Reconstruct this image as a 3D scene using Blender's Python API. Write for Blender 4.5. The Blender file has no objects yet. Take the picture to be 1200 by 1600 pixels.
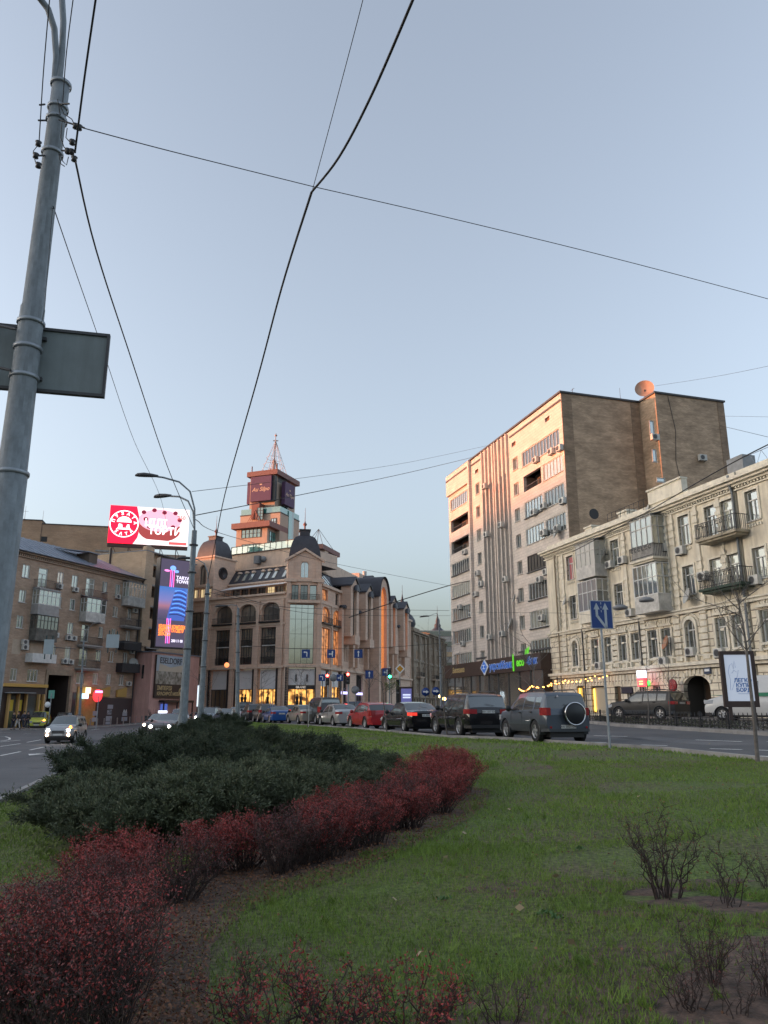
import bpy, math, random
import numpy as np
from math import sin, cos, radians as R, pi, sqrt, atan2
from mathutils import Vector, Matrix
random.seed(7)
C = bpy.context.scene.collection
THETA = R(14.4); CT, ST = cos(THETA), sin(THETA); CAMZ = 1.6

# ---------------------------------------------------------------- survey helpers
def ray(px, py):
    u = (px-600)/1200; v = (800-py)/1200
    return Vector((u, CT - v*ST, ST + v*CT))
def at(px, py, Y):
    r = ray(px, py); t = Y/r.y
    return Vector((r.x*t, Y, r.z*t + CAMZ))
def G(x, y):                                   # height of the street surface
    off = .955*x + .297*y
    return float(np.interp(off, [-60, -3, 12.5, 36, 90], [-.75, -.45, .5, 1.0, 1.0]))
def gpt(px, py, dz=0):
    r = ray(px, py); Y = 30.
    for _ in range(60):
        x = r.x/r.y*Y
        z = G(x, Y) + dz - CAMZ
        Yn = z/(r.z/r.y)
        if Yn < 0 or Yn > 400: Yn = 400
        Y = .6*Y + .4*Yn
    return Vector((r.x/r.y*Y, Y, G(r.x/r.y*Y, Y) + dz))

class Frame:                                   # a facade: s runs along it, d stands out of it, z is height
    def __init__(s, x, y, ang):
        s.O = Vector((x, y, 0)); s.ang = ang
        s.x = Vector((cos(ang), sin(ang), 0)); s.y = Vector((-sin(ang), cos(ang), 0))
    def pt(s, a, d, z): return s.O + s.x*a - s.y*d + Vector((0, 0, z))
    def px(s, px, py, d=0):
        r = ray(px, py); o = s.O - s.y*d
        t = o.dot(s.y)/r.dot(s.y)
        p = r*t
        return (p - s.O).dot(s.x), p.z + CAMZ
W = Frame(0, 0, 0)

# ---------------------------------------------------------------- mesh builder
class MB:
    def __init__(s): s.v = []; s.f = []; s.m = []; s.sm = []
    def add(s, vs, fs, mi=0, smooth=False):
        b = len(s.v); s.v += [tuple(v) for v in vs]
        for f in fs: s.f.append(tuple(b+i for i in f)); s.m.append(mi); s.sm.append(smooth)
        return s
    def hexa(s, p, mi=0):
        return s.add(p, [(0,3,2,1),(4,5,6,7),(0,1,5,4),(1,2,6,5),(2,3,7,6),(3,0,4,7)], mi)
    def box(s, F, a0, a1, d0, d1, z0, z1, mi=0):  # d0<d1 outward
        return s.hexa([F.pt(a0,d1,z0),F.pt(a1,d1,z0),F.pt(a1,d0,z0),F.pt(a0,d0,z0),
                       F.pt(a0,d1,z1),F.pt(a1,d1,z1),F.pt(a1,d0,z1),F.pt(a0,d0,z1)], mi)
    def quad(s, a, b, c, d, mi=0): return s.add([a,b,c,d], [(0,1,2,3)], mi)
    def rect(s, F, a0, a1, z0, z1, d=0, mi=0):
        return s.quad(F.pt(a0,d,z0),F.pt(a1,d,z0),F.pt(a1,d,z1),F.pt(a0,d,z1), mi)
    def prism(s, F, poly, d0, d1, mi=0, smooth=False):  # poly in (s,z), counter-clockwise seen from the front
        n = len(poly)
        vs = [F.pt(a,d1,z) for a,z in poly] + [F.pt(a,d0,z) for a,z in poly]
        fs = [tuple(range(n)), tuple(range(2*n-1, n-1, -1))]
        s.add(vs, fs, mi)
        b = len(s.v) - 2*n
        for i in range(n):
            j = (i+1) % n
            s.f.append((b+j, b+i, b+n+i, b+n+j)); s.m.append(mi); s.sm.append(smooth)
        return s
    def hprism(s, poly, z0, z1, mi=0):                   # poly in (x,y)
        n = len(poly)
        ar = sum(poly[i][0]*poly[(i+1)%n][1]-poly[(i+1)%n][0]*poly[i][1] for i in range(n))
        if ar < 0: poly = poly[::-1]
        vs = [(x,y,z0) for x,y in poly] + [(x,y,z1) for x,y in poly]
        fs = [tuple(range(n-1,-1,-1)), tuple(range(n, 2*n))]
        for i in range(n):
            j = (i+1) % n; fs.append((i, j, n+j, n+i))
        return s.add(vs, fs, mi)
    def cyl(s, p0, p1, r0, r1=None, n=10, mi=0, caps=True, smooth=True):
        r1 = r0 if r1 is None else r1
        p0 = Vector(p0); p1 = Vector(p1); ax = (p1-p0)
        if ax.length < 1e-6: return s
        ax.normalize(); t = Vector((0,0,1)) if abs(ax.z) < .9 else Vector((1,0,0))
        u = ax.cross(t).normalized(); w = ax.cross(u)
        vs = []
        for p, r in ((p0,r0),(p1,r1)):
            for i in range(n):
                a = 2*pi*i/n; vs.append(p + u*(r*cos(a)) + w*(r*sin(a)))
        s.add(vs, [(i,(i+1)%n,n+(i+1)%n,n+i) for i in range(n)], mi, smooth)
        if caps:
            s.add(vs[:n], [tuple(range(n-1,-1,-1))], mi); s.add(vs[n:], [tuple(range(n))], mi)
        return s
    def tube(s, pts, r, n=6, mi=0, r1=None):
        pts = [Vector(p) for p in pts]; m = len(pts)
        if m < 2: return s
        vs = []; pu = None
        for i, p in enumerate(pts):
            a = (pts[min(i+1,m-1)] - pts[max(i-1,0)])
            if a.length < 1e-9: a = Vector((0,0,1))
            a.normalize()
            if pu is None:
                t = Vector((0,0,1)) if abs(a.z) < .9 else Vector((1,0,0)); u = a.cross(t).normalized()
            else:
                u = (pu - a*pu.dot(a)).normalized()
            pu = u; w = a.cross(u)
            rr = r if r1 is None else r + (r1-r)*i/(m-1)
            for k in range(n):
                an = 2*pi*k/n; vs.append(p + u*(rr*cos(an)) + w*(rr*sin(an)))
        fs = []
        for i in range(m-1):
            for k in range(n):
                fs.append((i*n+k, i*n+(k+1)%n, (i+1)*n+(k+1)%n, (i+1)*n+k))
        s.add(vs, fs, mi, True)
        s.add(vs[:n], [tuple(range(n-1,-1,-1))], mi); s.add(vs[-n:], [tuple(range(n))], mi)
        return s
    def lathe(s, c, prof, n=24, mi=0, ax='z', a0=0, a1=2*pi, F=None, smooth=True):
        c = Vector(c); m = len(prof); vs = []; full = abs(a1-a0-2*pi) < 1e-6
        k = n if full else n+1
        for r, h in prof:
            for i in range(k):
                a = a0 + (a1-a0)*i/n
                if ax == 'z': o = Vector((r*cos(a), r*sin(a), h))
                elif ax == 'y': o = Vector((r*cos(a), h, r*sin(a)))
                else: o = Vector((h, r*cos(a), r*sin(a)))
                if F is not None: o = F.x*o.x + F.y*o.y + Vector((0,0,o.z))
                vs.append(c+o)
        fs = []
        for j in range(m-1):
            for i in range(n):
                i2 = (i+1) % k
                fs.append((j*k+i, j*k+i2, (j+1)*k+i2, (j+1)*k+i))
        return s.add(vs, fs, mi, smooth)
    def build(s, name, mats, parent=None, label=None, kind=None, off=None):
        if not isinstance(mats, (list, tuple)): mats = [mats]
        if off is None:
            top = parent
            while top is not None and '_o' not in top.keys(): top = top.parent
            off = Vector(top['_o']) if top is not None else Vector((0,0,0))
        me = bpy.data.meshes.new(name)
        V = np.array(s.v, dtype=np.float64).reshape(-1,3)
        me.from_pydata((V - np.array(off)).tolist(), [], s.f)
        for m in mats: me.materials.append(m)
        me.polygons.foreach_set('material_index', s.m)
        me.polygons.foreach_set('use_smooth', s.sm)
        # uv in metres: along the surface and up
        uv = me.uv_layers.new(name='uv')
        if len(me.loops):
            nl = len(me.loops); vi = np.empty(nl, np.int32); me.loops.foreach_get('vertex_index', vi)
            npoly = len(me.polygons); nr = np.empty(npoly*3); me.polygons.foreach_get('normal', nr); nr = nr.reshape(-1,3)
            lt = np.empty(npoly, np.int32); me.polygons.foreach_get('loop_total', lt)
            N = np.repeat(nr, lt, axis=0); P = V[vi]
            T = np.stack([-N[:,1], N[:,0]], 1); L = np.linalg.norm(T, axis=1)
            hor = L < .35; T = T/np.maximum(L, 1e-6)[:,None]
            U = np.where(hor, P[:,0], P[:,0]*T[:,0]+P[:,1]*T[:,1]); Vv = np.where(hor, P[:,1], P[:,2])
            uv.data.foreach_set('uv', np.stack([U,Vv],1).astype(np.float32).ravel())
        me.update()
        o = bpy.data.objects.new(name, me); C.objects.link(o)
        o.location = (0,0,0) if parent is not None else off
        if parent is not None: o.parent = parent
        if label: o['label'] = label
        if kind: o['kind'] = kind
        return o

def tag(o, label, cat, group=None, kind=None):
    o['label'] = label; o['category'] = cat
    if group: o['group'] = group
    if kind: o['kind'] = kind
    return o
def structure(o): o['kind'] = 'structure'; return o
def thing(name, loc, label, cat, group=None, rz=0, world=True):
    """an Empty at the thing's base; world=True: its parts are given in world coordinates"""
    o = bpy.data.objects.new(name, None); C.objects.link(o)
    o.location = loc; o.rotation_euler = (0,0,rz); o.empty_display_size = .3
    tag(o, label, cat, group)
    if world: o['_o'] = [float(c) for c in loc]
    return o
def single(mb, name, mats, loc, label, cat, group=None, kind=None):
    """a thing that is one mesh, given in world coordinates with its origin at loc"""
    o = mb.build(name, mats, None, off=Vector(loc)); tag(o, label, cat, group, kind); return o
def copy_tree(o, parent=None):
    c = o.copy(); C.objects.link(c)
    if parent is not None: c.parent = parent
    for ch in list(o.children): copy_tree(ch, c)
    return c

# ---------------------------------------------------------------- materials
MC = {}
ES = .34
def mat(name, col, rough=.8, metal=0, var=0, vscale=2., bump=0, bscale=20., spec=.5, emit=None, estr=0, coat=0, col2=None, island=False, stain=0, uvc=False, trans=0):
    if name in MC: return MC[name]
    m = bpy.data.materials.new(name); m.use_nodes = True; nt = m.node_tree; n = nt.nodes; l = nt.links
    b = n['Principled BSDF']
    b.inputs['Base Color'].default_value = (*col, 1); b.inputs['Roughness'].default_value = rough
    b.inputs['Metallic'].default_value = metal; b.inputs['Specular IOR Level'].default_value = spec
    b.inputs['Coat Weight'].default_value = coat; b.inputs['Coat Roughness'].default_value = .05
    if trans: b.inputs['Transmission Weight'].default_value = trans
    if emit is not None:
        b.inputs['Emission Color'].default_value = (*emit, 1); b.inputs['Emission Strength'].default_value = estr*ES
    tc = n.new('ShaderNodeTexCoord'); src = tc.outputs['UV' if uvc else 'Object']
    out = None
    if var or col2 is not None:
        nz = n.new('ShaderNodeTexNoise'); nz.inputs['Scale'].default_value = vscale; nz.inputs['Detail'].default_value = 6; nz.inputs['Roughness'].default_value = .65
        l.new(src, nz.inputs['Vector'])
        mx = n.new('ShaderNodeMix'); mx.data_type = 'RGBA'
        c2 = col2 if col2 is not None else tuple(c*(1-var) for c in col)
        c1 = col if col2 is not None else tuple(min(1, c*(1+var)) for c in col)
        mx.inputs['A'].default_value = (*c1, 1); mx.inputs['B'].default_value = (*c2, 1)
        rp = n.new('ShaderNodeMapRange'); rp.inputs['From Min'].default_value = .35; rp.inputs['From Max'].default_value = .65
        if island:
            ge = n.new('ShaderNodeNewGeometry')
            ad = n.new('ShaderNodeMath'); ad.operation = 'MULTIPLY_ADD'; ad.inputs[1].default_value = .5
            l.new(ge.outputs['Random Per Island'], ad.inputs[0])
            a2 = n.new('ShaderNodeMath'); a2.operation = 'MULTIPLY'; a2.inputs[1].default_value = .5
            l.new(nz.outputs['Fac'], a2.inputs[0]); l.new(a2.outputs[0], ad.inputs[2])
            l.new(ad.outputs[0], rp.inputs['Value']); rp.inputs['From Min'].default_value = .2; rp.inputs['From Max'].default_value = .8
        else: l.new(nz.outputs['Fac'], rp.inputs['Value'])
        l.new(rp.outputs['Result'], mx.inputs['Factor']); out = mx.outputs['Result']
    if stain:                                            # rain streaks and grime
        mp = n.new('ShaderNodeMapping'); mp.inputs['Scale'].default_value = (1.6, .22, 1)
        l.new(tc.outputs['UV'], mp.inputs['Vector'])
        n2 = n.new('ShaderNodeTexNoise'); n2.inputs['Scale'].default_value = 1.3; n2.inputs['Detail'].default_value = 8; n2.inputs['Roughness'].default_value = .7
        l.new(mp.outputs[0], n2.inputs['Vector'])
        r2 = n.new('ShaderNodeMapRange'); r2.inputs['From Min'].default_value = .42; r2.inputs['From Max'].default_value = .72
        r2.inputs['To Max'].default_value = stain; l.new(n2.outputs['Fac'], r2.inputs['Value'])
        m2 = n.new('ShaderNodeMix'); m2.data_type = 'RGBA'
        if out is None: m2.inputs['A'].default_value = (*col, 1)
        else: l.new(out, m2.inputs['A'])
        m2.inputs['B'].default_value = (col[0]*.35, col[1]*.33, col[2]*.32, 1)
        l.new(r2.outputs['Result'], m2.inputs['Factor']); out = m2.outputs['Result']
    if out is not None: l.new(out, b.inputs['Base Color'])
    if bump:
        nb = n.new('ShaderNodeTexNoise'); nb.inputs['Scale'].default_value = bscale; nb.inputs['Detail'].default_value = 5
        l.new(src, nb.inputs['Vector'])
        bp = n.new('ShaderNodeBump'); bp.inputs['Strength'].default_value = bump; bp.inputs['Distance'].default_value = .02
        l.new(nb.outputs['Fac'], bp.inputs['Height']); l.new(bp.outputs['Normal'], b.inputs['Normal'])
    MC[name] = m; return m

def brickmat(name, c1, c2, mortar, bw=.27, bh=.08, ms=.012, var=.25, vscale=.25, stain=.0, rough=.9, bump=.5, offset=.5):
    m = bpy.data.materials.new(name); m.use_nodes = True; nt = m.node_tree; n = nt.nodes; l = nt.links
    b = n['Principled BSDF']; b.inputs['Roughness'].default_value = rough
    tc = n.new('ShaderNodeTexCoord')
    br = n.new('ShaderNodeTexBrick'); br.inputs['Scale'].default_value = 1; br.offset = offset
    br.inputs['Brick Width'].default_value = bw; br.inputs['Row Height'].default_value = bh; br.inputs['Mortar Size'].default_value = ms
    br.inputs['Color1'].default_value = (*c1,1); br.inputs['Color2'].default_value = (*c2,1); br.inputs['Mortar'].default_value = (*mortar,1)
    l.new(tc.outputs['UV'], br.inputs['Vector'])
    nz = n.new('ShaderNodeTexNoise'); nz.inputs['Scale'].default_value = vscale; nz.inputs['Detail'].default_value = 9; nz.inputs['Roughness'].default_value = .7
    mp = n.new('ShaderNodeMapping'); mp.inputs['Scale'].default_value = (1, 1.8, 1); l.new(tc.outputs['UV'], mp.inputs['Vector']); l.new(mp.outputs[0], nz.inputs['Vector'])
    rp = n.new('ShaderNodeMapRange'); rp.inputs['From Min'].default_value = .3; rp.inputs['From Max'].default_value = .7
    rp.inputs['To Min'].default_value = 1-var; rp.inputs['To Max'].default_value = 1+var; l.new(nz.outputs['Fac'], rp.inputs['Value'])
    n3 = n.new('ShaderNodeTexNoise'); n3.inputs['Scale'].default_value = 1; n3.inputs['Detail'].default_value = 7; m3 = n.new('ShaderNodeMapping'); m3.inputs['Scale'].default_value = (.9, 4.0, 1); l.new(tc.outputs['UV'], m3.inputs['Vector']); l.new(m3.outputs[0], n3.inputs['Vector'])
    r3 = n.new('ShaderNodeMapRange'); r3.inputs['From Min'].default_value = .35; r3.inputs['From Max'].default_value = .65; r3.inputs['To Min'].default_value = 1-var*.35; r3.inputs['To Max'].default_value = 1+var*.3; l.new(n3.outputs['Fac'], r3.inputs['Value'])
    mm = n.new('ShaderNodeMath'); mm.operation = 'MULTIPLY'; l.new(rp.outputs['Result'], mm.inputs[0]); l.new(r3.outputs['Result'], mm.inputs[1])
    mu = n.new('ShaderNodeVectorMath'); mu.operation = 'SCALE'; l.new(br.outputs['Color'], mu.inputs[0]); l.new(mm.outputs[0], mu.inputs['Scale'])
    l.new(mu.outputs[0], b.inputs['Base Color'])
    bp = n.new('ShaderNodeBump'); bp.inputs['Strength'].default_value = bump; bp.inputs['Distance'].default_value = .01; bp.invert = True
    l.new(br.outputs['Fac'], bp.inputs['Height']); l.new(bp.outputs['Normal'], b.inputs['Normal'])
    MC[name] = m; return m

def glassmat(name, col, mirror=.35, rough=.04, wav=.02):
    """window glass seen from outside: a reflecting sheet over a dim room or a curtain"""
    m = bpy.data.materials.new(name); m.use_nodes = True; nt = m.node_tree; n = nt.nodes; l = nt.links
    b = n['Principled BSDF']; out = n['Material Output']
    oi = n.new('ShaderNodeObjectInfo')
    hs = n.new('ShaderNodeHueSaturation'); hs.inputs['Color'].default_value = (*col,1)
    rp = n.new('ShaderNodeMapRange'); rp.inputs['To Min'].default_value = .45; rp.inputs['To Max'].default_value = 1.5
    l.new(oi.outputs['Random'], rp.inputs['Value']); l.new(rp.outputs['Result'], hs.inputs['Value']); l.new(hs.outputs[0], b.inputs['Base Color'])
    b.inputs['Roughness'].default_value = .5
    g = n.new('ShaderNodeBsdfGlossy'); g.inputs['Roughness'].default_value = rough; g.inputs['Color'].default_value = (.9,.95,.93,1)
    tc = n.new('ShaderNodeTexCoord'); nz = n.new('ShaderNodeTexNoise'); nz.inputs['Scale'].default_value = .9; l.new(tc.outputs['Object'], nz.inputs['Vector'])
    bp = n.new('ShaderNodeBump'); bp.inputs['Strength'].default_value = wav*4; bp.inputs['Distance'].default_value = .05
    l.new(nz.outputs['Fac'], bp.inputs['Height']); l.new(bp.outputs['Normal'], g.inputs['Normal'])
    fr = n.new('ShaderNodeFresnel'); fr.inputs['IOR'].default_value = 1.5
    mp = n.new('ShaderNodeMapRange'); mp.inputs['To Min'].default_value = mirror; mp.inputs['To Max'].default_value = 1
    l.new(fr.outputs[0], mp.inputs['Value'])
    mx = n.new('ShaderNodeMixShader'); l.new(mp.outputs['Result'], mx.inputs[0]); l.new(b.outputs[0], mx.inputs[1]); l.new(g.outputs[0], mx.inputs[2])
    l.new(mx.outputs[0], out.inputs['Surface'])
    MC[name] = m; return m

white = mat('white_paint', (.62,.62,.60), .5, var=.12, vscale=3)
offwhite = mat('aged_white', (.5,.49,.46), .6, var=.25, vscale=2)
black = mat('black_metal', (.018,.018,.02), .45)
darkgrey = mat('dark_grey', (.06,.06,.065), .6, var=.2)
midgrey = mat('mid_grey', (.22,.23,.24), .6, var=.15)
steel = mat('galvanised_steel', (.30,.33,.36), .45, metal=.5, var=.15, vscale=4)
rubber = mat('rubber', (.018,.018,.018), .85)
chrome = mat('chrome', (.7,.7,.72), .15, metal=1)
concrete = mat('concrete', (.32,.31,.29), .9, var=.2, vscale=1.5, bump=.3)
kerbm = mat('kerb_stone', (.27,.26,.25), .9, var=.25, vscale=1.2, bump=.3)
tin = mat('tin_roof', (.22,.25,.30), .45, metal=.3, var=.15, vscale=.8)
gl_dark = glassmat('glass_dark', (.03,.035,.035), .18)
gl_sky = glassmat('glass_sky', (.10,.11,.10), .42)
gl_pale = glassmat('glass_curtain', (.33,.34,.29), .30)
gl_green = glassmat('glass_green', (.05,.20,.17), .16)
gl_pink = glassmat('glass_pink_curtain', (.45,.12,.14), .2)
gl_copper = glassmat('glass_warm', (.42,.20,.09), .3)
lampwarm = mat('warm_lit', (.9,.6,.25), .5, emit=(1,.55,.16), estr=1.4)

# ---------------------------------------------------------------- window kit
WCACHE = {}
def window(par, F, s0, s1, z0, z1, style='2', glass=None, frame=None, d=-.14, fw=.07, sill=True, surround=None, arch=0, name='window'):
    """style: digits = vertical lights; 't' = transom bar; 'g' = grid rows"""
    glass = glass or gl_sky; frame = frame or white
    w = round(s1-s0, 2); h = round(z1-z0, 2)
    key = (w, h, style, glass.name, frame.name, fw, sill, arch, d)
    L = Frame(0,0,0)
    if key not in WCACHE:
        a = MB(); b = MB()
        if arch:
            r = w/2; n = 10; zc = h - r*arch
            poly = [(-w/2,0),(w/2,0)] + [(r*cos(pi*i/n), zc + r*arch*sin(pi*i/n)) for i in range(n+1)]
            a.add([L.pt(x,0,z) for x,z in poly], [tuple(range(len(poly)))])
            for i in range(n):
                p,q = pi*i/n, pi*(i+1)/n
                b.hexa([L.pt(*t) for t in ((r*cos(p),.06,zc+r*arch*sin(p)),(r*cos(q),.06,zc+r*arch*sin(q)),(r*cos(q),0,zc+r*arch*sin(q)),(r*cos(p),0,zc+r*arch*sin(p)),
                       ((r-fw)*cos(p),.06,zc+(r-fw)*arch*sin(p)),((r-fw)*cos(q),.06,zc+(r-fw)*arch*sin(q)),((r-fw)*cos(q),0,zc+(r-fw)*arch*sin(q)),((r-fw)*cos(p),0,zc+(r-fw)*arch*sin(p)))])
            ztop = zc
        else:
            a.rect(L, -w/2, w/2, 0, h); ztop = h
            b.box(L, -w/2+fw, w/2-fw, 0, .06, h-fw, h)
        b.box(L, -w/2, -w/2+fw, 0, .06, 0, ztop); b.box(L, w/2-fw, w/2, 0, .06, 0, ztop)
        b.box(L, -w/2+fw, w/2-fw, 0, .06, 0, fw)
        nd = int(''.join(ch for ch in style if ch.isdigit()) or 1)
        tz = h*.68 if 't' in style else h-fw
        for i in range(1, nd):
            x = -w/2 + w*i/nd; b.box(L, x-fw*.4, x+fw*.4, .004, .056, fw, tz if not arch else (h-.02 if abs(x) < w*.2 else ztop))
        if 't' in style: b.box(L, -w/2+fw, w/2-fw, .002, .065, tz, tz+fw)
        for g in range(style.count('g')):
            zz = h*(g+1)/(style.count('g')+1); b.box(L, -w/2+fw, w/2-fw, .002, .05, zz-fw*.25, zz+fw*.25)
        WCACHE[key] = (a, b, [None, None, None])
    a, b, me = WCACHE[key]
    if me[0] is None:
        oa = a.build(name, glass); ob = b.build('frame', frame)
        oc = None
        if sill:
            c = MB().box(L, -w/2-.08, w/2+.08, -.02, -d+.1, -.07, -.004); oc = c.build('sill', offwhite)
        me[0], me[1], me[2] = oa.data, ob.data, (oc.data if oc else None)
        for o in (oa, ob, oc):
            if o: bpy.data.objects.remove(o)
    off = Vector(par['_o']) if '_o' in par.keys() else Vector((0,0,0))
    o = bpy.data.objects.new(name, me[0]); C.objects.link(o); o.parent = par
    o.location = F.pt((s0+s1)/2, d, z0) - off; o.rotation_euler = (0,0,F.ang)
    f = bpy.data.objects.new('frame', me[1]); C.objects.link(f); f.parent = o
    if me[2]:
        q = bpy.data.objects.new('sill', me[2]); C.objects.link(q); q.parent = o
    return o

def wall_holes(mb, F, s0, s1, z0, z1, holes, d=0, depth=.3, mi=0, mr=None):
    """facade sheet with real openings and reveals"""
    mr = mi if mr is None else mr
    S = sorted({round(x,3) for x in [s0,s1]+[h[0] for h in holes]+[h[1] for h in holes] if s0-1e-6 <= x <= s1+1e-6})
    Z = sorted({round(x,3) for x in [z0,z1]+[h[2] for h in holes]+[h[3] for h in holes] if z0-1e-6 <= x <= z1+1e-6})
    for j in range(len(Z)-1):
        zc = (Z[j]+Z[j+1])/2; run = None
        for i in range(len(S)-1):
            sc = (S[i]+S[i+1])/2
            inside = any(h[0] < sc < h[1] and h[2] < zc < h[3] for h in holes)
            if inside:
                if run is not None: mb.rect(F, run, S[i], Z[j], Z[j+1], d, mi); run = None
            elif run is None: run = S[i]
        if run is not None: mb.rect(F, run, S[-1], Z[j], Z[j+1], d, mi)
    for h in holes:
        a,b,c,e = h[:4]; e2 = d-depth
        mb.quad(F.pt(a,d,c),F.pt(a,d,e),F.pt(a,e2,e),F.pt(a,e2,c), mr); mb.quad(F.pt(b,d,e),F.pt(b,d,c),F.pt(b,e2,c),F.pt(b,e2,e), mr)
        mb.quad(F.pt(a,d,e),F.pt(b,d,e),F.pt(b,e2,e),F.pt(a,e2,e), mr); mb.quad(F.pt(b,d,c),F.pt(a,d,c),F.pt(a,e2,c),F.pt(b,e2,c), mr)
def shell(mb, F, s0, s1, dep, z0, z1, mi=0, mroof=None, front=False):
    """the other walls and the roof of a block behind a facade"""
    mroof = mi if mroof is None else mroof
    p = [F.pt(s0,0,z0),F.pt(s1,0,z0),F.pt(s1,-dep,z0),F.pt(s0,-dep,z0)]
    q = [v + Vector((0,0,z1-z0)) for v in p]
    mb.quad(p[1],p[2],q[2],q[1],mi); mb.quad(p[2],p[3],q[3],q[2],mi); mb.quad(p[3],p[0],q[0],q[3],mi)
    mb.quad(q[0],q[1],q[2],q[3],mroof)
    if front: mb.quad(p[0],p[1],q[1],q[0],mi)
def arch_fill(mb, F, s0, s1, zt, rise, d=0, depth=.3, mi=0, n=10):
    """turns the top of a rectangular hole into an arch"""
    r = (s1-s0)/2; c = (s0+s1)/2
    pts = [(c + r*cos(pi*i/n), zt-rise + rise*sin(pi*i/n)) for i in range(n+1)]
    for i in range(n):
        a, b = pts[i], pts[i+1]
        mb.quad(F.pt(b[0],d,b[1]),F.pt(a[0],d,a[1]),F.pt(a[0],d,zt),F.pt(b[0],d,zt), mi)
        mb.quad(F.pt(a[0],d,a[1]),F.pt(b[0],d,b[1]),F.pt(b[0],d-depth,b[1]),F.pt(a[0],d-depth,a[1]), mi)
def arc_ring(mb, F, c, z, r0, r1, d0, d1, a0=0, a1=pi, n=14, mi=0, ey=1.0):
    for i in range(n):
        p, q = a0+(a1-a0)*i/n, a0+(a1-a0)*(i+1)/n
        P = [(c+r1*cos(p), z+r1*ey*sin(p)), (c+r1*cos(q), z+r1*ey*sin(q)), (c+r0*cos(q), z+r0*ey*sin(q)), (c+r0*cos(p), z+r0*ey*sin(p))]
        mb.prism(F, P, d0, d1, mi)

_acme = {}
def ac_unit(par, F, s, z, d=.0, w=.8):
    if 'a' not in _acme:
        L = Frame(0,0,0); a = MB()
        a.box(L, -.4, .4, .06, .38, 0, .56, 0)
        b = MB(); b.lathe((-.1,-.385,.28), [(.235,0),(.235,-.015),(.21,-.015),(.21,0)], 16, 0, 'y')
        for k in range(-3,4): b.box(L, -.1+k*.06-.006, -.1+k*.06+.006, .385, .395, .1, .46)
        b.lathe((-.1,-.383,.28), [(.2,0),(.001,0)], 16, 1, 'y')
        c = MB(); c.box(L, -.3, -.26, -.14, .4, -.06, -.005, 0); c.box(L, .26, .3, -.14, .4, -.06, -.005, 0)
        oa = a.build('air_conditioner', mat('ac_white', (.55,.55,.52), .5, var=.15)); ob = b.build('fan_grille', [midgrey, black]); oc = c.build('bracket', darkgrey)
        _acme['a'] = (oa.data, ob.data, oc.data)
        for o in (oa,ob,oc): bpy.data.objects.remove(o)
    m = _acme['a']; off = Vector(par['_o'])
    o = bpy.data.objects.new('air_conditioner', m[0]); C.objects.link(o); o.parent = par
    o.location = F.pt(s, d, z)-off; o.rotation_euler = (0,0,F.ang)
    for nm, k in (('fan_grille',1),('bracket',2)):
        q = bpy.data.objects.new(nm, m[k]); C.objects.link(q); q.parent = o
    return o
def sat_dish(par, F, s, z, r=.45, d=.0, mt=None, aim=(-.35,-1,.35)):
    p = F.pt(s, d, z); q = F.pt(s, d+.35, z)
    ax = (F.x*aim[0] + F.y*aim[1] + Vector((0,0,aim[2]))).normalized()
    u = ax.cross(Vector((0,0,1))).normalized(); w = u.cross(ax)
    mb = MB(); n = 18; vs = []
    for j in range(5):
        rr = r*j/4
        for i in range(n):
            a = 2*pi*i/n; vs.append(q + u*(rr*cos(a)) + w*(rr*sin(a)) + ax*(.18*(rr/r)**2*r*2))
    fs = [(j*n+i, j*n+(i+1)%n, (j+1)*n+(i+1)%n, (j+1)*n+i) for j in range(4) for i in range(n)]
    mb.add(vs, fs, 0, True)
    mb.add([v + ax*-.012 for v in vs], [f[::-1] for f in fs], 0, True)
    o = mb.build('satellite_dish', mt or mat('dish_grey', (.42,.43,.42), .5, var=.15), par)
    a = MB(); a.tube([p, q], .025, 6); a.tube([q, q + ax*r*.95 - w*r*.3], .012, 5); a.cyl(q+ax*r*.9-w*r*.3, q+ax*r*1.1-w*r*.3, .04)
    b = a.build('dish_arm', darkgrey, par); b.parent = o; return o

def text_mesh(body, size=1, depth=.01, bold=0, align='CENTER', shear=0, spacing=1):
    cu = bpy.data.curves.new('t', 'FONT'); cu.body = body; cu.size = size; cu.extrude = depth; cu.align_x = align; cu.align_y = 'CENTER'
    cu.offset = bold; cu.shear = shear; cu.space_character = spacing; cu.resolution_u = 3
    o = bpy.data.objects.new('t', cu); C.objects.link(o)
    bpy.context.view_layer.update()
    dg = bpy.context.evaluated_depsgraph_get(); me = bpy.data.meshes.new_from_object(o.evaluated_get(dg))
    bpy.data.objects.remove(o); bpy.data.curves.remove(cu)
    return me
def text(par, F, s, z, body, size, m, d=.01, depth=.01, bold=0, sx=1, name='lettering', align='CENTER', rot=0, shear=0):
    me = text_mesh(body, size, depth, bold, align, shear); me.name = name
    me.materials.clear(); me.materials.append(m)
    o = bpy.data.objects.new(name, me); C.objects.link(o)
    M = Matrix.Rotation(F.ang, 4, 'Z') @ Matrix.Rotation(pi/2, 4, 'X') @ Matrix.Rotation(rot, 4, 'Z') @ Matrix.Diagonal((sx,1,1,1))
    top = par
    while top is not None and '_o' not in top.keys(): top = top.parent
    off = Vector(top['_o']) if top is not None else Vector((0,0,0))
    M.translation = F.pt(s, d, z) - off
    me.transform(M); o.parent = par
    return o
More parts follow.
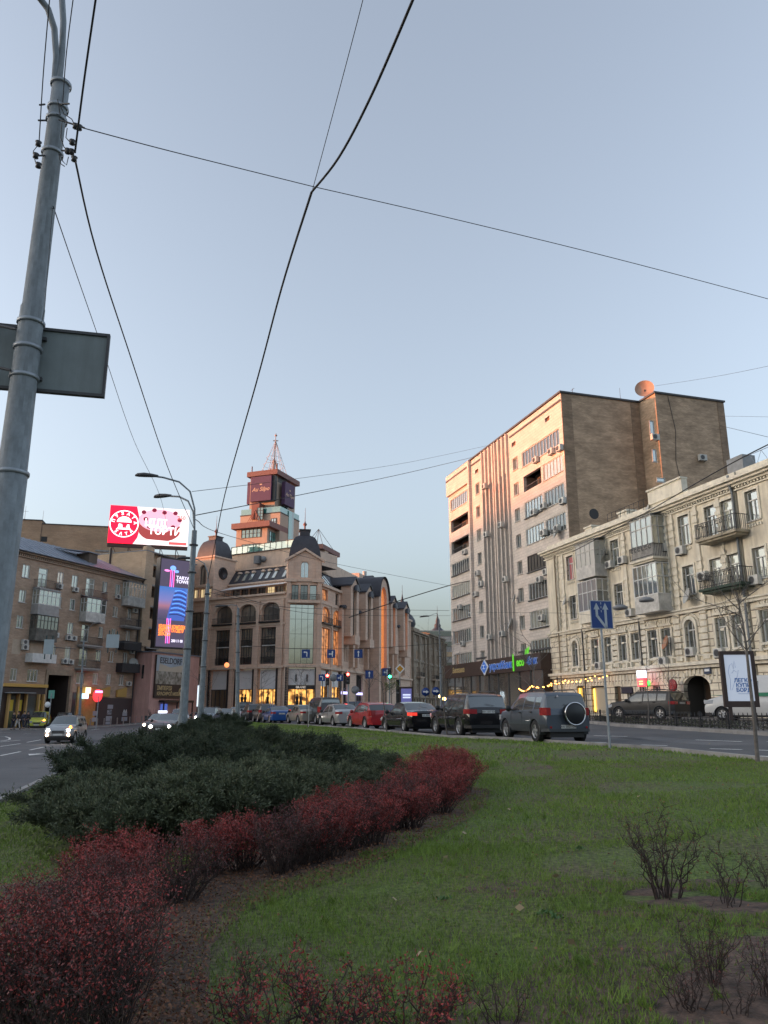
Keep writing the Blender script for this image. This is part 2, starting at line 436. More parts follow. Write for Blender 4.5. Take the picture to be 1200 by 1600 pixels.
# ================================================================ RIGHT ROW
tile = brickmat('pale_facade_tile', (.58,.52,.47), (.62,.56,.505), (.40,.36,.33), bw=.6, bh=.3, ms=.015, var=.16, vscale=.5, bump=.25)
brick_br = brickmat('brown_brick', (.44,.31,.20), (.56,.40,.27), (.30,.235,.18), bw=.28, bh=.09, ms=.012, var=.38, vscale=.45)
brick_dk = brickmat('dark_brown_brick', (.29,.20,.13), (.36,.25,.17), (.2,.16,.12), bw=.28, bh=.09, ms=.012, var=.35, vscale=.6)
fin_m = mat('facade_fin', (.56,.50,.45), .8, var=.12)
RR = Frame(16.2, 69, R(-73))
t = thing('apartment_tower', RR.pt(1.6,0,1.0), 'tall pale tiled apartment block with a plain brown brick end wall', 'apartment block')
TOWER = t
rows = [26.55 - 2.765*k for k in range(8)]
holes = []; wins = []
Z1 = 30.5
glz = [gl_pale, gl_sky, gl_pale, gl_sky, gl_sky, gl_dark]
rnd = random.Random(3)
Lst = ['4','open','open','6','6','6','6','4']; 
for k, zc in enumerate(rows):
    h = .85 if k else .75
    # left loggia
    holes.append((-26.5,-20.7,zc-.75,zc+.8)); wins.append((-26.5,-20.7,zc-.75,zc+.8,'L',k))
    holes.append((-18.6,-17.5,zc-.65,zc+.7)); wins.append((-18.6,-17.5,zc-.65,zc+.7,'s',k))
    holes.append((-8.8,-7.7,zc-.65,zc+.7)); wins.append((-8.8,-7.7,zc-.65,zc+.7,'s',k))
    if k == 0:
        holes.append((-6.7,.9,zc-.9,zc+.75)); wins.append((-6.7,.9,zc-.9,zc+.75,'R',k))
    else:
        holes.append((-6.6,-2.9,zc-.8,zc+.85)); wins.append((-6.6,-2.9,zc-.8,zc+.85,'M',k))
        holes.append((-2.5,1.2,zc-.8,zc+.85)); wins.append((-2.5,1.2,zc-.8,zc+.85,'R',k))
vents = [(-24.2,-23.5,28.5,28.95),(-18.6,-17.7,28.5,28.95),(-8.9,-8.0,28.6,29.05),(-1.6,-.7,28.7,29.15)]
slots = []
for a in (-16.1, -12.6):
    for i in range(3):
        s0 = a + i*.98; slots.append((s0, s0+.62, 6.0, 26.2 - (0 if i else .6)))
mb = MB()
wall_holes(mb, RR, -27.1, 1.6, 1.0, Z1, holes+vents+slots, 0, .35, 0)
mb.build('facade_wall', [tile], t)
mb = MB()                                            # side and end walls: brown brick, with the projecting rear wing
P = [(1.6,0),(1.6,-8.6),(4.1,-8.6),(4.1,-16.4),(-27.1,-16.4),(-27.1,0)]
for i in range(5):
    (a,d),(a2,d2) = P[i],P[i+1]
    mb.quad(RR.pt(a,d,.5),RR.pt(a2,d2,.5),RR.pt(a2,d2,Z1+.05),RR.pt(a,d,Z1+.05))
mb.build('brick_end_wall', [brick_br], t)
mb = MB()
mb.hprism([(RR.pt(a,d,0).x,RR.pt(a,d,0).y) for a,d in [(1.75,.15),(1.75,-8.45),(4.25,-8.45),(4.25,-16.5),(-27.2,-16.5),(-27.2,.15)]], Z1+.05, Z1+.22)
mb.build('roof', [darkgrey], t)
mb = MB()
mb.box(RR, -27.15,-20.1, .01,.3, 27.9, Z1+.04); 
mb.box(RR, -20.2,-19.75, .01,.35, 1.0, Z1+.03)
mb.build('facade_projection', [tile], t)
mb = MB()
for z in (7.0, 29.75): mb.box(RR, -19.7, -16.5, .0, .08, z, z+.18); mb.box(RR, -9.3, 1.55, 0, .08, z, z+.18)
mb.box(RR, -27.1, -20.25, .3, .36, 29.75, 29.93)
mb.build('string_course', [darkgrey], t)
for a in (-16.1, -12.6):                              # vertical fins of the stair strips
    for i in range(4):
        s0 = a + i*.98 - .30; MB().box(RR, s0, s0+.22, .01, .26, 5.9, Z1-.1).build('fin', [fin_m], t)
st_glass = glassmat('stair_glass', (.06,.09,.075), .14); st_dim = mat('stair_spandrel', (.10,.12,.105), .5)
for (a,b,z0,z1) in slots:
    mb = MB(); k = z1; n = 0
    g2 = MB()
    z = z0
    while z < z1-.2:
        zt = min(z+1.38, z1)
        (mb if n%2 else g2).rect(RR, a, b, z, zt-.05, -.2)
        MB
        z = zt; n += 1
    fr = MB(); z = z0
    while z < z1: fr.box(RR, a, b, -.22, -.14, z-.05, z+.0); z += 1.38
    o = g2.build('stair_window', [st_glass], t); mb.build('pane', [st_dim], o); fr.build('frame', [mat('aged_frame',(.35,.33,.3),.6)], o)
for v in vents:
    MB().rect(RR, v[0],v[1],v[2],v[3],-.2).build('vent', [mat('vent_brown',(.16,.07,.04),.8)], t)
dkframe = mat('dark_brown_frame', (.05,.035,.03), .6)
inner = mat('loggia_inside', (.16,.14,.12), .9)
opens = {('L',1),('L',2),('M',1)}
darks = {('M',4),('R',5),('R',6)}
for (a,b,z0,z1,c,k) in wins:
    if (c,k) in opens:
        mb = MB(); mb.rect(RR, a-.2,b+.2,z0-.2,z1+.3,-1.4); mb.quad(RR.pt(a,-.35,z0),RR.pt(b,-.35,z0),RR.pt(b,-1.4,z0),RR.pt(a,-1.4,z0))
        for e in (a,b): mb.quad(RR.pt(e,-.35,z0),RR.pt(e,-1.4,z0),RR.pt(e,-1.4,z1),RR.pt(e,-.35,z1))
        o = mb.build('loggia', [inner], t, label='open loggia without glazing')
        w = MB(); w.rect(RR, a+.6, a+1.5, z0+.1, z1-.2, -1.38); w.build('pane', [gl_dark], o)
        r = MB(); r.box(RR, a, b, -.2, -.14, z0+.55, z0+.6)
        s = a+.2
        while s < b: r.box(RR, s, s+.03, -.18, -.15, z0, z0+.55); s += .35
        r.build('railing', [darkgrey], o); continue
    if c == 's': window(t, RR, a, b, z0, z1, '2', rnd.choice([gl_dark, gl_sky, gl_sky]), offwhite, d=-.2, fw=.06)
    else:
        nl = max(4, int(round((b-a)/.66)))
        if (c,k) in darks: window(t, RR, a, b, z0, z1, str(nl), gl_dark, dkframe, d=-.1, fw=.08)
        else: window(t, RR, a, b, z0, z1, str(nl), gl_pink if (c,k)==('R',4) else rnd.choice([gl_pale, gl_sky, gl_sky, gl_dark]), white, d=-.12, fw=.06)
        if rnd.random() < .5: MB().box(RR, a+.02, b-.02, 0.01, .16, z0-.12, z0-.02).build('ledge', [darkgrey], t)
for px, py in ((877,697),(860,705),(836,718),(833,800),(848,790),(888,777),(725,862),(717,948),(745,895),(742,928),(762,760),(848,832),(870,825),(852,893),(842,905),(757,912),(795,905),(735,960),(845,965),(790,990),(770,995),(722,1005),(788,820),(765,835)):
    s, z = RR.px(px, py, .3); ac_unit(t, RR, min(s,1.2), z-.3, .02 if not -16.6 < s < -9.3 else .5)
for px, py, r in ((869,832,.6),(797,975,.6),(803,935,.45)):
    s, z = RR.px(px, py, .5); sat_dish(t, RR, s, z, r, .02)
# things on the end wall
E = Frame(RR.pt(4.1,-8.6,0).x, RR.pt(4.1,-8.6,0).y, R(17))
for px, py, w, h in ((1018,668,.5,1.3),(1022,712,.45,1.2),(1032,750,.9,.4)):
    s, z = E.px(px, py); window(t, E, s-w/2, s+w/2, z-h/2, z+h/2, '1', gl_sky, offwhite, d=.02, fw=.06, name='window')
for px, py in ((1021,684),(1095,716)):
    s, z = E.px(px, py); ac_unit(t, E, s, z-.3, .02)
E0 = Frame(RR.pt(1.6,0,0).x, RR.pt(1.6,0,0).y, R(17))
s, z = E0.px(928, 803)
MB().lathe(E0.pt(s,.02,z), [(.001,0),(.5,0)], 16, 0, 'y', F=E0).build('vent', [black], t, label='round dark hole in the brick end wall')
mb = MB(); p = [E.pt(1.4,.04,30.4), E.pt(1.9,.04,27), E.pt(1.6,.04,24), E.pt(2.2,.04,20), E.pt(.4,.04,17)]; mb.tube(p, .025, 5); mb.build('cable', [black], t)
brick_patch = MB(); brick_patch.box(E0, .02, 1.1, .01, .05, 1, 30.45); brick_patch.box(E0, 7.6, 8.5, .01, .05, 1, 30.45)
brick_patch.build('brick_pier', [brick_dk], t)
mb = MB(); mb.box(E, 7.0, 7.78, .01, .05, 1, 30.45); mb.build('brick_pier', [brick_dk], t)
# big dish and mast on the roof
s, z = E.px(1010, 605, -1.5); q = E.pt(s, -1.8, z-.15)
ax = Vector((-.93,-.30,.25)).normalized(); u = ax.cross(Vector((0,0,1))).normalized(); w = u.cross(ax); mb = MB(); n = 28; vs = []
ax = Vector((-.35,-.93,.18)).normalized(); u = ax.cross(Vector((0,0,1))).normalized(); w = u.cross(ax)
for j in range(7):
    rr = .9*j/6
    for i in range(n): a = 2*pi*i/n; vs.append(q + u*(rr*cos(a)) + w*(rr*sin(a)) + ax*(.35*rr*rr))
fs = [(j*n+i, j*n+(i+1)%n, (j+1)*n+(i+1)%n, (j+1)*n+i) for j in range(6) for i in range(n)]
mb.add(vs, fs, 0, True); mb.add([v-ax*.03 for v in vs], [f[::-1] for f in fs], 0, True)
o = mb.build('satellite_dish', [mat('dish_rust',(.42,.27,.19),.6,var=.15)], t, label='large round dish on the roof of the brick wing')  # dish in one orange-brown base colour with slight variation
MB().cyl(q-Vector((0,0,1.4)), q, .08).build('dish_mast', [darkgrey], o)
s, z = E0.px(978, 612, -2); 
mb = MB(); mb.cyl(E0.pt(s,-3,30.6), E0.pt(s,-3,33.4), .035, .015, 5); mb.build('antenna', [darkgrey], t)
s, z = RR.px(893, 608, -1); mb = MB(); mb.cyl(RR.pt(1.3,-1.5,30.6), RR.pt(1.3,-1.5,31.3), .03, .02, 5); mb.cyl(RR.pt(1.0,-1.5,31.2), RR.pt(1.6,-1.5,31.2), .02, .02, 5); mb.build('antenna', [darkgrey], t)

# ---- bank pavilion in front of its foot
t = thing('bank_pavilion', RR.pt(-12,2,1.0), 'low dark brown pavilion with blue and green bank lettering under the tall block', 'pavilion')
dkb = mat('dark_brown_panel', (.045,.028,.024), .5, var=.15, vscale=1.5)
mb = MB(); mb.box(RR, -24.3,-1.0, .02,2.1, 5.05,6.5); mb.build('fascia', [dkb], t)
mb = MB(); mb.box(RR, -24.2,-1.05, .05,2.2, .3,1.6); mb.build('plinth', [concrete], t)
mb = MB(); s = -24.2; n = 0
while s < -1.2:
    e = min(s+2.3, -1.2); mb = MB(); mb.rect(RR, s+.06, e-.06, 1.6, 5.05, 1.8)
    o = mb.build('shop_window', [glassmat('shop_glass_dim',(.06,.06,.055),.25)], t)
    MB().box(RR, s-.06, s+.06, 1.7, 1.88, 1.6, 5.05).build('frame', [darkgrey], o); s = e
mb = MB(); mb.quad(RR.pt(-1.05,1.9,.5),RR.pt(-1.05,0.05,.5),RR.pt(-1.05,0.05,5.05),RR.pt(-1.05,1.9,5.05)); mb.build('side_wall', [dkb], t)
blue = mat('sign_blue', (.02,.09,.30), .4, emit=(.03,.15,.6), estr=.25); signwhite = mat('sign_white', (.75,.78,.8), .4)
green = mat('sign_green', (.10,.42,.03), .4, emit=(.12,.6,.03), estr=.45)
sA, zA = RR.px(757, 1040, 2.1)
o = MB(); o.prism(RR, [(-13.9,5.75),(-12.9,4.95),(-11.9,5.8),(-12.9,6.6)], 2.12, 2.18).build('sign_emblem', [signwhite], t)
mb = MB(); mb.prism(RR, [(-13.7,5.75),(-12.95,5.15),(-12.2,5.8),(-12.95,6.4)], 2.19, 2.22); e = mb.build('sign_emblem', [blue], t)
mb = MB(); mb.box(RR, -13.3,-12.6, 2.23,2.25, 5.95,6.02); mb.box(RR,-13.3,-12.6,2.23,2.25,5.6,5.67); mb.box(RR,-13.0,-12.9,2.23,2.25,5.67,5.95); mb.build('sign_emblem',[signwhite],t)
text(t, RR, -9.15, 5.75, 'укрсиббанк', 1.05, signwhite, d=2.14, bold=.03, sx=.86)
text(t, RR, -9.15, 5.75, 'укрсиббанк', 1.05, blue, d=2.18, bold=.0, sx=.86)
MB().box(RR, -6.35,-6.22, 2.11,2.2, 5.1,6.7).build('sign_bar', [green], t)
text(t, RR, -4.9, 5.8, 'есо', .9, green, d=2.14, bold=.03, sx=1)
text(t, RR, -2.55, 5.85, '-банк', 1.0, signwhite, d=2.14, bold=.03, sx=.8)
text(t, RR, -2.55, 5.85, '-банк', 1.0, blue, d=2.18, bold=.0, sx=.8)
mb = MB(); mb.prism(RR, [(-3.9,6.5),(-3.5,6.55),(-3.3,7.1),(-3.7,6.95)], 2.1,2.15); mb.prism(RR, [(-3.5,6.5),(-3.1,6.6),(-3.0,7.2),(-3.3,6.9)], 2.1,2.15); mb.build('sign_leaf', [green], t)
text(t, RR, -20.0, 5.8, 'Векжанка', .8, mat('sign_gold',(.5,.38,.18),.5), d=2.13, bold=.02, sx=.9)

# ---------------------------------------------------------------- cream house
YF = Frame(16.2-.956, 69-.292, R(-73))
cream = mat('cream_plaster', (.72,.655,.525), .85, var=.10, vscale=.8, bump=.15, bscale=12, stain=.62, uvc=True)
cream2 = mat('cream_trim', (.74,.69,.575), .8, var=.10, vscale=2, stain=.45, uvc=True)
rust = brickmat('rusticated_plaster', (.74,.67,.535), (.68,.61,.48), (.26,.22,.17), bw=1.1, bh=.46, ms=.035, var=.2, vscale=.7, bump=1)
def balcony_open(par, F, a, b, d, z, h=1.0, mslab=None, mrail=None, arcs=True, lab=None):
    s = MB(); s.box(F, a, b, .02, d, z-.16, z); s.box(F, a+.15, b-.15, .02, d-.15, z-.3, z-.16)
    o = s.build('balcony', [mslab or cream2], par, label=lab)
    r = MB(); m = mrail or black
    r.box(F, a+.04, b-.04, d-.08, d-.04, z+h-.04, z+h); r.box(F, a+.04, a+.08, .02, d-.04, z+h-.04, z+h); r.box(F, b-.08, b-.04, .02, d-.04, z+h-.04, z+h)
    r.box(F, a+.04, b-.04, d-.08, d-.04, z+.1, z+.14)
    x = a+.05
    while x < b-.04: r.box(F, x, x+.022, d-.07, d-.048, z, z+h); x += .14
    y = .12
    while y < d-.1:
        for e in (a+.05, b-.07): r.box(F, e, e+.022, y, y+.022, z, z+h)
        y += .14
    if arcs:
        x = a+.2
        while x+.3 < b: arc_ring(r, F, x+.15, z+h-.22, .11, .14, d-.075, d-.05, 0, 2*pi, 10); x += .42
    r.build('railing', [m], o); return o
def balcony_glazed(par, F, a, b, d, z0, zs, z1, n=4, m=2, glass=None, fr=None, skirt=None, tz=.62, lab=None, roof=True, topg=None):
    """a boxed-in balcony: slab and skirt below, glazing on three sides, a roof"""
    glass = glass or gl_pale; fr = fr or white; skirt = skirt or offwhite
    s = MB(); s.box(F, a, b, .02, d, z0-.18, z0)
    s.box(F, a+.03, b-.03, d-.1, d-.03, z0, zs); s.box(F, a+.03, a+.1, .02, d-.1, z0, zs); s.box(F, b-.1, b-.03, .02, d-.1, z0, zs)
    o = s.build('balcony', [skirt], par, label=lab)
    g = MB(); g.rect(F, a+.08, b-.08, zs, z1-.05, d-.07)
    g.quad(F.pt(b-.08,d-.07,zs),F.pt(b-.08,.02,zs),F.pt(b-.08,.02,z1-.05),F.pt(b-.08,d-.07,z1-.05)); g.quad(F.pt(a+.08,.02,zs),F.pt(a+.08,d-.07,zs),F.pt(a+.08,d-.07,z1-.05),F.pt(a+.08,.02,z1-.05))
    g.build('glazing', [glass], o)
    f = MB(); t_ = .035
    for i in range(n+1):
        x = a+.05 + (b-a-.1)*i/n; f.box(F, x-t_, x+t_, d-.09, d-.03, zs, z1)
    zt = zs + (z1-zs)*tz
    for zz in (zs+.03, zt, z1-.06): f.box(F, a+.03, b-.03, d-.1, d-.025, zz-.03, zz+.035)
    for e in (a+.05, b-.05):
        for j in range(m): y = .05+(d-.15)*j/m; f.box(F, e-t_, e+t_, y, y+.06, zs, z1)
        for zz in (zs+.03, zt, z1-.06): f.box(F, e-.045, e+.045, .02, d-.1, zz-.028, zz+.03)
    f.build('frame', [fr], o)
    if roof: r = MB(); r.add([F.pt(a-.08,d+.06,z1),F.pt(b+.08,d+.06,z1),F.pt(b+.08,.02,z1+.3),F.pt(a-.08,.02,z1+.3),F.pt(a-.08,d+.06,z1+.05),F.pt(b+.08,d+.06,z1+.05),F.pt(b+.08,.02,z1+.35),F.pt(a-.08,.02,z1+.35)], [(0,3,2,1),(4,5,6,7),(0,1,5,4),(1,2,6,5),(2,3,7,6),(3,0,4,7)]); r.build('canopy', [midgrey], o)
    return o
def cream_house(name, S0, S1, label, tops, mids, arches, ground, raised=None):
    t = thing(name, YF.pt(S0,0,1.0), label, 'town house')
    holes = [w[:4] for w in tops+mids+arches+ground]
    zt, zc = 15.2, 4.3
    up = MB(); wall_holes(up, YF, S0, S1, 8.05, 15.7, holes, 0, .3)
    shell(up, YF, S0 if S0 > 1.7 else 1.7, S1, 11, .6, 15.7, 0)
    if S0 < 1.7: up.quad(YF.pt(S0,-.9,.6),YF.pt(S0,0,.6),YF.pt(S0,0,15.7),YF.pt(S0,-.9,15.7)); up.rect(YF, S0, 1.9, 15.7, 15.9, -.1)
    up.build('facade_wall', [cream], t)
    lo = MB(); wall_holes(lo, YF, S0, S1, .6, 8.05, holes, 0, .3)
    for h in arches+ground:
        if h[4]: arch_fill(lo, YF, h[0], h[1], h[3], h[4], 0, .3, 0)
    lo.build('rusticated_wall', [rust], t)
    c = MB()
    c.box(YF, S0-.1, S1, .02,.28, 15.1,15.25); c.box(YF, S0-.2, S1, .02,.5, 15.25,15.42); c.box(YF, S0-.3, S1, .02,.7, 15.42,15.6); c.box(YF, S0-.3, S1, .02,.12, 14.85,14.95)
    s = S0+.1
    while s < S1-.15: c.box(YF, s, s+.12, .02,.2, 14.97,15.09); s += .26
    c.build('cornice', [cream2], t)
    c = MB(); c.box(YF, S0-.08, S1, .012,.22, 7.85,8.05); c.box(YF, S0-.12, S1, .02,.34, 8.05,8.15)
    c.box(YF, S0-.1, S1, .012,.22, 4.2,4.4); c.box(YF, S0-.15, S1, .02,.42, 4.4,4.62); c.box(YF, S0-.05, S1, .012,.12, 4.95,5.05)
    c.build('string_course', [cream2], t)
    p = MB()                                                # parapet
    p.box(YF, S0, S1, -.5,-.1, 15.71,16.15)
    if raised: p.box(YF, raised[0], raised[1], -.48,.0, 16.15,17.15); p.box(YF, raised[0]-.05, raised[1]+.05, -.5,.12, 17.15,17.27)
    p.build('parapet', [cream2], t)
    tr = MB()                                               # window surrounds, hoods, keystones, panels
    for w in tops+mids:
        a,b,z0,z1 = w[:4]
        tr.box(YF, a-.16,a-.012, .0,.07, z0,z1+.14); tr.box(YF, b+.012,b+.16, .0,.07, z0,z1+.14); tr.box(YF, a-.012,b+.012, .0,.07, z1+.012,z1+.14)
        s = a-.1
        while s < b+.05: tr.box(YF, s, s+.1, .01,.1, z0-.38,z0-.2); s += .22
    for w in arches:
        a,b,z0,z1 = w[:4]
        if w[4]: arc_ring(tr, YF, (a+b)/2, z1-w[4], (b-a)/2+.02, (b-a)/2+.26, .01,.14); arc_ring(tr, YF, (a+b)/2, z1-w[4], (b-a)/2+.36, (b-a)/2+.46, .01,.10)
        else:
            tr.box(YF, a-.16,b+.16, .01,.16, z1+.15,z1+.3)
        tr.box(YF, a-.2,a-.012, .01,.11, z0,z1-(w[4] or 0)); tr.box(YF, b+.012,b+.2, .01,.11, z0,z1-(w[4] or 0))
        tr.box(YF, a-.2,b+.2, .02,.14, z0-.16,z0-.02); 
        for q in (a-.15, b-.05): tr.box(YF, q, q+.2, .02,.24, z0-.5,z0-.16)
        m_ = (a+b)/2
        tr.prism(YF, [(m_-.14,z0-.45),(m_+.14,z0-.45),(m_+.2,z0-.3),(m_,z0-.2),(m_-.2,z0-.3)], .01,.06)
        if not w[4]:
            n = 5                                           # flat arch of wedge stones
            for i in range(-2,3): tr.prism(YF, [(m_+i*.2-.07,z1+.32),(m_+i*.2+.07,z1+.32),(m_+i*.27+.09,z1+.62),(m_+i*.27-.09,z1+.62)], .01,.09+.03*(i==0))
    tr.build('window_surrounds', [cream2], t)
    for (q,m_) in ((tops,'t2'),(mids,'t2'),(arches,'t2')):
        for w in q:
            g = w[5] if len(w) > 5 else gl_sky
            window(t, YF, w[0], w[1], w[2], w[3], m_, g, white, d=-.2, fw=.065, arch=1 if w[4] else 0)
    return t
def W_(L, z0, z1, g=None): return [(a,b,z0,z1,0,(gg or g or gl_sky)) for a,b,gg in L]
tops = W_([(2.6,3.7,gl_pink),(5.1,6.3,None),(9.4,10.5,None),(12.5,13.6,None),(17.7,18.8,gl_pale),(20.4,21.5,gl_sky),(21.95,23.0,gl_pale)], 12.45, 14.5)
mids = W_([(2.8,3.8,gl_dark),(5.1,6.3,None),(9.5,10.6,gl_dark),(12.5,13.6,None),(17.7,18.8,gl_dark),(20.4,21.5,gl_pale),(22.0,23.0,gl_pale)], 9.05, 11.0)
arches = [(2.8,3.65,5.1,7.2,.42,gl_dark)] + [(a,b,5.15,7.1,0,gl_dark) for a,b in ((5.8,6.8),(7.65,8.6),(9.6,10.6),(11.25,12.25),(13.3,14.35),(14.85,15.85))] + [(17.4,18.4,5.2,7.4,.5,gl_dark)] + [(a,b,5.3,7.25,0,gl_sky) for a,b in ((20.35,21.3),(21.85,22.8))]
ground = [(3.0,4.2,1.0,3.5,0),(5.2,7.4,1.3,3.4,0),(10.1,10.9,1.5,3.2,0),(11.7,12.5,1.5,3.2,0),(13.3,14.1,1.5,3.2,0),(16.6,19.2,.7,3.75,.75),(8.5,9.3,1.0,3.3,0)]
t = cream_house('town_house', -1.0, 23.3, 'weathered cream plaster town house with glazed balconies and a dark arched gateway', tops, mids, arches, ground, (14.6,18.4))
HOUSE = t
# gate, shop fronts
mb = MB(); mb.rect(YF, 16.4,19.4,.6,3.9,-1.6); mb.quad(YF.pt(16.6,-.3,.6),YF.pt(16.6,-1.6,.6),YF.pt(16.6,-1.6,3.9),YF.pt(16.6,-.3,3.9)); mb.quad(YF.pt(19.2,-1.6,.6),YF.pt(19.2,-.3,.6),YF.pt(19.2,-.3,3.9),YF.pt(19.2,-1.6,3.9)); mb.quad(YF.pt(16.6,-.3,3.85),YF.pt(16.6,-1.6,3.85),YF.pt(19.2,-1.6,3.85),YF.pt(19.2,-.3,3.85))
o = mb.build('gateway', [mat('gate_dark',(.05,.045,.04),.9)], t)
g = MB(); g.box(YF, 16.9,17.85,-1.55,-1.5,.7,3.2); g.box(YF, 17.95,18.9,-1.55,-1.5,.7,3.2); g.box(YF,16.9,18.9,-1.55,-1.45,3.25,3.35); g.build('gate_leaf', [mat('gate_brown',(.06,.035,.02),.7)], o)
for (a,b,z0,z1,_) in ground:
    if b-a > 2.5: continue
    if a < 8: 
        lit = a > 5
        w = MB().rect(YF,a,b,z0,z1,-.25).build('shop_window', [mat('shop_pale_panel',(.42,.38,.30),.6) if lit else gl_dark], t)
        MB().box(YF,a,a+.1,-.24,-.18,z0,z1).box(YF,b-.1,b,-.24,-.18,z0,z1).box(YF,a+.1,b-.1,-.24,-.18,z1-.1,z1).build('frame',[darkgrey],w)
        lp = MB(); lp.box(YF, a+.12,a+.2,-.2,-.12,z0+.1,z1-.2); lp.build('light_strip',[mat('strip_yellow',(1,.7,.2),.4,emit=(1,.55,.08),estr=2.2)],w)
    elif a < 9: MB().rect(YF,a,b,z0,z1,-.25).build('door', [mat('door_brown',(.12,.07,.04),.6)], t)
    else: window(t, YF, a, b, z0, z1, '2', gl_dark, white, d=-.2)
mb = MB()                                                   # flat stone arch over the ground floor
s = 1.0
while s < 23: 
    if not 16.2 < s < 19.4: mb.prism(YF, [(s,3.45),(s+.12,3.45),(s+.17,4.1),(s-.05,4.1)], .01,.045)
    s += .42
for i in range(11):
    a = pi*(i+.5)/11; c = 17.9; r0 = 1.42; mb.box(YF, c+r0*cos(a)-.09, c+r0*cos(a)+.09, .01,.06, 3.0+.75*sin(a)+.1, 3.0+1.0*sin(a)+.28)
mb.build('stone_wedges', [cream2], t)
# pilasters with quoin blocks
for s in (.9, 1.9, 4.45, 7.6, 8.7, 11.2, 15.3, 16.3, 17.0, 19.5, 21.72):
    mb = MB(); w = .16
    mb.box(YF, s-w, s+w, .012,.1, 8.16,14.84)
    z = 8.5
    while z < 14.4:
        if not (11.3 < z < 12.2): mb.box(YF, s-w-.09, s+w+.09, .02,.16, z, z+.26)
        z += .52
    mb.build('pilaster', [cream2], t)
for s in (1.6, 4.7, 9.1, 12.8, 16.6, 19.3, 23.0):
    mb = MB(); z = 4.75
    while z < 7.7: mb.box(YF, s-.32, s+.32, .02,.13, z, z+.32); z += .42
    mb.build('quoins', [cream2], t)
o = MB()
for s in (2.2,5.1,6.3,7.2,8.1,9.1,10.1,10.9,11.7,13.8,14.6,16.6,19.2,20.9,22.4):
    o.lathe(YF.pt(s,.03,7.45), [(.14,0),(.14,-.05),(.08,-.08),(.001,-.08)], 10, 0, 'y', F=YF); o.box(YF, s-.16,s+.16,.012,.05, 6.4,6.55)
o.build('rosettes', [cream2], t)
# glazed and open balconies read off the photograph
a,_ = YF.px(899, 880, 1.2); b,_ = YF.px(929, 880, 1.2)
balcony_glazed(t, YF, a, b, 1.2, 12.0, 12.75, 14.75, 4, 2, glassmat('frosted_panel',(.45,.45,.40),.08,.3), offwhite, lab='upper glazed balcony with pale panels on the left')
balcony_glazed(t, YF, a, b, 1.2, 8.45, 9.2, 11.65, 4, 2, glassmat('dull_glass',(.16,.16,.145),.14,.2), white, cream2, tz=.6, roof=False, lab='lower glazed balcony with stained plaster skirt on the left')
a,_ = YF.px(984, 840, 1.2); b,_ = YF.px(1019, 840, 1.2)
balcony_glazed(t, YF, a, b, 1.2, 12.0, 12.9, 15.0, 4, 2, gl_pale, offwhite, lab='upper glazed balcony behind iron railing')
r = balcony_open(t, YF, a-.12, b+.12, 1.35, 11.98, .95, lab='iron railed balcony outside the glazing')
balcony_glazed(t, YF, a-.1, b+.1, 1.2, 8.35, 9.35, 11.6, 5, 2, gl_sky, white, offwhite, tz=.55, roof=False, lab='lower glazed balcony with white boarded skirt')
a,_ = YF.px(1086, 850, 1.1); b,_ = YF.px(1152, 850, 1.1)
balcony_open(t, YF, a, b, 1.1, 12.2, 1.0, mslab=mat('slab_worn',(.33,.29,.22),.9,var=.3), lab='open iron balcony on the top floor')
a,_ = YF.px(1092, 930, 1.1); b,_ = YF.px(1160, 930, 1.1)
balcony_open(t, YF, a, b, 1.1, 9.0, .95, mslab=mat('slab_green',(.025,.05,.035),.7), lab='open iron balcony with dark green underside')
for px, py in ((951,882),(971,875),(1033,856),(1062,860),(983,957),(935,1040),(1036,1033),(1078,1018),(1123,1020),(1097,900),(1178,906)):
    s, z = YF.px(px, py, .3); ac_unit(t, YF, s, z-.28, .02)
for px, py, r in ((942,866,.5),(1074,932,.55),(1040,1005,.5),(882,940,.42),(1003,788,.35)):
    s, z = YF.px(px, py, .5); sat_dish(t, YF, s, min(z,15.9), r, .02 if py > 800 else -.4, mt=mat('dish_rusty',(.40,.30,.22),.7,col2=(.38,.12,.05),vscale=2.5) if px==1040 else None)
mb = MB(); mb.tube([YF.pt(.9,.15,15.0),YF.pt(.9,.25,14.6),YF.pt(.9,.2,1)], .07, 7); mb.build('drainpipe',[mat('pipe_stained',(.28,.23,.16),.8)],t)
for px in (906, ):
    s,_ = YF.px(px+4,1000,.2); MB().tube([YF.pt(s,.2,8.2),YF.pt(s,.18,1.1)], .06, 7).build('drainpipe',[darkgrey],t)
s,_ = YF.px(1000,1000,.2); MB().tube([YF.pt(s,.2,8.2),YF.pt(s,.18,4.7)], .05, 7).build('drainpipe',[darkgrey],t)
s = 23.2
MB().tube([YF.pt(s,.35,15.9),YF.pt(s,.3,15.2),YF.pt(s,.16,14.8),YF.pt(s,.14,1.2)], .085, 8).build('drainpipe',[mat('pipe_zinc',(.2,.22,.24),.4,metal=.5)],t)
mb = MB(); mb.box(YF, 8.7,9.9,-2.2,-1.4,15.7,17.0); mb.box(YF,8.6,10.0,-2.3,-1.3,17.0,17.15); mb.build('chimney',[cream2],t)
mb = MB(); mb.box(YF, 4.4,5.5,-1.6,-.9,15.7,16.7); mb.box(YF,4.3,5.6,-1.7,-.8,16.7,16.82); mb.build('chimney',[cream2],t)
mb = MB()                                                   # roof rail
s = 8.8
while s < 13.8: mb.cyl(YF.pt(s,-.3,16.1), YF.pt(s,-.3,16.9), .02, n=4); s += .6
mb.cyl(YF.pt(8.8,-.3,16.9),YF.pt(13.8,-.3,16.9),.02,n=4); mb.cyl(YF.pt(8.8,-.3,16.5),YF.pt(13.8,-.3,16.5),.015,n=4); mb.build('roof_railing',[black],t)
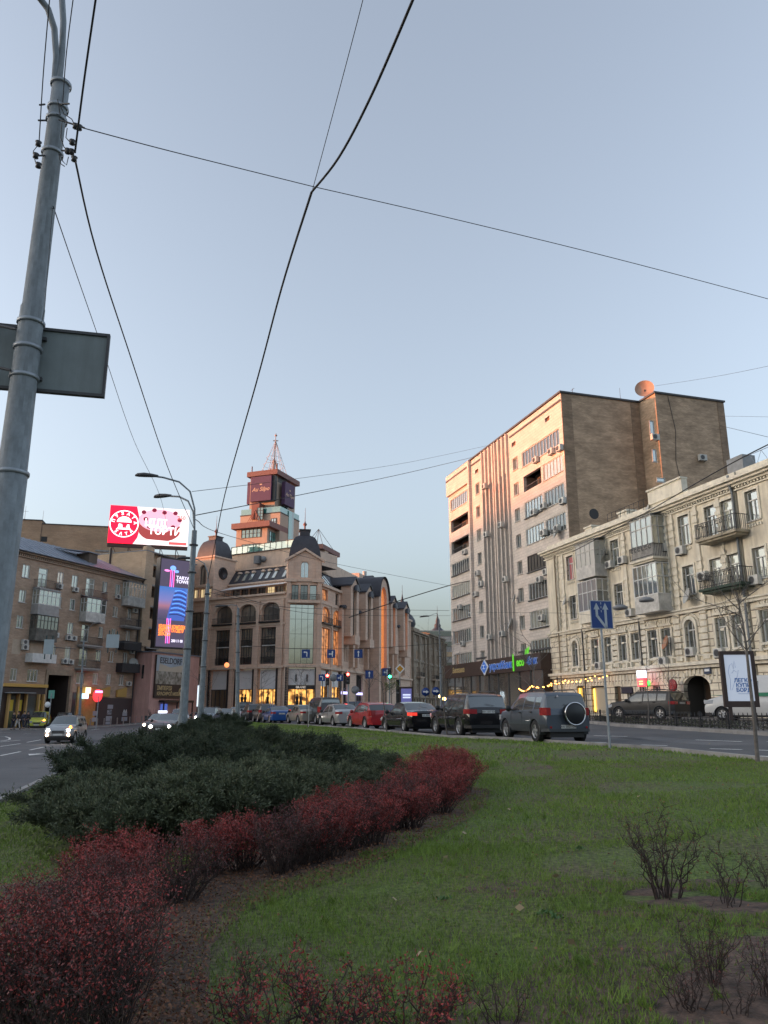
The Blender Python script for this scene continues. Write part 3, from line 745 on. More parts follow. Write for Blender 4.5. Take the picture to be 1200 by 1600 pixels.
mb = MB(); mb.prism(YF, [(22.2,15.9),(23.6,15.9),(23.6,17.3),(22.2,17.3)], -1.6,-.6); mb.build('chimney',[midgrey],t)
# signs on the house
sg = thing('red_round_sign', YF.pt(14.0,.5,4.0), 'round red sign standing out from the cream wall left of the gateway', 'sign')
s,z = YF.px(1051,1071,.7)
mb = MB(); c = YF.pt(s,.7,z); mb.lathe(c, [(.42,.05),(.42,-.05),(.38,-.07),(.001,-.07)], 20, 0, 'y', F=YF); mb.build('disc',[mat('sign_red',(.30,.012,.02),.4)],sg)
MB().tube([YF.pt(s,.02,z+.5),YF.pt(s,.7,z+.5),YF.pt(s,.7,z+.42)],.025,5).build('bracket',[black],sg)
mb=MB(); arc_ring(mb, YF, s, z, .2,.25,.775,.785,.5,2*pi-.5,16); arc_ring(mb, YF, s, z, .09,.13,.775,.785,0,2*pi,12); mb.build('emblem',[mat('sign_red_pale',(.45,.12,.12),.5)],sg)
sg = thing('lit_shop_sign', YF.pt(11,.9,5.3), 'glowing box sign white above and red below on the cream wall', 'sign')
s,z = YF.px(1003,1060,.9)
MB().box(YF, s-.5,s+.35,.75,.95,z+.05,z+.55).build('panel',[mat('lit_white',(.8,.85,1),.5,emit=(.7,.8,1),estr=1.5)],sg)
MB().box(YF, s-.5,s+.35,.75,.95,z-.55,z+.04).build('panel',[mat('lit_red',(.8,.1,.1),.5,emit=(1,.05,.06),estr=1.6)],sg)
MB().box(YF, s-.3,s+.15,.955,.965,z-.25,z-.17).box(YF, s-.3,s+.15,.955,.965,z-.42,z-.34).box(YF, s-.35,s+.2,.955,.965,z+.22,z+.3).build('lettering',[lampwarm],sg)
MB().tube([YF.pt(s,.02,z+.6),YF.pt(s,.85,z+.6),YF.pt(s,.85,z+.55)],.03,5).build('bracket',[black],sg)
MB().box(YF, 12.4,13.0,.05,.14,3.25,3.55).build('exit_lamp',[mat('lit_green',(.1,.8,.2),.4,emit=(.05,.9,.1),estr=1.2)],t)
sg = MB(); sg.box(YF, 9.5,10.9,.05,.1,2.75,3.2); single(sg,'name_plate',[mat('plate_navy',(.02,.025,.05),.4)],YF.pt(10,0,2.8),'small dark nameplate beside the brown door of the cream house','sign')
mb = MB(); mb.box(YF, 18.95,19.55,.1,.16,3.8,4.6,0); mb.box(YF,19.02,19.48,.165,.17,3.95,4.1,1); mb.box(YF,19.02,19.48,.165,.17,4.25,4.35,1)
single(mb,'address_plate',[mat('plate_blue',(.05,.07,.12),.4),signwhite],YF.pt(19.2,0,4),'small blue and white address plate above the right of the gateway arch','sign')
# string lights with bulbs
sl = thing('string_lights', YF.pt(0,2.2,3.6), 'strings of warm bulbs hung at the left foot of the cream house', 'string lights')
bm_ = MB(); wi = MB(); rr = random.Random(5)
for (p0,p1) in ((YF.pt(-.5,2.6,3.7),YF.pt(2.2,.3,4.2)),(YF.pt(-1.0,3.4,3.5),YF.pt(1.0,3.2,3.6)),(YF.pt(1.0,3.2,3.6),YF.pt(5.5,3.2,4.0)),(YF.pt(-.6,1.6,4.0),YF.pt(7.2,.4,4.35)),(YF.pt(5.5,3.2,4.0),YF.pt(8.6,.3,4.3))):
    pts = []; n = 14
    for i in range(n+1):
        f = i/n; p = p0.lerp(p1, f); p.z -= .35*4*f*(1-f); pts.append(p)
        if 0 < i < n and rr.random() < .8: bm_.lathe(p-Vector((0,0,.1)), [(.001,.06),(.045,.03),(.055,0),(.04,-.035),(.001,-.05)], 6)
    wi.tube(pts, .012, 4)
wi.build('cable',[black],sl); bm_.build('bulbs',[mat('bulb_warm',(1,.6,.2),.4,emit=(1,.40,.08),estr=4)],sl,kind='stuff')
for s in (-1.0,1.0,5.5): MB().cyl(YF.pt(s,3.2,1.0),YF.pt(s,3.2,4.1),.03,n=6).build('post',[black],sl)
# next house on the right
tops = W_([(24.1,25.1,gl_sky),(26.6,27.6,gl_pale),(29.1,30.1,gl_sky),(31.6,32.6,gl_sky)], 12.7, 14.55)
mids = W_([(24.15,25.15,gl_pale),(26.6,27.6,gl_pale),(29.1,30.1,gl_pale),(31.6,32.6,gl_dark)], 9.15, 11.0)
arches = [(a,a+1,5.4,7.3,0,gl_sky) for a in (24.15,26.6,29.1,31.6)]
t2 = cream_house('town_house', 23.45, 40.0, 'cream plaster house at the right edge, right of the zinc drainpipe', tops, mids, arches, [(26,28,1.0,3.6,.6),(30,32,1.0,3.6,.6)])
for (a,b) in ((26,28),(30,32)): MB().rect(YF,a,b,1.0,3.6,-.28).build('door',[dkb],t2)
mb = MB()
s = 24
while s < 30: mb.cyl(YF.pt(s,-.3,16.1), YF.pt(s+.5,-.3,16.9), .015, n=4); mb.cyl(YF.pt(s+.5,-.3,16.9), YF.pt(s+1,-.3,16.1), .015, n=4); s += 1
mb.cyl(YF.pt(24,-.3,16.9),YF.pt(30,-.3,16.9),.02,n=4); mb.build('roof_railing',[tin],t2)
# ================================================================ LEFT ROW
LR = Frame(-41.6, 85.6, R(68.8))
brickL = brickmat('brown_brick_wall', (.38,.265,.185), (.46,.335,.245), (.30,.24,.19), bw=.28, bh=.085, ms=.012, var=.28, vscale=.4)
brickB = brickmat('warm_brick_wall', (.42,.27,.165), (.50,.335,.215), (.32,.24,.18), bw=.28, bh=.085, ms=.012, var=.22, vscale=.2)
t = thing('apartment_house', LR.pt(0,0,-.5), 'five storey brown brick house with balconies, dark drive-through and grey tin roof', 'apartment house')
BR = t
A, B_, D = gl_sky, gl_pale, gl_dark
ws = []
z5, z4, z3, z2, z1 = 16.2, 13.35, 10.45, 7.52, 4.65
for (a,b,g) in ((1.0,2.05,B_),(6.35,7.35,gl_copper),(8.75,9.75,B_),(14.1,15.05,B_),(16.6,17.55,B_)): ws.append((a,b,z5,z5+1.5,'2',g))
ws += [(3.4,4.8,z5-.8,z5+1.5,'2t',gl_pale),(11.2,12.7,z5-.8,z5+1.5,'2t',gl_pale)]
for (a,b,g) in ((.95,1.95,B_),(6.5,7.4,B_),(8.8,9.7,D),(14.6,15.3,B_),(16.5,17.5,B_),(19.3,20.2,A)): ws.append((a,b,z4,z4+1.4,'2',g))
for (a,b,g) in ((1.0,1.95,D),(6.4,7.35,B_),(8.8,9.75,B_),(14.2,15.05,B_),(16.6,17.4,A)): ws.append((a,b,z3,z3+1.4,'2',g))
ws += [(11.2,12.5,z3-.7,z3+1.4,'2t',A),(19.3,20.3,z3-.4,z3+1.4,'2',A)]
ws += [(6.4,7.3,z2,z2+1.4,'2',B_),(8.8,9.7,z2,z2+1.4,'2',B_),(11.2,12.6,z2-.7,z2+1.4,'2t',A),(14.1,15.05,z2,z2+1.4,'2',A),(16.4,17.4,z2,z2+1.4,'2',lampwarm and gl_copper),(19.2,20.1,z2-.2,z2+1.4,'2',A)]
ws += [(1.0,1.95,z1,z1+1.35,'2',B_),(3.4,4.95,z1,z1+1.35,'3',A),(11.1,12.4,z1,z1+1.35,'2',B_),(13.95,14.9,z1,z1+1.35,'2',B_),(16.4,17.25,z1,z1+1.35,'2',B_),(18.85,19.75,z1,z1+1.35,'2',B_)]
shut = [(.8,2.05,7.55,9.2),(3.4,5.2,7.55,9.2)]
gate = (6.5,10.1,-.6,5.5)
holes = [w[:4] for w in ws] + shut + [gate]
mb = MB(); wall_holes(mb, LR, -.2, 21.9, -1.2, 18.9, holes, 0, .25); shell(mb, LR, -.2, 21.9, 12, -1.2, 18.9)
mb.build('brick_wall', [brickL], t)
for w in ws: window(t, LR, w[0],w[1],w[2],w[3], w[4], w[5], white, d=-.13, fw=.08)
for s in shut: MB().box(LR, s[0],s[1],-.1,-.02,s[2],s[3]).build('roller_shutter',[mat('shutter_beige',(.42,.34,.26),.6,var=.1)],t)
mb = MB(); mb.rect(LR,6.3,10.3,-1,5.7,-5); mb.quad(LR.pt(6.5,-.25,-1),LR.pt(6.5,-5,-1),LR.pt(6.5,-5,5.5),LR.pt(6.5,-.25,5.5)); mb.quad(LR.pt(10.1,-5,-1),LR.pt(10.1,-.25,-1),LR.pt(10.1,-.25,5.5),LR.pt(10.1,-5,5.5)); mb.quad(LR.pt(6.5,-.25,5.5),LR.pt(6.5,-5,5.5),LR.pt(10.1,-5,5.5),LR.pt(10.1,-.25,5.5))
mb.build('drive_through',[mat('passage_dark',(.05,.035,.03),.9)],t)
mb = MB(); mb.box(LR,6.1,6.49,.012,.1,-.8,5.5); mb.box(LR,10.11,10.5,.012,.1,-.8,5.5); mb.box(LR,6.1,10.5,.012,.14,5.51,6.1); mb.build('portal_surround',[mat('portal_plaster',(.30,.235,.17),.9,var=.2)],t)
rf = MB(); e = .45                                             # hipped tin roof
pts = [LR.pt(-.6,e,19.15),LR.pt(22.1,e,19.15),LR.pt(22.1,-12.4,19.15),LR.pt(-.6,-12.4,19.15),LR.pt(-.6,-6,22.3),LR.pt(17.5,-6,22.3)]
rf.add(pts,[(0,1,5,4),(1,2,5),(2,3,4,5),(3,0,4),(0,3,2,1)]); rf.build('roof',[tin],t)
sm_ = MB(); s = 0.
while s < 17: sm_.tube([LR.pt(s,e+.01,19.2),LR.pt(s,-5.9,22.34)],.03,4); s += 1.0
sm_.build('roof_seams',[tin],t)
c = MB(); c.box(LR,-.3,22,.012,.38,18.9,19.12); c.box(LR,-.25,21.95,.012,.2,18.45,18.55)
s = -.1
while s < 21.8: c.box(LR,s,s+.14,.012,.17,18.6,18.85); s += .3
c.build('brick_cornice',[brickL],t)
MB().tube([LR.pt(-.6,e+.05,19.1),LR.pt(22.1,e+.05,19.1)],.08,6).build('gutter',[darkgrey],t)
MB().tube([LR.pt(-.5,.45,19.0),LR.pt(-.05,.14,18.4),LR.pt(-.02,.13,-.5)],.08,7).build('drainpipe',[mat('pipe_pale',(.36,.32,.28),.6)],t)
MB().tube([LR.pt(21.8,.45,19.0),LR.pt(21.7,.14,18.4),LR.pt(21.6,.13,-.5)],.08,7).build('drainpipe',[darkgrey],t)
mb = MB(); p = LR.pt(13.3,-2.2,20.4); mb.box(LR,12.7,14.2,-3.4,-1.3,19.9,21.3); mb.build('dormer',[mat('dormer_wood',(.12,.09,.07),.9)],t); MB().add([LR.pt(12.4,-1.1,21.3),LR.pt(14.5,-1.1,21.3),LR.pt(14.5,-4.6,21.9),LR.pt(9.5,-4.2,21.5),LR.pt(12.4,-1.1,21.4),LR.pt(14.5,-1.1,21.4),LR.pt(14.5,-4.6,22.0),LR.pt(9.5,-4.2,21.6)],[(0,3,2,1),(4,5,6,7),(0,1,5,4),(1,2,6,5),(2,3,7,6),(3,0,4,7)]).build('dormer_roof',[tin],t)
timber = mat('grey_timber', (.13,.125,.11), .9, var=.3)
boards = mat('corrugated_grey', (.33,.32,.31), .7, var=.15)
balcony_open(t, LR, 2.7,6.0,1.1,15.2,1.0, mslab=boards, mrail=mat('rail_rust',(.06,.045,.04),.8), arcs=False)
balcony_glazed(t, LR, 2.8,6.1,1.1,12.35,13.3,15.0,5,2,gl_pale,white,boards,lab='glazed balcony with grey corrugated skirt')
balcony_glazed(t, LR, 2.9,6.2,1.1,9.35,10.5,12.1,6,2,gl_dark,timber,timber,lab='old dark timber balcony')
o = MB(); o.box(LR,2.8,6.4,.02,1.1,6.75,6.9); o.box(LR,2.8,6.4,1.0,1.1,6.9,7.75); o.box(LR,2.8,2.9,.02,1.0,6.9,7.75); o.box(LR,6.3,6.4,.02,1.0,6.9,7.75); o.build('balcony',[white],t,label='balcony with a white solid parapet')
balcony_open(t, LR, 10.5,14.2,1.1,15.2,.95, mslab=mat('slab_red',(.11,.05,.045),.8), mrail=mat('rail_red',(.10,.045,.04),.8), arcs=False)
balcony_glazed(t, LR, 10.5,14.0,1.1,12.3,13.3,15.1,4,2,gl_sky,white,offwhite,lab='white boxed-in balcony')
for z in (9.3,6.5): balcony_open(t, LR, 10.6,14.0,1.1,z,1.0, mslab=boards, mrail=mat('rail_dark',(.05,.04,.035),.8), arcs=False)
balcony_glazed(t, LR, 18.0,21.6,1.1,15.2,16.2,18.2,6,2,gl_pale,white,offwhite,lab='white glazed balcony under the eaves')
balcony_open(t, LR, 17.9,21.3,1.1,12.35,1.0, mslab=boards, mrail=darkgrey, arcs=False)
for z in (9.35,6.45):
    o = MB(); o.box(LR,18.0,21.5,.02,1.1,z-.15,z); o.box(LR,18.0,21.5,1.0,1.08,z,z+1.0); o.box(LR,18.0,18.08,.02,1.0,z,z+1); o.box(LR,21.42,21.5,.02,1.0,z,z+1); o.build('balcony',[mat('balcony_black',(.025,.025,.03),.5,var=.2)],t,label='balcony with solid black parapet')
for px,py in ((93,916),(118,921),(79,944),(184,932),(87,992),(107,996),(115,997),(39,1003),(39,1011),(101,1033),(110,1034),(211,954),(206,1018),(201,1068)):
    s,z = LR.px(px,py,.2); ac_unit(t, LR, s, z-.3, .02)
s,z = LR.px(212,1037,.6); sat_dish(t, LR, s-.3, z, .7, .02)
# shop at its left foot
sh = MB(); sh.box(LR,-.2,6.1,.02,.25,-.9,4.0); 
sh.build('shop_front',[mat('shop_front_dark',(.035,.022,.02),.5)],t)
MB().box(LR,-.2,6.2,.02,.5,4.01,4.35).build('fascia',[mat('fascia_yellow',(.55,.33,.08),.6)],t)
mb = MB(); mb.box(LR,.3,3.4,.26,1.6,3.3,3.4); mb.build('canopy',[midgrey],t)
for s in (.7,2.0,3.1,4.9,5.6): MB().box(LR,s,s+.18,.26,.6,-.6,3.25).build('pillar',[mat('pillar_gold',(.50,.31,.12),.5)],t)
for s in (1.3,2.5,5.2): MB().box(LR,s-.3,s+.3,.262,.3,1.4,2.6).build('poster',[mat('poster_yellow',(.55,.42,.03),.5)],t)
mb = MB(); mb.box(LR,.95,1.9,.262,.28,-.4,3.0); mb.box(LR,3.5,4.8,.262,.28,-.4,3.0); mb.build('shop_window',[gl_dark],t)
# right foot: banners, yellow shop, lit signs
mb = MB(); mb.box(LR,14.8,21.6,.02,.15,-1.0,3.0); mb.build('hoarding',[mat('hoarding_brown',(.055,.035,.035),.6)],t)
mb = MB(); mb.box(LR,11.4,14.7,.02,.15,-1.0,4.3); mb.build('shop_front',[mat('ochre_panel',(.38,.22,.07),.7,var=.2)],t)
for a in (15.2,18.4): 
    o = MB(); o.prism(LR,[(a,3.15),(a+1.8,3.15),(a+1.8,4.4),(a,4.0)],.02,.3); o.build('awning',[mat('awning_ochre',(.45,.28,.08),.7)],t)
for (s,z,w_,h_) in ((14.75,1.1,.9,.55),(14.7,.35,.9,.5),(17.4,1.9,1.0,.5),(17.3,1.25,.8,.6),(17.3,.45,1.1,.6),(17.3,-.1,1.1,.35),(20.3,.95,.9,.4),(20.3,.35,1.1,.5)):
    MB().box(LR,s-w_/2,s+w_/2,.16,.18,z-h_/2,z+h_/2).build('notice',[mat('notice_pale',(.30,.30,.34),.6)],t)
text(t, LR, 17.3,1.27,'СМ',.7,darkgrey,d=.19); text(t, LR, 20.3,1.3,'АА',.6,signwhite,d=.19)
mb = MB(); mb.rect(LR,10.7,11.3,-.6,3.6,.03); mb.build('doorway',[black],t)
sg = MB(); sg.box(LR,12.3,13.1,.5,.6,3.5,4.2,0); sg.box(LR,11.7,12.8,.5,.6,2.85,3.45,1); single(sg,'lit_shop_sign',[mat('lit_yellow',(1,.9,.5),.5,emit=(1,.85,.4),estr=1.2),mat('lit_cyan',(.6,.9,1),.5,emit=(.4,.8,1),estr=1.0)],LR.pt(12.4,.5,3),'small lit sign yellow above pale blue on the ochre shop front','sign')
s,z = LR.px(152.5,1087,1.5)
sg = thing('red_round_lit_sign',LR.pt(s,1.5,z),'glowing round red sign on the brown brick house beside the dark hoarding','sign')
MB().lathe(LR.pt(s,1.5,z),[(.75,.08),(.75,-.08),(.5,-.1),(.001,-.1)],20,0,'y',F=LR).build('disc',[mat('lit_red_disc',(.8,.05,.05),.5,emit=(1,.03,.04),estr=1.1)],sg)
MB().box(LR,s-.6,s+.6,1.62,1.7,z+.35,z+.6).build('lettering',[mat('lit_pink',(1,.4,.8),.5,emit=(1,.3,.8),estr=1.4)],sg)
MB().box(LR,s-.05,s+.05,.02,1.4,z-.05,z+.05).build('bracket',[black],sg)

# ---- block with balcony stack, next to it
t = thing('brick_stair_block', LR.pt(22,0,-.5), 'tan brick block with recessed balconies between the brown house and the tall screen', 'apartment block')
tanb = brickmat('tan_brick', (.50,.37,.245), (.56,.42,.29), (.42,.33,.25), bw=.28, bh=.085, ms=.01, var=.15, vscale=.3)
hs = [(24.0,26.6,z0,z0+1.55) for z0 in (11.0,14.0,17.0,19.9)] + [(24.0,26.6,8.9-.9,8.9+.9)]
mb = MB(); wall_holes(mb, LR, 22.0,34.0,-1,23.2,hs,-.4,1.3); 
for a,b in (((22.0,-.4),(22.0,-13)),((22.0,-13),(34,-13)),((34,-13),(34,-.4))): mb.quad(LR.pt(*a,-1),LR.pt(*b,-1),LR.pt(*b,23.2),LR.pt(*a,23.2))
mb.box(LR,22.0,23.7,-.38,.3,10,23.9); mb.quad(LR.pt(22,-.4,23.2),LR.pt(34,-.4,23.2),LR.pt(34,-13,23.2),LR.pt(22,-13,23.2))
mb.build('brick_wall',[tanb],t)
for h in hs:
    mb = MB(); mb.rect(LR,h[0],h[1],h[2],h[3],-1.68); o = mb.build('loggia_wall',[mat('loggia_back',(.10,.075,.06),.9)],t); window(t,LR,h[0]+.4,h[0]+1.5,h[2]+.2,h[3]-.1,'2',gl_sky,offwhite,d=-1.6,sill=False)
    MB().box(LR,h[0]-.1,h[1]+.1,-.38,-.05,h[3],h[3]+.22).build('lintel',[concrete],t)
    r = MB(); s = h[0]
    while s < h[1]: r.box(LR,s,s+.03,-.44,-.41,h[2],h[2]+.8); s += .3
    r.box(LR,h[0],h[1],-.45,-.41,h[2]+.8,h[2]+.85); r.build('railing',[darkgrey],t)
MB().box(LR,21.95,34.1,-13.1,.35,23.2,23.35).build('roof',[midgrey],t)
MB().box(LR,22.3,22.9,-.05,.33,23.9,24.1).build('coping',[concrete],t)
MB().tube([LR.pt(21.97,-6,24.0),LR.pt(21.95,-6,20.6)],.16,6).build('drainpipe',[black],t)
# ---- taller dark brick block carrying the roof billboard, and the long tan brick block behind
q = at(152,865,116); DB = Frame(q.x,q.y,R(14))
t = thing('brown_brick_block', (q.x,q.y,-.7), 'dark brown brick block under the red roof billboard', 'apartment block')
s1,zt = DB.px(140,851); s2,_ = DB.px(291,860)
mb = MB(); shell(mb,DB,s1+1.0,s2,11,-1,zt-1.0,front=True); mb.build('brick_wall',[brickL],t)
mb = MB(); mb.box(DB,s1+.9,s1+3.6,-.5,.05,zt-.98,zt-.75); mb.build('coping',[concrete],t)
q = at(36,814,128); TB = Frame(q.x,q.y,R(12))
t = thing('tan_brick_block', (q.x,q.y,-.7), 'long tan brick block rising behind the tin roof, catching the sunset', 'apartment block')
s0,zt = TB.px(30,812); s1,_ = TB.px(66,813); s2,_ = TB.px(97,818); s3,_ = TB.px(166,818)
mb = MB(); shell(mb,TB,s0-14,s1,12,-1,zt,front=True); shell(mb,TB,s1,s3+6,11,-1,zt-.6,front=True); mb.build('brick_wall',[brickB],t)
mb = MB(); mb.box(TB,s0-14,s1+.1,-12,.12,zt,zt+.15); mb.box(TB,s1+.1,s3+6,-11,.12,zt-.6,zt-.45); mb.build('coping',[darkgrey],t)
s,z = TB.px(69,842); mb = MB(); mb.rect(TB,s-.5,s+.5,z-.5,z+.4,.03); mb.build('window',[black],t)
mb = MB(); mb.rect(TB,s1-2.2,s1+3.0,14,zt-4.3,.02); mb.build('brick_patch',[brickL],t)
s,z = TB.px(66,820); mb = MB(); mb.cyl(TB.pt(s,.05,z-3),TB.pt(s,.05,z+2.5),.04,.02,5); mb.build('antenna',[black],t)
s,z = TB.px(35,800); mb = MB(); mb.cyl(TB.pt(s,-2,zt),TB.pt(s,-2,zt+3),.04,.02,5); mb.cyl(TB.pt(s-.5,-2,zt+2),TB.pt(s+.5,-2,zt+2),.02,.02,4); mb.build('antenna',[black],t)
# unseen rows added farther left, sized so their roofs shade the street
for i,(x,y,l,h,a) in enumerate(((-150,-70,80,32.0,90),(-150,10.2,62,32.6,90),(-153,72.5,90,32.4,90))):
    FF = Frame(x,y,R(a)); t = thing('apartment_block',(x,y,-.7),['brick block far left, nearest the viewer, outside the photograph','brick block far left, middle one of three','brick block far left, behind the tan brick block'][i],'apartment block')
    hs = [(s_,s_+1.3,z_,z_+1.5) for s_ in np.arange(3,l-3,4.) for z_ in np.arange(3,h-3,3.3)]
    mb = MB(); wall_holes(mb,FF,0,l,-1,h,hs,0,.2); shell(mb,FF,0,l,13,-1,h); mb.build('brick_wall',[brickB],t)
    g = MB()
    for h_ in hs: g.rect(FF,*h_,-.15)
    g.build('windows',[gl_sky],t,kind='stuff')
    MB().box(FF,-.2,l+.2,-13.2,.3,h,h+.3).build('roof',[darkgrey],t)

# ---- pink building with the big poster
t = thing('pink_building', LR.pt(22,2.4,-.5), 'windowless pink plaster building at the corner below the tall screen', 'building')
pink = mat('pink_plaster',(.60,.36,.315),.85,var=.08,vscale=.5,stain=.35,uvc=True)
mb = MB(); P0 = LR.pt(22.2,2.4,0)
mb.rect(LR,22.2,33.2,-1,9.1,2.4); mb.quad(LR.pt(22.2,-.3,-1),LR.pt(22.2,2.4,-1),LR.pt(22.2,2.4,9.1),LR.pt(22.2,-.3,9.1)); mb.quad(LR.pt(33.2,2.4,-1),LR.pt(33.2,-.3,-1),LR.pt(33.2,-.3,9.1),LR.pt(33.2,2.4,9.1)); mb.quad(LR.pt(22.2,2.4,9.1),LR.pt(33.2,2.4,9.1),LR.pt(33.2,-.3,9.1),LR.pt(22.2,-.3,9.1))
mb.build('wall',[pink],t)
SF = Frame(LR.pt(22.2,0,0).x,LR.pt(22.2,0,0).y,R(68.8-90))
MB().rect(SF,.9,1.25,5.6,7.4,.03).build('window',[gl_dark],t)
MB().box(LR,22.0,33.4,-.3,2.55,9.1,9.25).build('coping',[tin],t)
q = at(232,1095,104); 
def banner(name, FR, label, s0,s1,z0,z1,d0,d1,cat='billboard',m=None):
    t = thing(name, FR.pt(s0,d0,z0), label, cat); MB().box(FR,s0,s1,d0,d1,z0,z1).build('panel',[m or darkgrey],t); return t
PO = Frame(LR.pt(23.4,2.6,0).x,LR.pt(23.4,2.6,0).y,R(68.8))
a,zt = LR.px(249,1023,2.8); b,_ = LR.px(290,1026,2.8); _,zb = LR.px(246,1090,2.8)
a -= .3
t = banner('wall_poster', LR, 'tall poster of a bright hall on the pink building, lettering at its top and bottom', a,b,zb,zt,2.45,2.7, 'poster', mat('poster_dark',(.05,.035,.03),.5))
def fr(s0,s1,z0,z1): return (a+(b-a)*s0, a+(b-a)*s1, zb+(zt-zb)*z0, zb+(zt-zb)*z1)
d_ = 2.705
MB().rect(LR,*fr(0,1,.62,1),d_).build('picture',[mat('poster_sky',(.40,.48,.56),.5,var=.12,vscale=.3)],t)
MB().rect(LR,*fr(0,1,.32,.62),d_).build('picture',[mat('poster_crowd',(.50,.47,.42),.5,col2=(.10,.09,.06),vscale=1.6)],t)
n_ = MB(); n_.prism(LR,[(fr(.08,0,0,0)[0],fr(0,0,.62,0)[2]),(fr(.95,0,0,0)[0],fr(0,0,.62,0)[2]),(fr(.95,0,0,0)[0],fr(0,0,.8,0)[2]),(fr(.5,0,0,0)[0],fr(0,0,.72,0)[2]),(fr(.1,0,0,0)[0],fr(0,0,.8,0)[2])],d_+.004,d_+.01); n_.build('picture',[mat('poster_cream',(.58,.52,.42),.5)],t)
text(t,LR,(a+b)/2,zb+(zt-zb)*.87,'ЕЅЕLDORF'.replace('Ѕ','S').replace('Е','E'),1.15,mat('poster_ink',(.07,.07,.08),.5),d=d_+.02,bold=.01,sx=.95)
text(t,LR,a+(b-a)*.07,zb+(zt-zb)*.22,'ІМПЕРІЯ',.75,mat('poster_gold',(.55,.42,.22),.5),d=d_+.02,bold=.02,align='LEFT'); text(t,LR,a+(b-a)*.07,zb+(zt-zb)*.09,'КРАСИВОЇ МЕБЛІ',.62,MC['poster_gold'],d=d_+.02,bold=.02,align='LEFT')
mb = MB(); arc_ring(mb,LR,b-.4,zb+(zt-zb)*.15,.4,.6,d_,d_+.03,pi*.35,pi*1.65,14); mb.build('emblem',[MC['poster_gold']],t)
# glazed kiosk frame below the poster
t = thing('entrance_porch', LR.pt(24,4,-.6), 'dark framed glass porch at the foot of the pink building', 'porch')
mb = MB(); mb.box(LR,24.2,31,2.5,3.4,2.5,2.8); 
for s in (24.2,27.2,30.8): mb.box(LR,s,s+.15,3.2,3.35,-.7,2.5)
mb.build('frame',[black],t); MB().box(LR,24.6,26.0,2.5,2.6,.3,2.3).build('screen',[mat('lit_blue',(.1,.15,.4),.4,emit=(.05,.10,.4),estr=.5)],t)

# ---- tall lit screen
q = at(249,940,101); SC = Frame(q.x,q.y,R(40))
a,zt = SC.px(253,872,.35); b,_ = SC.px(297,876,.35); _,zb = SC.px(247,1010,.35)
t = thing('tall_screen', SC.pt(a,0,zb), 'tall narrow lit advertising screen with a curved tower at dusk and pink lines', 'advertising screen')
MB().box(SC,a-.15,b+.15,-.9,.3,zb-.15,zt+.15).build('housing',[black],t)
def em(n,c,s=.85): return mat(n,c,.6,emit=c,estr=s)
pur = em('screen_plum',(.055,.045,.075),.7); L_ = b-a; H_ = zt-zb
MB().rect(SC,a,b,zb,zt,.305).build('screen',[pur],t)
def grad(name, cols, z0, z1, s=.9):
    m = bpy.data.materials.new(name); m.use_nodes = True; n = m.node_tree.nodes; l = m.node_tree.links; b_ = n['Principled BSDF']
    tc = n.new('ShaderNodeTexCoord'); sp = n.new('ShaderNodeSeparateXYZ'); mr = n.new('ShaderNodeMapRange'); mr.inputs['From Min'].default_value = z0; mr.inputs['From Max'].default_value = z1
    cr = n.new('ShaderNodeValToRGB'); l.new(tc.outputs['UV'],sp.inputs[0]); l.new(sp.outputs['Y'],mr.inputs['Value']); l.new(mr.outputs['Result'],cr.inputs[0])
    for i,(p,c) in enumerate(cols):
        e = cr.color_ramp.elements[i] if i < 2 else cr.color_ramp.elements.new(p)
        e.position = p; e.color = (*c,1)
    l.new(cr.outputs[0],b_.inputs['Emission Color']); b_.inputs['Emission Strength'].default_value = s*ES; b_.inputs['Base Color'].default_value = (.02,.02,.02,1)
    return m
def sp_(x,y): return (a+L_*x, zb+H_*y)
MB().rect(SC,a,b,zb+H_*.30,zb+H_*.68,.31).build('picture',[grad('screen_dusk',[(0,(.06,.06,.12)),(1,(.05,.20,.62)),(.28,(.14,.10,.2)),(.42,(.42,.18,.26)),(.6,(.22,.22,.55))],zb+H_*.30,zb+H_*.68,.5)],t)
MB().prism(SC,[sp_(.30,.30),sp_(.92,.30),sp_(.98,.45),sp_(.97,.60),sp_(.88,.675),sp_(.68,.66),sp_(.5,.58),sp_(.38,.44)],.312,.318).build('picture',[em('screen_tower',(.035,.07,.26),.9)],t)
ln = MB(); l2 = MB()
for i in range(12):
    y = .36+i*.025; x0 = .38+.16*(i/12)**.8; pts = [SC.pt(sp_(x0+(.95-x0)*f,0)[0],.325,sp_(0,y+.02*sin(f*pi)-.015*f)[1]) for f in (0,.25,.5,.75,1)]
    (ln if i%2 else l2).tube(pts,.045,4)
ln.build('picture',[em('screen_cyan',(.10,.30,.85),.9)],t); l2.build('picture',[em('screen_black',(.02,.02,.05),.3)],t)
ln = MB(); l2 = MB()
for i,x in enumerate((.34,.40,.46)):
    (ln if i%2 == 0 else l2).box(SC,sp_(x,0)[0],sp_(x+.022,0)[0],.32,.33,sp_(0,.68)[1],sp_(0,.88 if i!=1 else .9)[1]); (ln if i%2==0 else l2).box(SC,sp_(x-.02,0)[0],sp_(x+.002,0)[0],.32,.33,sp_(0,.04)[1],sp_(0,.32)[1])
ln.build('picture',[em('screen_pink',(.95,.10,.42),1.2)],t); l2.build('picture',[em('screen_violet',(.45,.2,.8),1.2)],t)
mb = MB()
for (x,y,r,k,e) in ((.22,.865,.4,0,.35),(.42,.90,.42,1,.8),(.55,.865,.32,1,.6)):
    s_,z_ = sp_(x,y); m_ = MB(); m_.prism(SC,[(s_+r*cos(u_*pi/8),z_+r*e*sin(u_*pi/8)) for u_ in range(16)],.32,.335+.002*k); m_.build('picture',[em('screen_magenta',(.85,.22,.6),.9) if k==0 else em('screen_azure',(.15,.30,.85),.9)],t)
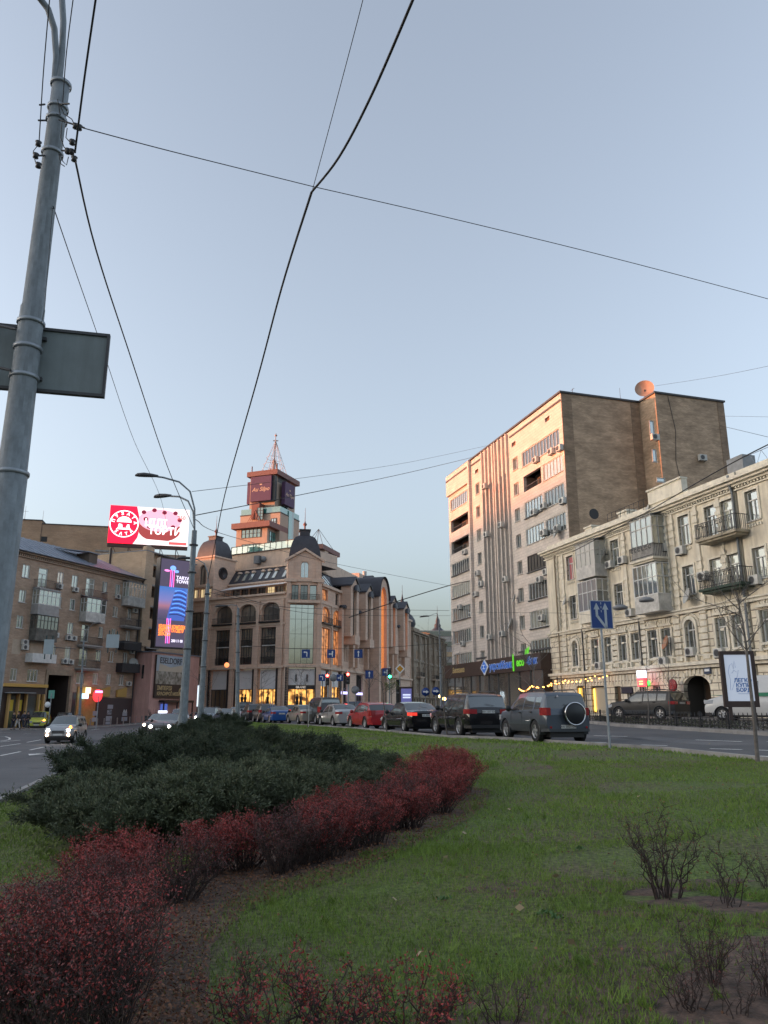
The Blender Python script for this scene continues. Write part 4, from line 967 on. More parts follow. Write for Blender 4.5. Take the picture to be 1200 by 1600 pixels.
wht = em('screen_white',(.65,.6,.75),.9); org = em('screen_orange',(1.0,.22,.03),1.1)
text(t,SC,*sp_(.55,.795),'TARYAN',.62,wht,d=.33,bold=.012,align='LEFT'); text(t,SC,*sp_(.55,.75),'TOWERS',.62,wht,d=.33,bold=.012,align='LEFT')
for i,q_ in enumerate(('КРАЩИЙ КОМПЛЕКС','ЄВРОПИ ТА СВІТУ','2019-2020')): text(t,SC,*sp_(.06,.225-.042*i),q_,.62,org,d=.33,bold=.018,align='LEFT',sx=.62)
text(t,SC,*sp_(.52,.07),'200 11 00',.5,wht,d=.33,bold=.012,align='LEFT',sx=.8)

# ---- red and white roof billboard
q = at(172,848,107); BB = Frame(q.x,q.y,R(15))
a,zt = BB.px(173,789); b,_ = BB.px(296.5,798); _,zb = BB.px(169.5,848)
t = thing('roof_billboard', BB.pt(a,0,zb), 'lit roof billboard, red with a white ring at left and a pink cake at right', 'billboard')
MB().box(BB,a,b,-.5,0,zb,zt).build('panel',[darkgrey],t)
mb = MB(); x = a+.6
while x < b: mb.box(BB,x,x+.12,-.45,-.3,zb-4.0,zb); mb.tube([BB.pt(x,-.4,zb-.1),BB.pt(x+1.2,-2.5,zb-2.6)],.05,4); x += 2.2
mb.box(BB,a,b,-.5,-.1,zb-.5,zb-.02); mb.build('support_frame',[mat('rust_steel',(.10,.06,.05),.8)],t)
L_ = b-a; H_ = zt-zb
def bp_(x,y): return (a+L_*x, zb+H_*y)
red = em('billboard_red',(.80,.006,.03),1.25); wh = em('billboard_white',(.80,.66,.66),.72)
MB().rect(BB,a,b,zb,zt,.01).build('screen',[wh],t)
MB().prism(BB,[bp_(0,0),bp_(.31,0),bp_(.37,.2),bp_(.38,.62),bp_(.33,1),bp_(0,1)],.012,.03).build('picture',[red],t)
cx,cz = bp_(.185,.52); wr = em('billboard_line',(.9,.85,.85),1.1)
mb = MB(); R_ = H_*.36; arc_ring(mb,BB,cx,cz,R_*.93,R_,.032,.05,0,2*pi,40); mb.build('emblem',[wr],t)
import itertools
def ringtext(s_, a0, a1, inv=False):
    for i,ch in enumerate(s_):
        an = a0+(a1-a0)*i/(len(s_)-1); r = R_*.76
        text(t,BB,cx+r*cos(an),cz+r*sin(an),ch,R_*.30,wr,d=.04,bold=.02,rot=(an-pi/2 if not inv else an+pi/2))
ringtext('ПУЗАТА', R(165), R(8)); ringtext('ХАТА', R(228), R(315), True)
mb = MB(); r = R_*.44; mb.prism(BB,[(cx+r*1.15*cos(u*pi/12),cz+.12*R_+r*.95*sin(u*pi/12)) for u in range(13)],.032,.05)
mb.prism(BB,[(cx-r*1.2,cz-R_*.42),(cx+r*1.2,cz-R_*.42),(cx+r*.95,cz-R_*.30),(cx-r*.95,cz-R_*.30)],.032,.05); mb.prism(BB,[(cx-r*.9,cz-R_*.26),(cx-r*.2,cz-R_*.26),(cx-r*.3,cz-R_*.04),(cx-r*.8,cz-R_*.0)],.032,.05)
mb.prism(BB,[(cx+r*.35,cz-R_*.28),(cx+r*.9,cz-R_*.28),(cx+r*.8,cz-R_*.02),(cx+r*.5,cz-R_*.05)],.032,.05); mb.build('emblem',[wr],t)
def ell(c,rx,rz,n=28,a0=0,a1=2*pi): return [(c[0]+rx*cos(a0+(a1-a0)*i/n),c[1]+rz*sin(a0+(a1-a0)*i/n)) for i in range(n)]
c0 = bp_(.63,.42); MB().prism(BB,ell(c0,L_*.27,H_*.33),.014,.034).build('picture',[mat('cake_brown',(.22,.04,.03),.6,emit=(.25,.04,.04),estr=.8)],t)
c1 = bp_(.63,.66); MB().prism(BB,ell(c1,L_*.27,H_*.30),.036,.05).build('picture',[em('cake_pink',(.80,.36,.45),.7)],t)
mb = MB()
for x,y in ((.42,.86),(.45,.68),(.55,.93),(.68,.88),(.82,.88),(.88,.7),(.80,.5),(.5,.48)): mb.prism(BB,ell(bp_(x,y),.33,.3,12),.052,.075)
mb.build('picture',[em('cherry',(.16,.01,.03),.7)],t)
MB().prism(BB,[bp_(.35,.0),bp_(1,.0),bp_(1,.1),bp_(.42,.15),bp_(.37,.26)],.036,.052).build('picture',[em('strip_pink',(.85,.7,.7),.75)],t)
MB().rect(BB,*[v for v in (bp_(.76,0)[0],bp_(.985,0)[0],bp_(0,.03)[1],bp_(0,.1)[1])],.055).build('picture',[em('strip_red',(.6,.08,.08),.9)],t)
text(t,BB,*bp_(.58,.58),'ЦІЛІ',H_*.27,wr,d=.07,bold=.03,sx=.9); text(t,BB,*bp_(.70,.37),'ТОРТИ',H_*.27,wr,d=.07,bold=.03,sx=.9)
text(t,BB,*bp_(.90,.76),'250',H_*.14,em('num_red',(.6,.1,.08),.8),d=.07,bold=.01); text(t,BB,*bp_(.56,.075),'для всіх приємних',H_*.085,em('grey_txt',(.5,.4,.4),.8),d=.07,sx=.95)
# ================================================================ ARCADE BUILDING ON THE CORNER
ML = Frame(-14.5,114,R(-30)); MCF = Frame(-14.5,114,R(9)); c1_ = MCF.pt(5.1,0,0); MR = Frame(c1_.x,c1_.y,R(73))
stone = brickmat('beige_stone', (.66,.475,.36), (.70,.51,.395), (.50,.36,.27), bw=.9, bh=.45, ms=.012, var=.13, vscale=.35, bump=.2)
stone2 = mat('beige_trim', (.70,.53,.41), .8, var=.1, vscale=1, stain=.25, uvc=True)
slate = mat('slate_roof', (.045,.045,.055), .55, var=.2, vscale=1.2)
redstone = mat('red_granite', (.22,.10,.085), .6, var=.1)
blackgr = mat('black_granite', (.03,.026,.028), .35)
shoplit = mat('shop_interior_lit', (.6,.4,.15), .7, emit=(1,.56,.13), estr=.75, col2=(.12,.06,.02), vscale=1.2)
def warm_glow_mat(name, s):
    m = bpy.data.materials.new(name); m.use_nodes = True; n = m.node_tree.nodes; l = m.node_tree.links; b_ = n['Principled BSDF']
    tc = n.new('ShaderNodeTexCoord'); nz = n.new('ShaderNodeTexNoise'); nz.inputs['Scale'].default_value = 1.1; nz.inputs['Detail'].default_value = 4; l.new(tc.outputs['UV'],nz.inputs['Vector'])
    cr = n.new('ShaderNodeValToRGB'); e = cr.color_ramp.elements; e[0].position=.40; e[0].color=(.10,.035,.01,1); e[1].position=.56; e[1].color=(1,.50,.12,1)
    l.new(nz.outputs['Fac'],cr.inputs[0]); l.new(cr.outputs[0],b_.inputs['Emission Color']); b_.inputs['Emission Strength'].default_value = s*ES; b_.inputs['Base Color'].default_value=(.2,.12,.05,1); b_.inputs['Roughness'].default_value=.15
    return m
shoplit = warm_glow_mat('shop_interior_lit', .8)
sheet = mat('white_sheet', (.76,.74,.73), .7, var=.06, vscale=.6)
gl_mid = glassmat('glass_mid',(.07,.065,.06),.24)
mullion = mat('mullion_dark', (.05,.045,.045), .5)
t = thing('shopping_arcade', MCF.pt(2.5,0,1.0), 'beige stone corner shopping arcade with dark domes, tall windows and glowing shop fronts', 'arcade building')
# ---------- left face
L = ML
arch_ = [(-13.9,-10.4,14.5,17.2,1.1),(-9.0,-5.7,14.5,17.2,1.1),(-4.6,-1.2,14.5,17.2,1.1)]
tall_ = [(-13.7,-10.7,8.1,13.5),(-8.7,-6.2,8.1,13.5),(-4.8,-1.8,8.1,13.5)]
shop_ = [(-14.3,-10.8,1,7.4),(-9.0,-5.9,1,7.4),(-5.0,-1.5,1,7.4)]
mb = MB(); wall_holes(mb,L,-21,0,.5,18.6,arch_+tall_+shop_+[(-20.0,-15.6,8.1,16.6),(-20.0,-15.6,1,7.0)],0,.7)
for h in arch_: arch_fill(mb,L,h[0],h[1],h[3],1.1,0,.7)
mb.quad(L.pt(-21,0,.5),L.pt(-21,0,18.6),L.pt(-21,-16,18.6),L.pt(-21,-16,.5))
mb.build('left_wall',[stone],t)
for h in arch_:
    window(t,L,h[0],h[1],h[2],h[3]-.0,'4g',gl_mid,mullion,d=-.6,fw=.07,sill=False,arch=.62)
    r = MB(); r.box(L,h[0]-.2,h[1]+.2,.02,.5,h[2]-.35,h[2]-.15); s = h[0]-.1
    while s < h[1]+.15: r.box(L,s,s+.03,.44,.47,h[2]-.15,h[2]+.75); s += .18
    r.box(L,h[0]-.2,h[1]+.2,.42,.49,h[2]+.72,h[2]+.78); r.build('railing',[black],t)
    f = MB(); c = (h[0]+h[1])/2; arc_ring(f,L,c,h[3]-1.1,(h[1]-h[0])/2+.02,(h[1]-h[0])/2+.3,.012,.14,n=16,ey=.66); f.build('archivolt',[stone2],t)
for h in tall_+[(-20.0,-15.6,8.1,16.6)]:
    window(t,L,h[0],h[1],h[2],h[3],'5ggg',gl_mid if h[0]>-15 else gl_sky,mullion,d=-.5,fw=.08,sill=False)
    if h[0] > -15:
        for z in (8.3,10.9):
            r = MB(); s = h[0]+.2
            while s < h[1]-.2: r.box(L,s,s+.03,-.2,-.17,z,z+.8); s += .15
            r.box(L,h[0]+.1,h[1]-.1,-.22,-.15,z+.8,z+.86); r.build('railing',[black],t)
        MB().box(L,h[0]+.3,h[1]-.3,-.45,-.2,10.75,10.9).build('ledge',[offwhite],t)
mb = MB()
for z0,z1,d in ((7.45,7.75,.35),(13.75,14.1,.15),(18.3,18.6,.35),(17.6,17.75,.1)): mb.box(L,-21,-.02,.012,d,z0,z1)
mb.build('cornice',[stone2],t)
for s in (-15.1,-9.85,-5.2,-.65): MB().box(L,s-.28,s+.28,.012,.22,1,17.55).build('pilaster',[stone],t)
for i,h in enumerate(shop_):
    MB().box(L,h[0]+.15,h[1]-.15,-.55,-.45,4.5,7.3).build('hanging_sheet',[sheet],t)
    MB().rect(L,h[0],h[1],1,4.5,-.6).build('shop_window',[shoplit if i else glassmat('shop_dim',(.12,.08,.05),.15)],t)
    f = MB()
    for s in np.linspace(h[0],h[1],5): f.box(L,s-.05,s+.05,-.6,-.5,1,4.5)
    f.box(L,h[0],h[1],-.62,-.48,4.4,4.52); f.build('shop_frame',[mullion],t)
    MB().box(L,h[0]-.3,h[0],-.3,.1,1,7.4).box(L,h[1],h[1]+.3,-.3,.1,1,7.4).build('door_jamb',[blackgr],t)
MB().box(L,-20,-15.6,-.8,-.6,1,7).build('shop_window',[glassmat('shop_dim2',(.05,.05,.07),.25)],t)
o = MB(); o.box(L,-19.2,-18.7,-.5,-.4,2,4.6); o.box(L,-17.4,-17.1,-.5,-.4,2,5.2); o.build('lit_sign',[mat('cool_lit',(.8,.85,1),.5,emit=(.8,.9,1),estr=1.6)],t)
# setback storeys
mb = MB(); mb.quad(L.pt(-21,-3.5,18.6),L.pt(-21,0,18.6),L.pt(0,0,18.6),L.pt(0,-3.5,18.6))
hs = [(s,s+1.5,18.9,20.3) for s in np.arange(-13.6,-2,1.75)]
wall_holes(mb,L,-14.5,1.5,18.6,21.2,hs,-3.5,.3)
mb.build('terrace_wall',[stone],t)
for i,h in enumerate(hs): window(t,L,*h,'2',gl_dark if i < 4 else mat('warm_window',(.6,.5,.3),.4,emit=(1,.75,.4),estr=.35) if i in (4,6) else gl_sky,mullion,d=-3.7,fw=.06,sill=False)
aw = MB(); aw.add([L.pt(-14,-3.4,20.75),L.pt(-1.5,-3.4,20.75),L.pt(-1.5,-1.1,20.15),L.pt(-14,-1.1,19.95),L.pt(-14,-3.4,20.68),L.pt(-1.5,-3.4,20.68),L.pt(-1.5,-1.1,20.08),L.pt(-14,-1.1,19.88)],[(0,1,2,3),(7,6,5,4),(0,4,5,1),(1,5,6,2),(2,6,7,3),(3,7,4,0)]); aw.build('awning',[sheet],t)
r = MB()
for s in np.arange(-14,-.5,1.5): r.cyl(L.pt(s,-.3,18.6),L.pt(s,-.3,19.6),.025,n=4)
r.tube([L.pt(-14.5,-.3,19.6),L.pt(-.5,-.3,19.6)],.03,4); r.tube([L.pt(-14.5,-.3,19.1),L.pt(-.5,-.3,19.1)],.02,4); r.build('terrace_railing',[darkgrey],t)
mb = MB(); mb.add([L.pt(-14.6,-3.4,21.2),L.pt(1.0,-3.4,21.2),L.pt(1.0,-5.2,23.7),L.pt(-14.6,-5.2,23.7),L.pt(1.0,-12,23.7),L.pt(-14.6,-12,23.7)],[(0,1,2,3),(3,2,4,5)]); mb.build('mansard_roof',[slate],t)
MB().box(L,-14.7,1.0,-5.4,-5.0,23.7,23.95).box(L,-14.6,1,-3.6,-3.2,21.0,21.22).build('roof_coping',[stone2],t)
dw = MB()
for s in (-13.2,-11.7,-10.3,-8.3,-7.0,-5.6,-3.6):
    o = MB(); p = []; 
    for z,k in ((21.7,0),(23.1,1)):
        d = -3.4-(z-21.2)*.72
        p.append((z,d))
    o.hexa([L.pt(s-.28,p[0][1]+.12,p[0][0]),L.pt(s+.28,p[0][1]+.12,p[0][0]),L.pt(s+.28,p[0][1]-.2,p[0][0]),L.pt(s-.28,p[0][1]-.2,p[0][0]),L.pt(s-.28,p[1][1]+.12,p[1][0]),L.pt(s+.28,p[1][1]+.12,p[1][0]),L.pt(s+.28,p[1][1]-.2,p[1][0]),L.pt(s-.28,p[1][1]-.2,p[1][0])])
    o.build('roof_window',[gl_pale],t)
    h_ = MB(); h_.lathe(L.pt(s,p[1][1]+.05,23.05),[(.001,.3),(.34,.3),(.36,.0),(.34,-.3),(.001,-.3)],10,0,'y',0,pi,F=L); h_.build('roof_window_hood',[stone2],t)
mb = MB(); mb.rect(L,-19,-3,23.6,27.3,-8); mb.quad(L.pt(-3,-8,23.6),L.pt(-3,-18,23.6),L.pt(-3,-18,27.3),L.pt(-3,-8,27.3)); mb.build('attic_wall',[stone2],t)
mb = MB(); mb.box(L,-12.6,-11.6,-7.95,-7.2,25.2,26.5); mb.lathe(L.pt(-11.0,-7.9,25.9),[(.5,0),(.5,-.25),(.001,-.3)],12,0,'y',F=L); mb.build('roof_duct',[midgrey],t)
g = MB(); g.rect(L,-18,-3.2,27.35,28.5,-7.7); gg = g.build('terrace_glass',[gl_green],t); f = MB()
for s in np.arange(-18,-3,1.2): f.box(L,s-.03,s+.03,-7.72,-7.64,27.3,28.55)
f.box(L,-18,-3.2,-7.74,-7.62,28.5,28.6); f.build('frame',[mullion],gg)
MB().box(L,-19,-3,-18,-7.65,27.3,27.34).build('roof_terrace',[midgrey],t)
# left tower with its dome
mb = MB(); wall_holes(mb,L,-19.3,-14.6,18.6,25.3,[(-17.7,-16.2,21.0,24.2),(-18.9,-17.9,18.9,20.3),(-17.5,-16.4,18.9,20.3),(-16.0,-15.0,18.9,20.3)],.05,.5); arch_fill(mb,L,-17.7,-16.2,24.2,.75,.05,.5)
mb.quad(L.pt(-14.6,.05,18.6),L.pt(-14.6,-5,18.6),L.pt(-14.6,-5,25.3),L.pt(-14.6,.05,25.3)); mb.quad(L.pt(-19.3,-5,18.6),L.pt(-19.3,.05,18.6),L.pt(-19.3,.05,25.3),L.pt(-19.3,-5,25.3)); mb.build('corner_tower',[stone],t)
window(t,L,-17.7,-16.2,21.0,24.2,'2',gl_sky,mullion,d=-.35,sill=False,arch=1)
for h in ((-18.9,-17.9),(-17.5,-16.4),(-16.0,-15.0)): window(t,L,h[0],h[1],18.9,20.3,'2',mat('warm_window',(.6,.5,.3),.4),mullion,d=-.35,sill=False)
mb = MB(); mb.box(L,-19.5,-14.4,-5.2,.25,25.3,25.55); mb.box(L,-19.4,-14.5,.06,.25,20.5,20.75); mb.build('cornice',[stone2],t)
SD = Frame(L.pt(-14.6,0,0).x,L.pt(-14.6,0,0).y,R(60)); 
oc = MB(); oc.lathe(SD.pt(2.0,.03,22.9),[(1.0,0),(1.0,-.15),(.75,-.15),(.75,-.02),(.001,-.02)],20,0,'y',F=SD); oc.build('oculus',[blackgr],t)
def dome(par, F, s0, s1, y0, y1, z, h, top=.32, n=9, tz=1.2, fin=2.4, name='dome'):
    """square bell-shaped dome"""
    mb = MB(); cs, cy = (s0+s1)/2, (y0+y1)/2; vs = []; N = n
    for i in range(N+1):
        f = i/N; k = top+(1-top)*sqrt(max(0,1-f**1.7)); zz = z+h*f
        hs_, hy = (s1-s0)/2*k, (y1-y0)/2*k
        vs += [F.pt(cs-hs_,cy+hy,zz),F.pt(cs+hs_,cy+hy,zz),F.pt(cs+hs_,cy-hy,zz),F.pt(cs-hs_,cy-hy,zz)]
    fs = [(i*4+j,i*4+(j+1)%4,(i+1)*4+(j+1)%4,(i+1)*4+j) for i in range(N) for j in range(4)]
    mb.add(vs,fs); hs_,hy = (s1-s0)/2*top,(y1-y0)/2*top; k = top
    mb.box(F,cs-hs_*.95,cs+hs_*.95,cy-hy*.95,cy+hy*.95,z+h-.05,z+h+tz*.8); mb.box(F,cs-hs_*1.1,cs+hs_*1.1,cy-hy*1.1,cy+hy*1.1,z+h+tz*.8,z+h+tz)
    o = mb.build(name,[slate],par)
    c = F.pt(cs,cy,z+h+tz); MB().lathe(c,[(.28,0),(.14,.2),(.12,.6),(.3,.85),(.3,1.0),(.1,1.25),(.05,1.5),(.02,fin+1.2)],8).build('finial',[redstone],o)
    return o
dome(t,L,-18.9,-15.0,-4.6,-.4,25.55,3.1,top=.42,tz=.7)
# ---------- chamfered corner
Mf = MCF
hs = [(.5,4.1,8.0,16.7),(.7,1.7,17.4,19.6),(2.0,3.1,17.4,19.6),(3.4,4.4,17.4,19.6),(.6,4.4,1,7.5),(1.95,3.15,20.7,23.2)]
mb = MB(); wall_holes(mb,Mf,0,5.1,.5,23.1,hs,.5,.6); arch_fill(mb,Mf,1.95,3.15,23.2,.6,.5,.6)
mb.add([Mf.pt(-.2,.5,23.1),Mf.pt(5.3,.5,23.1),Mf.pt(2.55,.5,24.9)],[(0,1,2)])
for s,F2 in ((0,1),(5.1,-1)): mb.quad(Mf.pt(s,.5,.5),Mf.pt(s,.5,23.1),Mf.pt(s,-2.5,23.1),Mf.pt(s,-2.5,.5))
mb.quad(Mf.pt(0,-2.5,18),Mf.pt(0,-2.5,23.1),Mf.pt(-.0,-5.5,23.1),Mf.pt(0,-5.5,18)); mb.quad(Mf.pt(5.1,-2.5,18),Mf.pt(5.1,-2.5,23.1),Mf.pt(5.1,-5.5,23.1),Mf.pt(5.1,-5.5,18))
mb.build('corner_tower',[stone],t)
mb = MB(); mb.prism(Mf,[(-.5,23.0),(2.55,24.85),(5.6,23.0),(5.6,23.35),(2.55,25.2),(-.5,23.35)],.3,.85)
mb.box(Mf,-.4,1.4,.4,.9,20.0,20.5); mb.box(Mf,3.7,5.5,.4,.9,20.0,20.5); mb.box(Mf,1.4,3.7,.51,.7,20.1,20.4); mb.box(Mf,.2,4.9,.51,1.1,16.85,17.25); mb.box(Mf,-.2,5.3,.51,.8,7.55,7.85)
mb.build('pediment',[stone2],t)
for a in (-.05,4.55): MB().box(Mf,a,a+.6,.51,.75,1,20.0).build('pilaster',[stone],t)
for a in (.15,4.2): MB().box(Mf,a,a+.75,.51,.65,20.5,23.0).build('pilaster',[stone],t)
gm = window(t,Mf,.5,4.1,8.0,16.7,'4ggg',glassmat('mirror_glass',(.12,.14,.12),.72,wav=.01),mullion,d=.15,fw=.06,sill=False)
for a,b in ((.7,1.7),(2.0,3.1),(3.4,4.4)): window(t,Mf,a,b,17.4,19.6,'2g' if a<3 else '1',gl_dark if a<3 else gl_sky,mullion,d=.1,fw=.06,sill=False)
window(t,Mf,1.95,3.15,20.7,23.2,'2',glassmat('glass_bluesky',(.2,.28,.35),.5),stone2,d=.2,sill=False,arch=1)
MB().box(Mf,.6,4.4,.0,.1,5.0,7.3).build('hanging_sheet',[sheet],t)
mb = MB(); mb.rect(Mf,.6,4.4,1,4.4,-.05); mb.build('shop_window',[shoplit],t)
f = MB()
for s in (.6,1.6,3.3,4.3): f.box(Mf,s-.05,s+.07,-.04,.1,1,4.4)
f.box(Mf,.6,4.4,-.04,.2,4.4,4.95); f.box(Mf,.1,.6,.3,.75,1,7.5); f.box(Mf,4.4,4.6,.3,.72,1,7.5); f.build('shop_frame',[blackgr],t)
text(t,Mf,2.45,4.68,'GRAND',.42,mat('sign_soft',(.6,.55,.5),.5,emit=(.7,.6,.5),estr=.4),d=.22,bold=.01)
for s in (1.7,3.3): MB().box(Mf,s-.1,s+.1,.12,.3,5.5,6.5).build('wall_lamp',[black],t)
r = MB(); s = .3
while s < 4.9: r.box(Mf,s,s+.03,1.0,1.03,17.25,18.1); s += .16
r.box(Mf,.25,4.9,.97,1.05,18.1,18.16); r.build('railing',[black],t)
dome(t,Mf,.15,4.95,-4.6,.1,23.6,4.0,top=.34,n=10,tz=1.0)
# ---------- right face
F = MR; 
H1 = [(.4,4.0,14.3,16.7,1.2),(5.3,8.4,14.3,16.7,1.2)]
H2 = [(.4,4.2,8.2,13.5),(5.5,9.0,8.2,13.5)]; H3 = [(.5,2.9,17.6,19.3),(6.2,7.6,17.5,19.4)]
H4 = [(.4,3.2,1,7.3),(4.6,8.6,1,7.3)]
units = [(F.px(q_,1000,1.7)[0],3.0) for q_ in (554,577,616,635)]; portal = (F.px(600,980,2.4)[0],4.2)
slots = [(s+k*.75-1.5,s+k*.75-1.15,9.0,11.0) for s,_ in units for k in range(5)]
bays = [(s-1.7,s+1.7,1,7.2) for s,_ in units]+[(portal[0]-1.5,portal[0]+1.5,1,6.5)]
mb = MB(); wall_holes(mb,F,0,52,.5,20.0,H1+H2+H3+H4+slots+bays,0,.5)
for h in H1: arch_fill(mb,F,h[0],h[1],h[3],1.2,0,.5)
mb.quad(F.pt(52,0,.5),F.pt(52,-16,.5),F.pt(52,-16,20),F.pt(52,0,20)); mb.build('right_wall',[stone],t)
sunset_glass = warm_glow_mat('warm_lit_room', .5); _cr = [n_ for n_ in sunset_glass.node_tree.nodes if n_.type=='VALTORGB'][0].color_ramp.elements; _cr[0].color=(.16,.06,.03,1); _cr[0].position=.36; _cr[1].color=(1,.36,.12,1); _cr[1].position=.66  # emission painted in for sunset reflected in these panes, no lamp behind
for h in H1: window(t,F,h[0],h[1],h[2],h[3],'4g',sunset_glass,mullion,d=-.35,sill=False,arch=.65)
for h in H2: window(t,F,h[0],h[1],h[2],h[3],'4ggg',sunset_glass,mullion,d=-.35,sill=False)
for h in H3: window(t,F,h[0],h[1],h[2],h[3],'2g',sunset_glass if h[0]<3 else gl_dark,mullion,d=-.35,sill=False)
for h in slots: MB().rect(F,h[0],h[1],h[2],h[3],-.3).build('slot_window',[gl_dark],t)
for i,h in enumerate(H4):
    MB().box(F,h[0]+.1,h[1]-.1,-.3,-.2,4.9,7.2).build('hanging_sheet',[sheet],t); MB().rect(F,h[0],h[1],1,4.9,-.45).build('shop_window',[shoplit],t)
    f = MB()
    for s in np.linspace(h[0],h[1],4): f.box(F,s-.05,s+.05,-.44,-.3,1,4.9)
    f.box(F,h[1],h[1]+.4,-.3,.1,1,7.3); f.build('shop_frame',[blackgr],t)
lilac = mat('lilac_lit',(.6,.55,.9),.5,emit=(.55,.5,1),estr=.9)
for i,h in enumerate(bays):
    MB().rect(F,h[0],h[1],1,h[3],-.45).build('shop_window',[gl_dark],t)
    f = MB()
    for s in np.linspace(h[0],h[1],4): f.box(F,s-.06,s+.06,-.44,-.3,1,h[3])
    f.box(F,h[0],h[1],-.44,-.25,4.6,4.9); f.build('shop_frame',[mullion],t)
    if i in (0,1): MB().box(F,h[0]+.3,h[1]-.3,-.2,.1,3.9,4.3).build('lit_sign',[lilac],t)
    if i == 0: MB().rect(F,h[0]+.3,h[0]+2.2,1.2,3.6,-.43).build('shop_window',[shoplit],t)
mb = MB()
for z0,z1,d in ((7.4,7.75,.3),(19.6,20.0,.35)): mb.box(F,0,52,.012,d,z0,z1)
mb.box(F,0,12.5,.012,.12,13.75,14.0); mb.box(F,0,12.5,.012,.12,17.0,17.2); mb.build('cornice',[stone2],t)
for s in (.1,4.7,9.6,51.2): MB().box(F,s-.25,s+.25,.012,.14,1,19.5 if s > 10 else 17).build('pilaster',[stone],t)
for h in H1:
    r = MB(); r.box(F,h[0]-.2,h[1]+.2,.02,.55,h[2]-.3,h[2]-.1); s = h[0]-.1
    while s < h[1]+.15: r.box(F,s,s+.03,.48,.51,h[2]-.1,h[2]+.7); s += .18
    r.box(F,h[0]-.2,h[1]+.2,.46,.53,h[2]+.7,h[2]+.76); r.build('railing',[black],t)
green_strip = glassmat('strip_glass',(.06,.09,.06),.35)
for i,(s,w_) in enumerate(units):
    mb = MB(); d = 1.7; zt = 20.9
    mb.box(F,s-2.0,s-.85,.02,d,12.8,zt-.7); mb.box(F,s+.85,s+2.0,.02,d,12.8,zt-.7)
    mb.prism(F,[(s-2.0,zt-.7),(s+2.0,zt-.7),(s+2.0,zt),(s,zt+1.4),(s-2.0,zt)],.02,d)
    mb.box(F,s-1.2,s+1.2,.02,d+.5,11.6,13.0)
    mb.build('gabled_bay',[stone],t)
    r = MB(); r.hexa([F.pt(s-2.3,d+.25,zt-.1),F.pt(s,d+.25,zt+1.45),F.pt(s,-3,zt+1.45),F.pt(s-2.3,-3,zt-.1),F.pt(s-2.3,d+.25,zt+.15),F.pt(s,d+.25,zt+1.75),F.pt(s,-3,zt+1.75),F.pt(s-2.3,-3,zt+.15)])
    r.hexa([F.pt(s,d+.25,zt+1.45),F.pt(s+2.3,d+.25,zt-.1),F.pt(s+2.3,-3,zt-.1),F.pt(s,-3,zt+1.45),F.pt(s,d+.25,zt+1.75),F.pt(s+2.3,d+.25,zt+.15),F.pt(s+2.3,-3,zt+.15),F.pt(s,-3,zt+1.75)]); r.build('gable_roof',[slate],t)
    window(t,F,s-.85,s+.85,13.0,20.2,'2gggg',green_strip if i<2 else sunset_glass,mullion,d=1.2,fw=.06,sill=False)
    o = MB(); o.lathe(F.pt(s,d+.1,20.2),[(1.0,0),(1.1,-.4),(.001,-.4)],12,0,'y',0,pi,F=F); o.build('hood',[slate],t)
    for e in (-2.7,2.7):
        q = MB(); q.box(F,s+e-.4,s+e+.4,.02,.7,8.2,17.2); q.build('buttress',[stone],t)
        q = MB(); q.lathe(F.pt(s+e,.95,17.2),[(.001,.75),(.5,.75),(.5,-.15),(.001,-.15)],12,0,'y',0,pi,F=F); q.build('hood',[slate],t)
s,w_ = portal                                               # barrel-vaulted portal
mb = MB(); mb.box(F,s-2.9,s-1.7,.02,2.4,1,20.8); mb.box(F,s+1.7,s+2.9,.02,2.4,1,20.8); mb.box(F,s-1.7,s+1.7,.02,1.8,8.5,20.8)
arc_ring(mb,F,s,20.8,1.7,2.9,.02,2.4,0,pi,16,ey=1.25); mb.build('portal',[stone],t)
mb = MB(); n = 16
vs = [F.pt(s+3.0*cos(pi*i/n),2.7,20.8+3.8*sin(pi*i/n)) for i in range(n+1)]+[F.pt(s+3.0*cos(pi*i/n),-9,20.8+3.8*sin(pi*i/n)) for i in range(n+1)]
mb.add(vs,[(i,i+1,n+2+i,n+1+i) for i in range(n)],0,True); vs = [F.pt(s+3.2*cos(pi*i/n),2.7,20.8+4.0*sin(pi*i/n)) for i in range(n+1)]+[F.pt(s+3.2*cos(pi*i/n),-9,20.8+4.0*sin(pi*i/n)) for i in range(n+1)]
mb.add(vs,[(i,n+1+i,n+2+i,i+1) for i in range(n)],0,True); mb.build('barrel_roof',[slate],t)
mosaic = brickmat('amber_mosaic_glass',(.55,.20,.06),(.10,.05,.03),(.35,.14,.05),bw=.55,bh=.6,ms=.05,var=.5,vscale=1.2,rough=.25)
mosaic.node_tree.nodes['Principled BSDF'].inputs['Emission Color'].default_value=(1,.30,.08,1); mosaic.node_tree.nodes['Principled BSDF'].inputs['Emission Strength'].default_value=.10  # low orange emission imitates the sunset reflected in the mosaic
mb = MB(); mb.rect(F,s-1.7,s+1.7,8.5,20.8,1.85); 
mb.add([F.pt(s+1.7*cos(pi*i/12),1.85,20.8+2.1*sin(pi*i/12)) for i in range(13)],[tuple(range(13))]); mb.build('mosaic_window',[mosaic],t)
mb = MB(); s2,z2,r2 = MR.px(583,910,-3)[0]-4,25.0,3.0; n=16                  # second barrel up on the roof
vs = [MR.pt(s2+r2*cos(pi*i/n)+4,-3,z2-1.6+r2*1.2*sin(pi*i/n)) for i in range(n+1)]+[MR.pt(s2+r2*cos(pi*i/n)+4,-13,z2-1.6+r2*1.2*sin(pi*i/n)) for i in range(n+1)]
mb.add(vs,[(i,n+1+i,n+2+i,i+1) for i in range(n)],0,True); mb.add(vs[:n+1],[tuple(range(n+1))]); mb.build('barrel_roof',[slate],t)
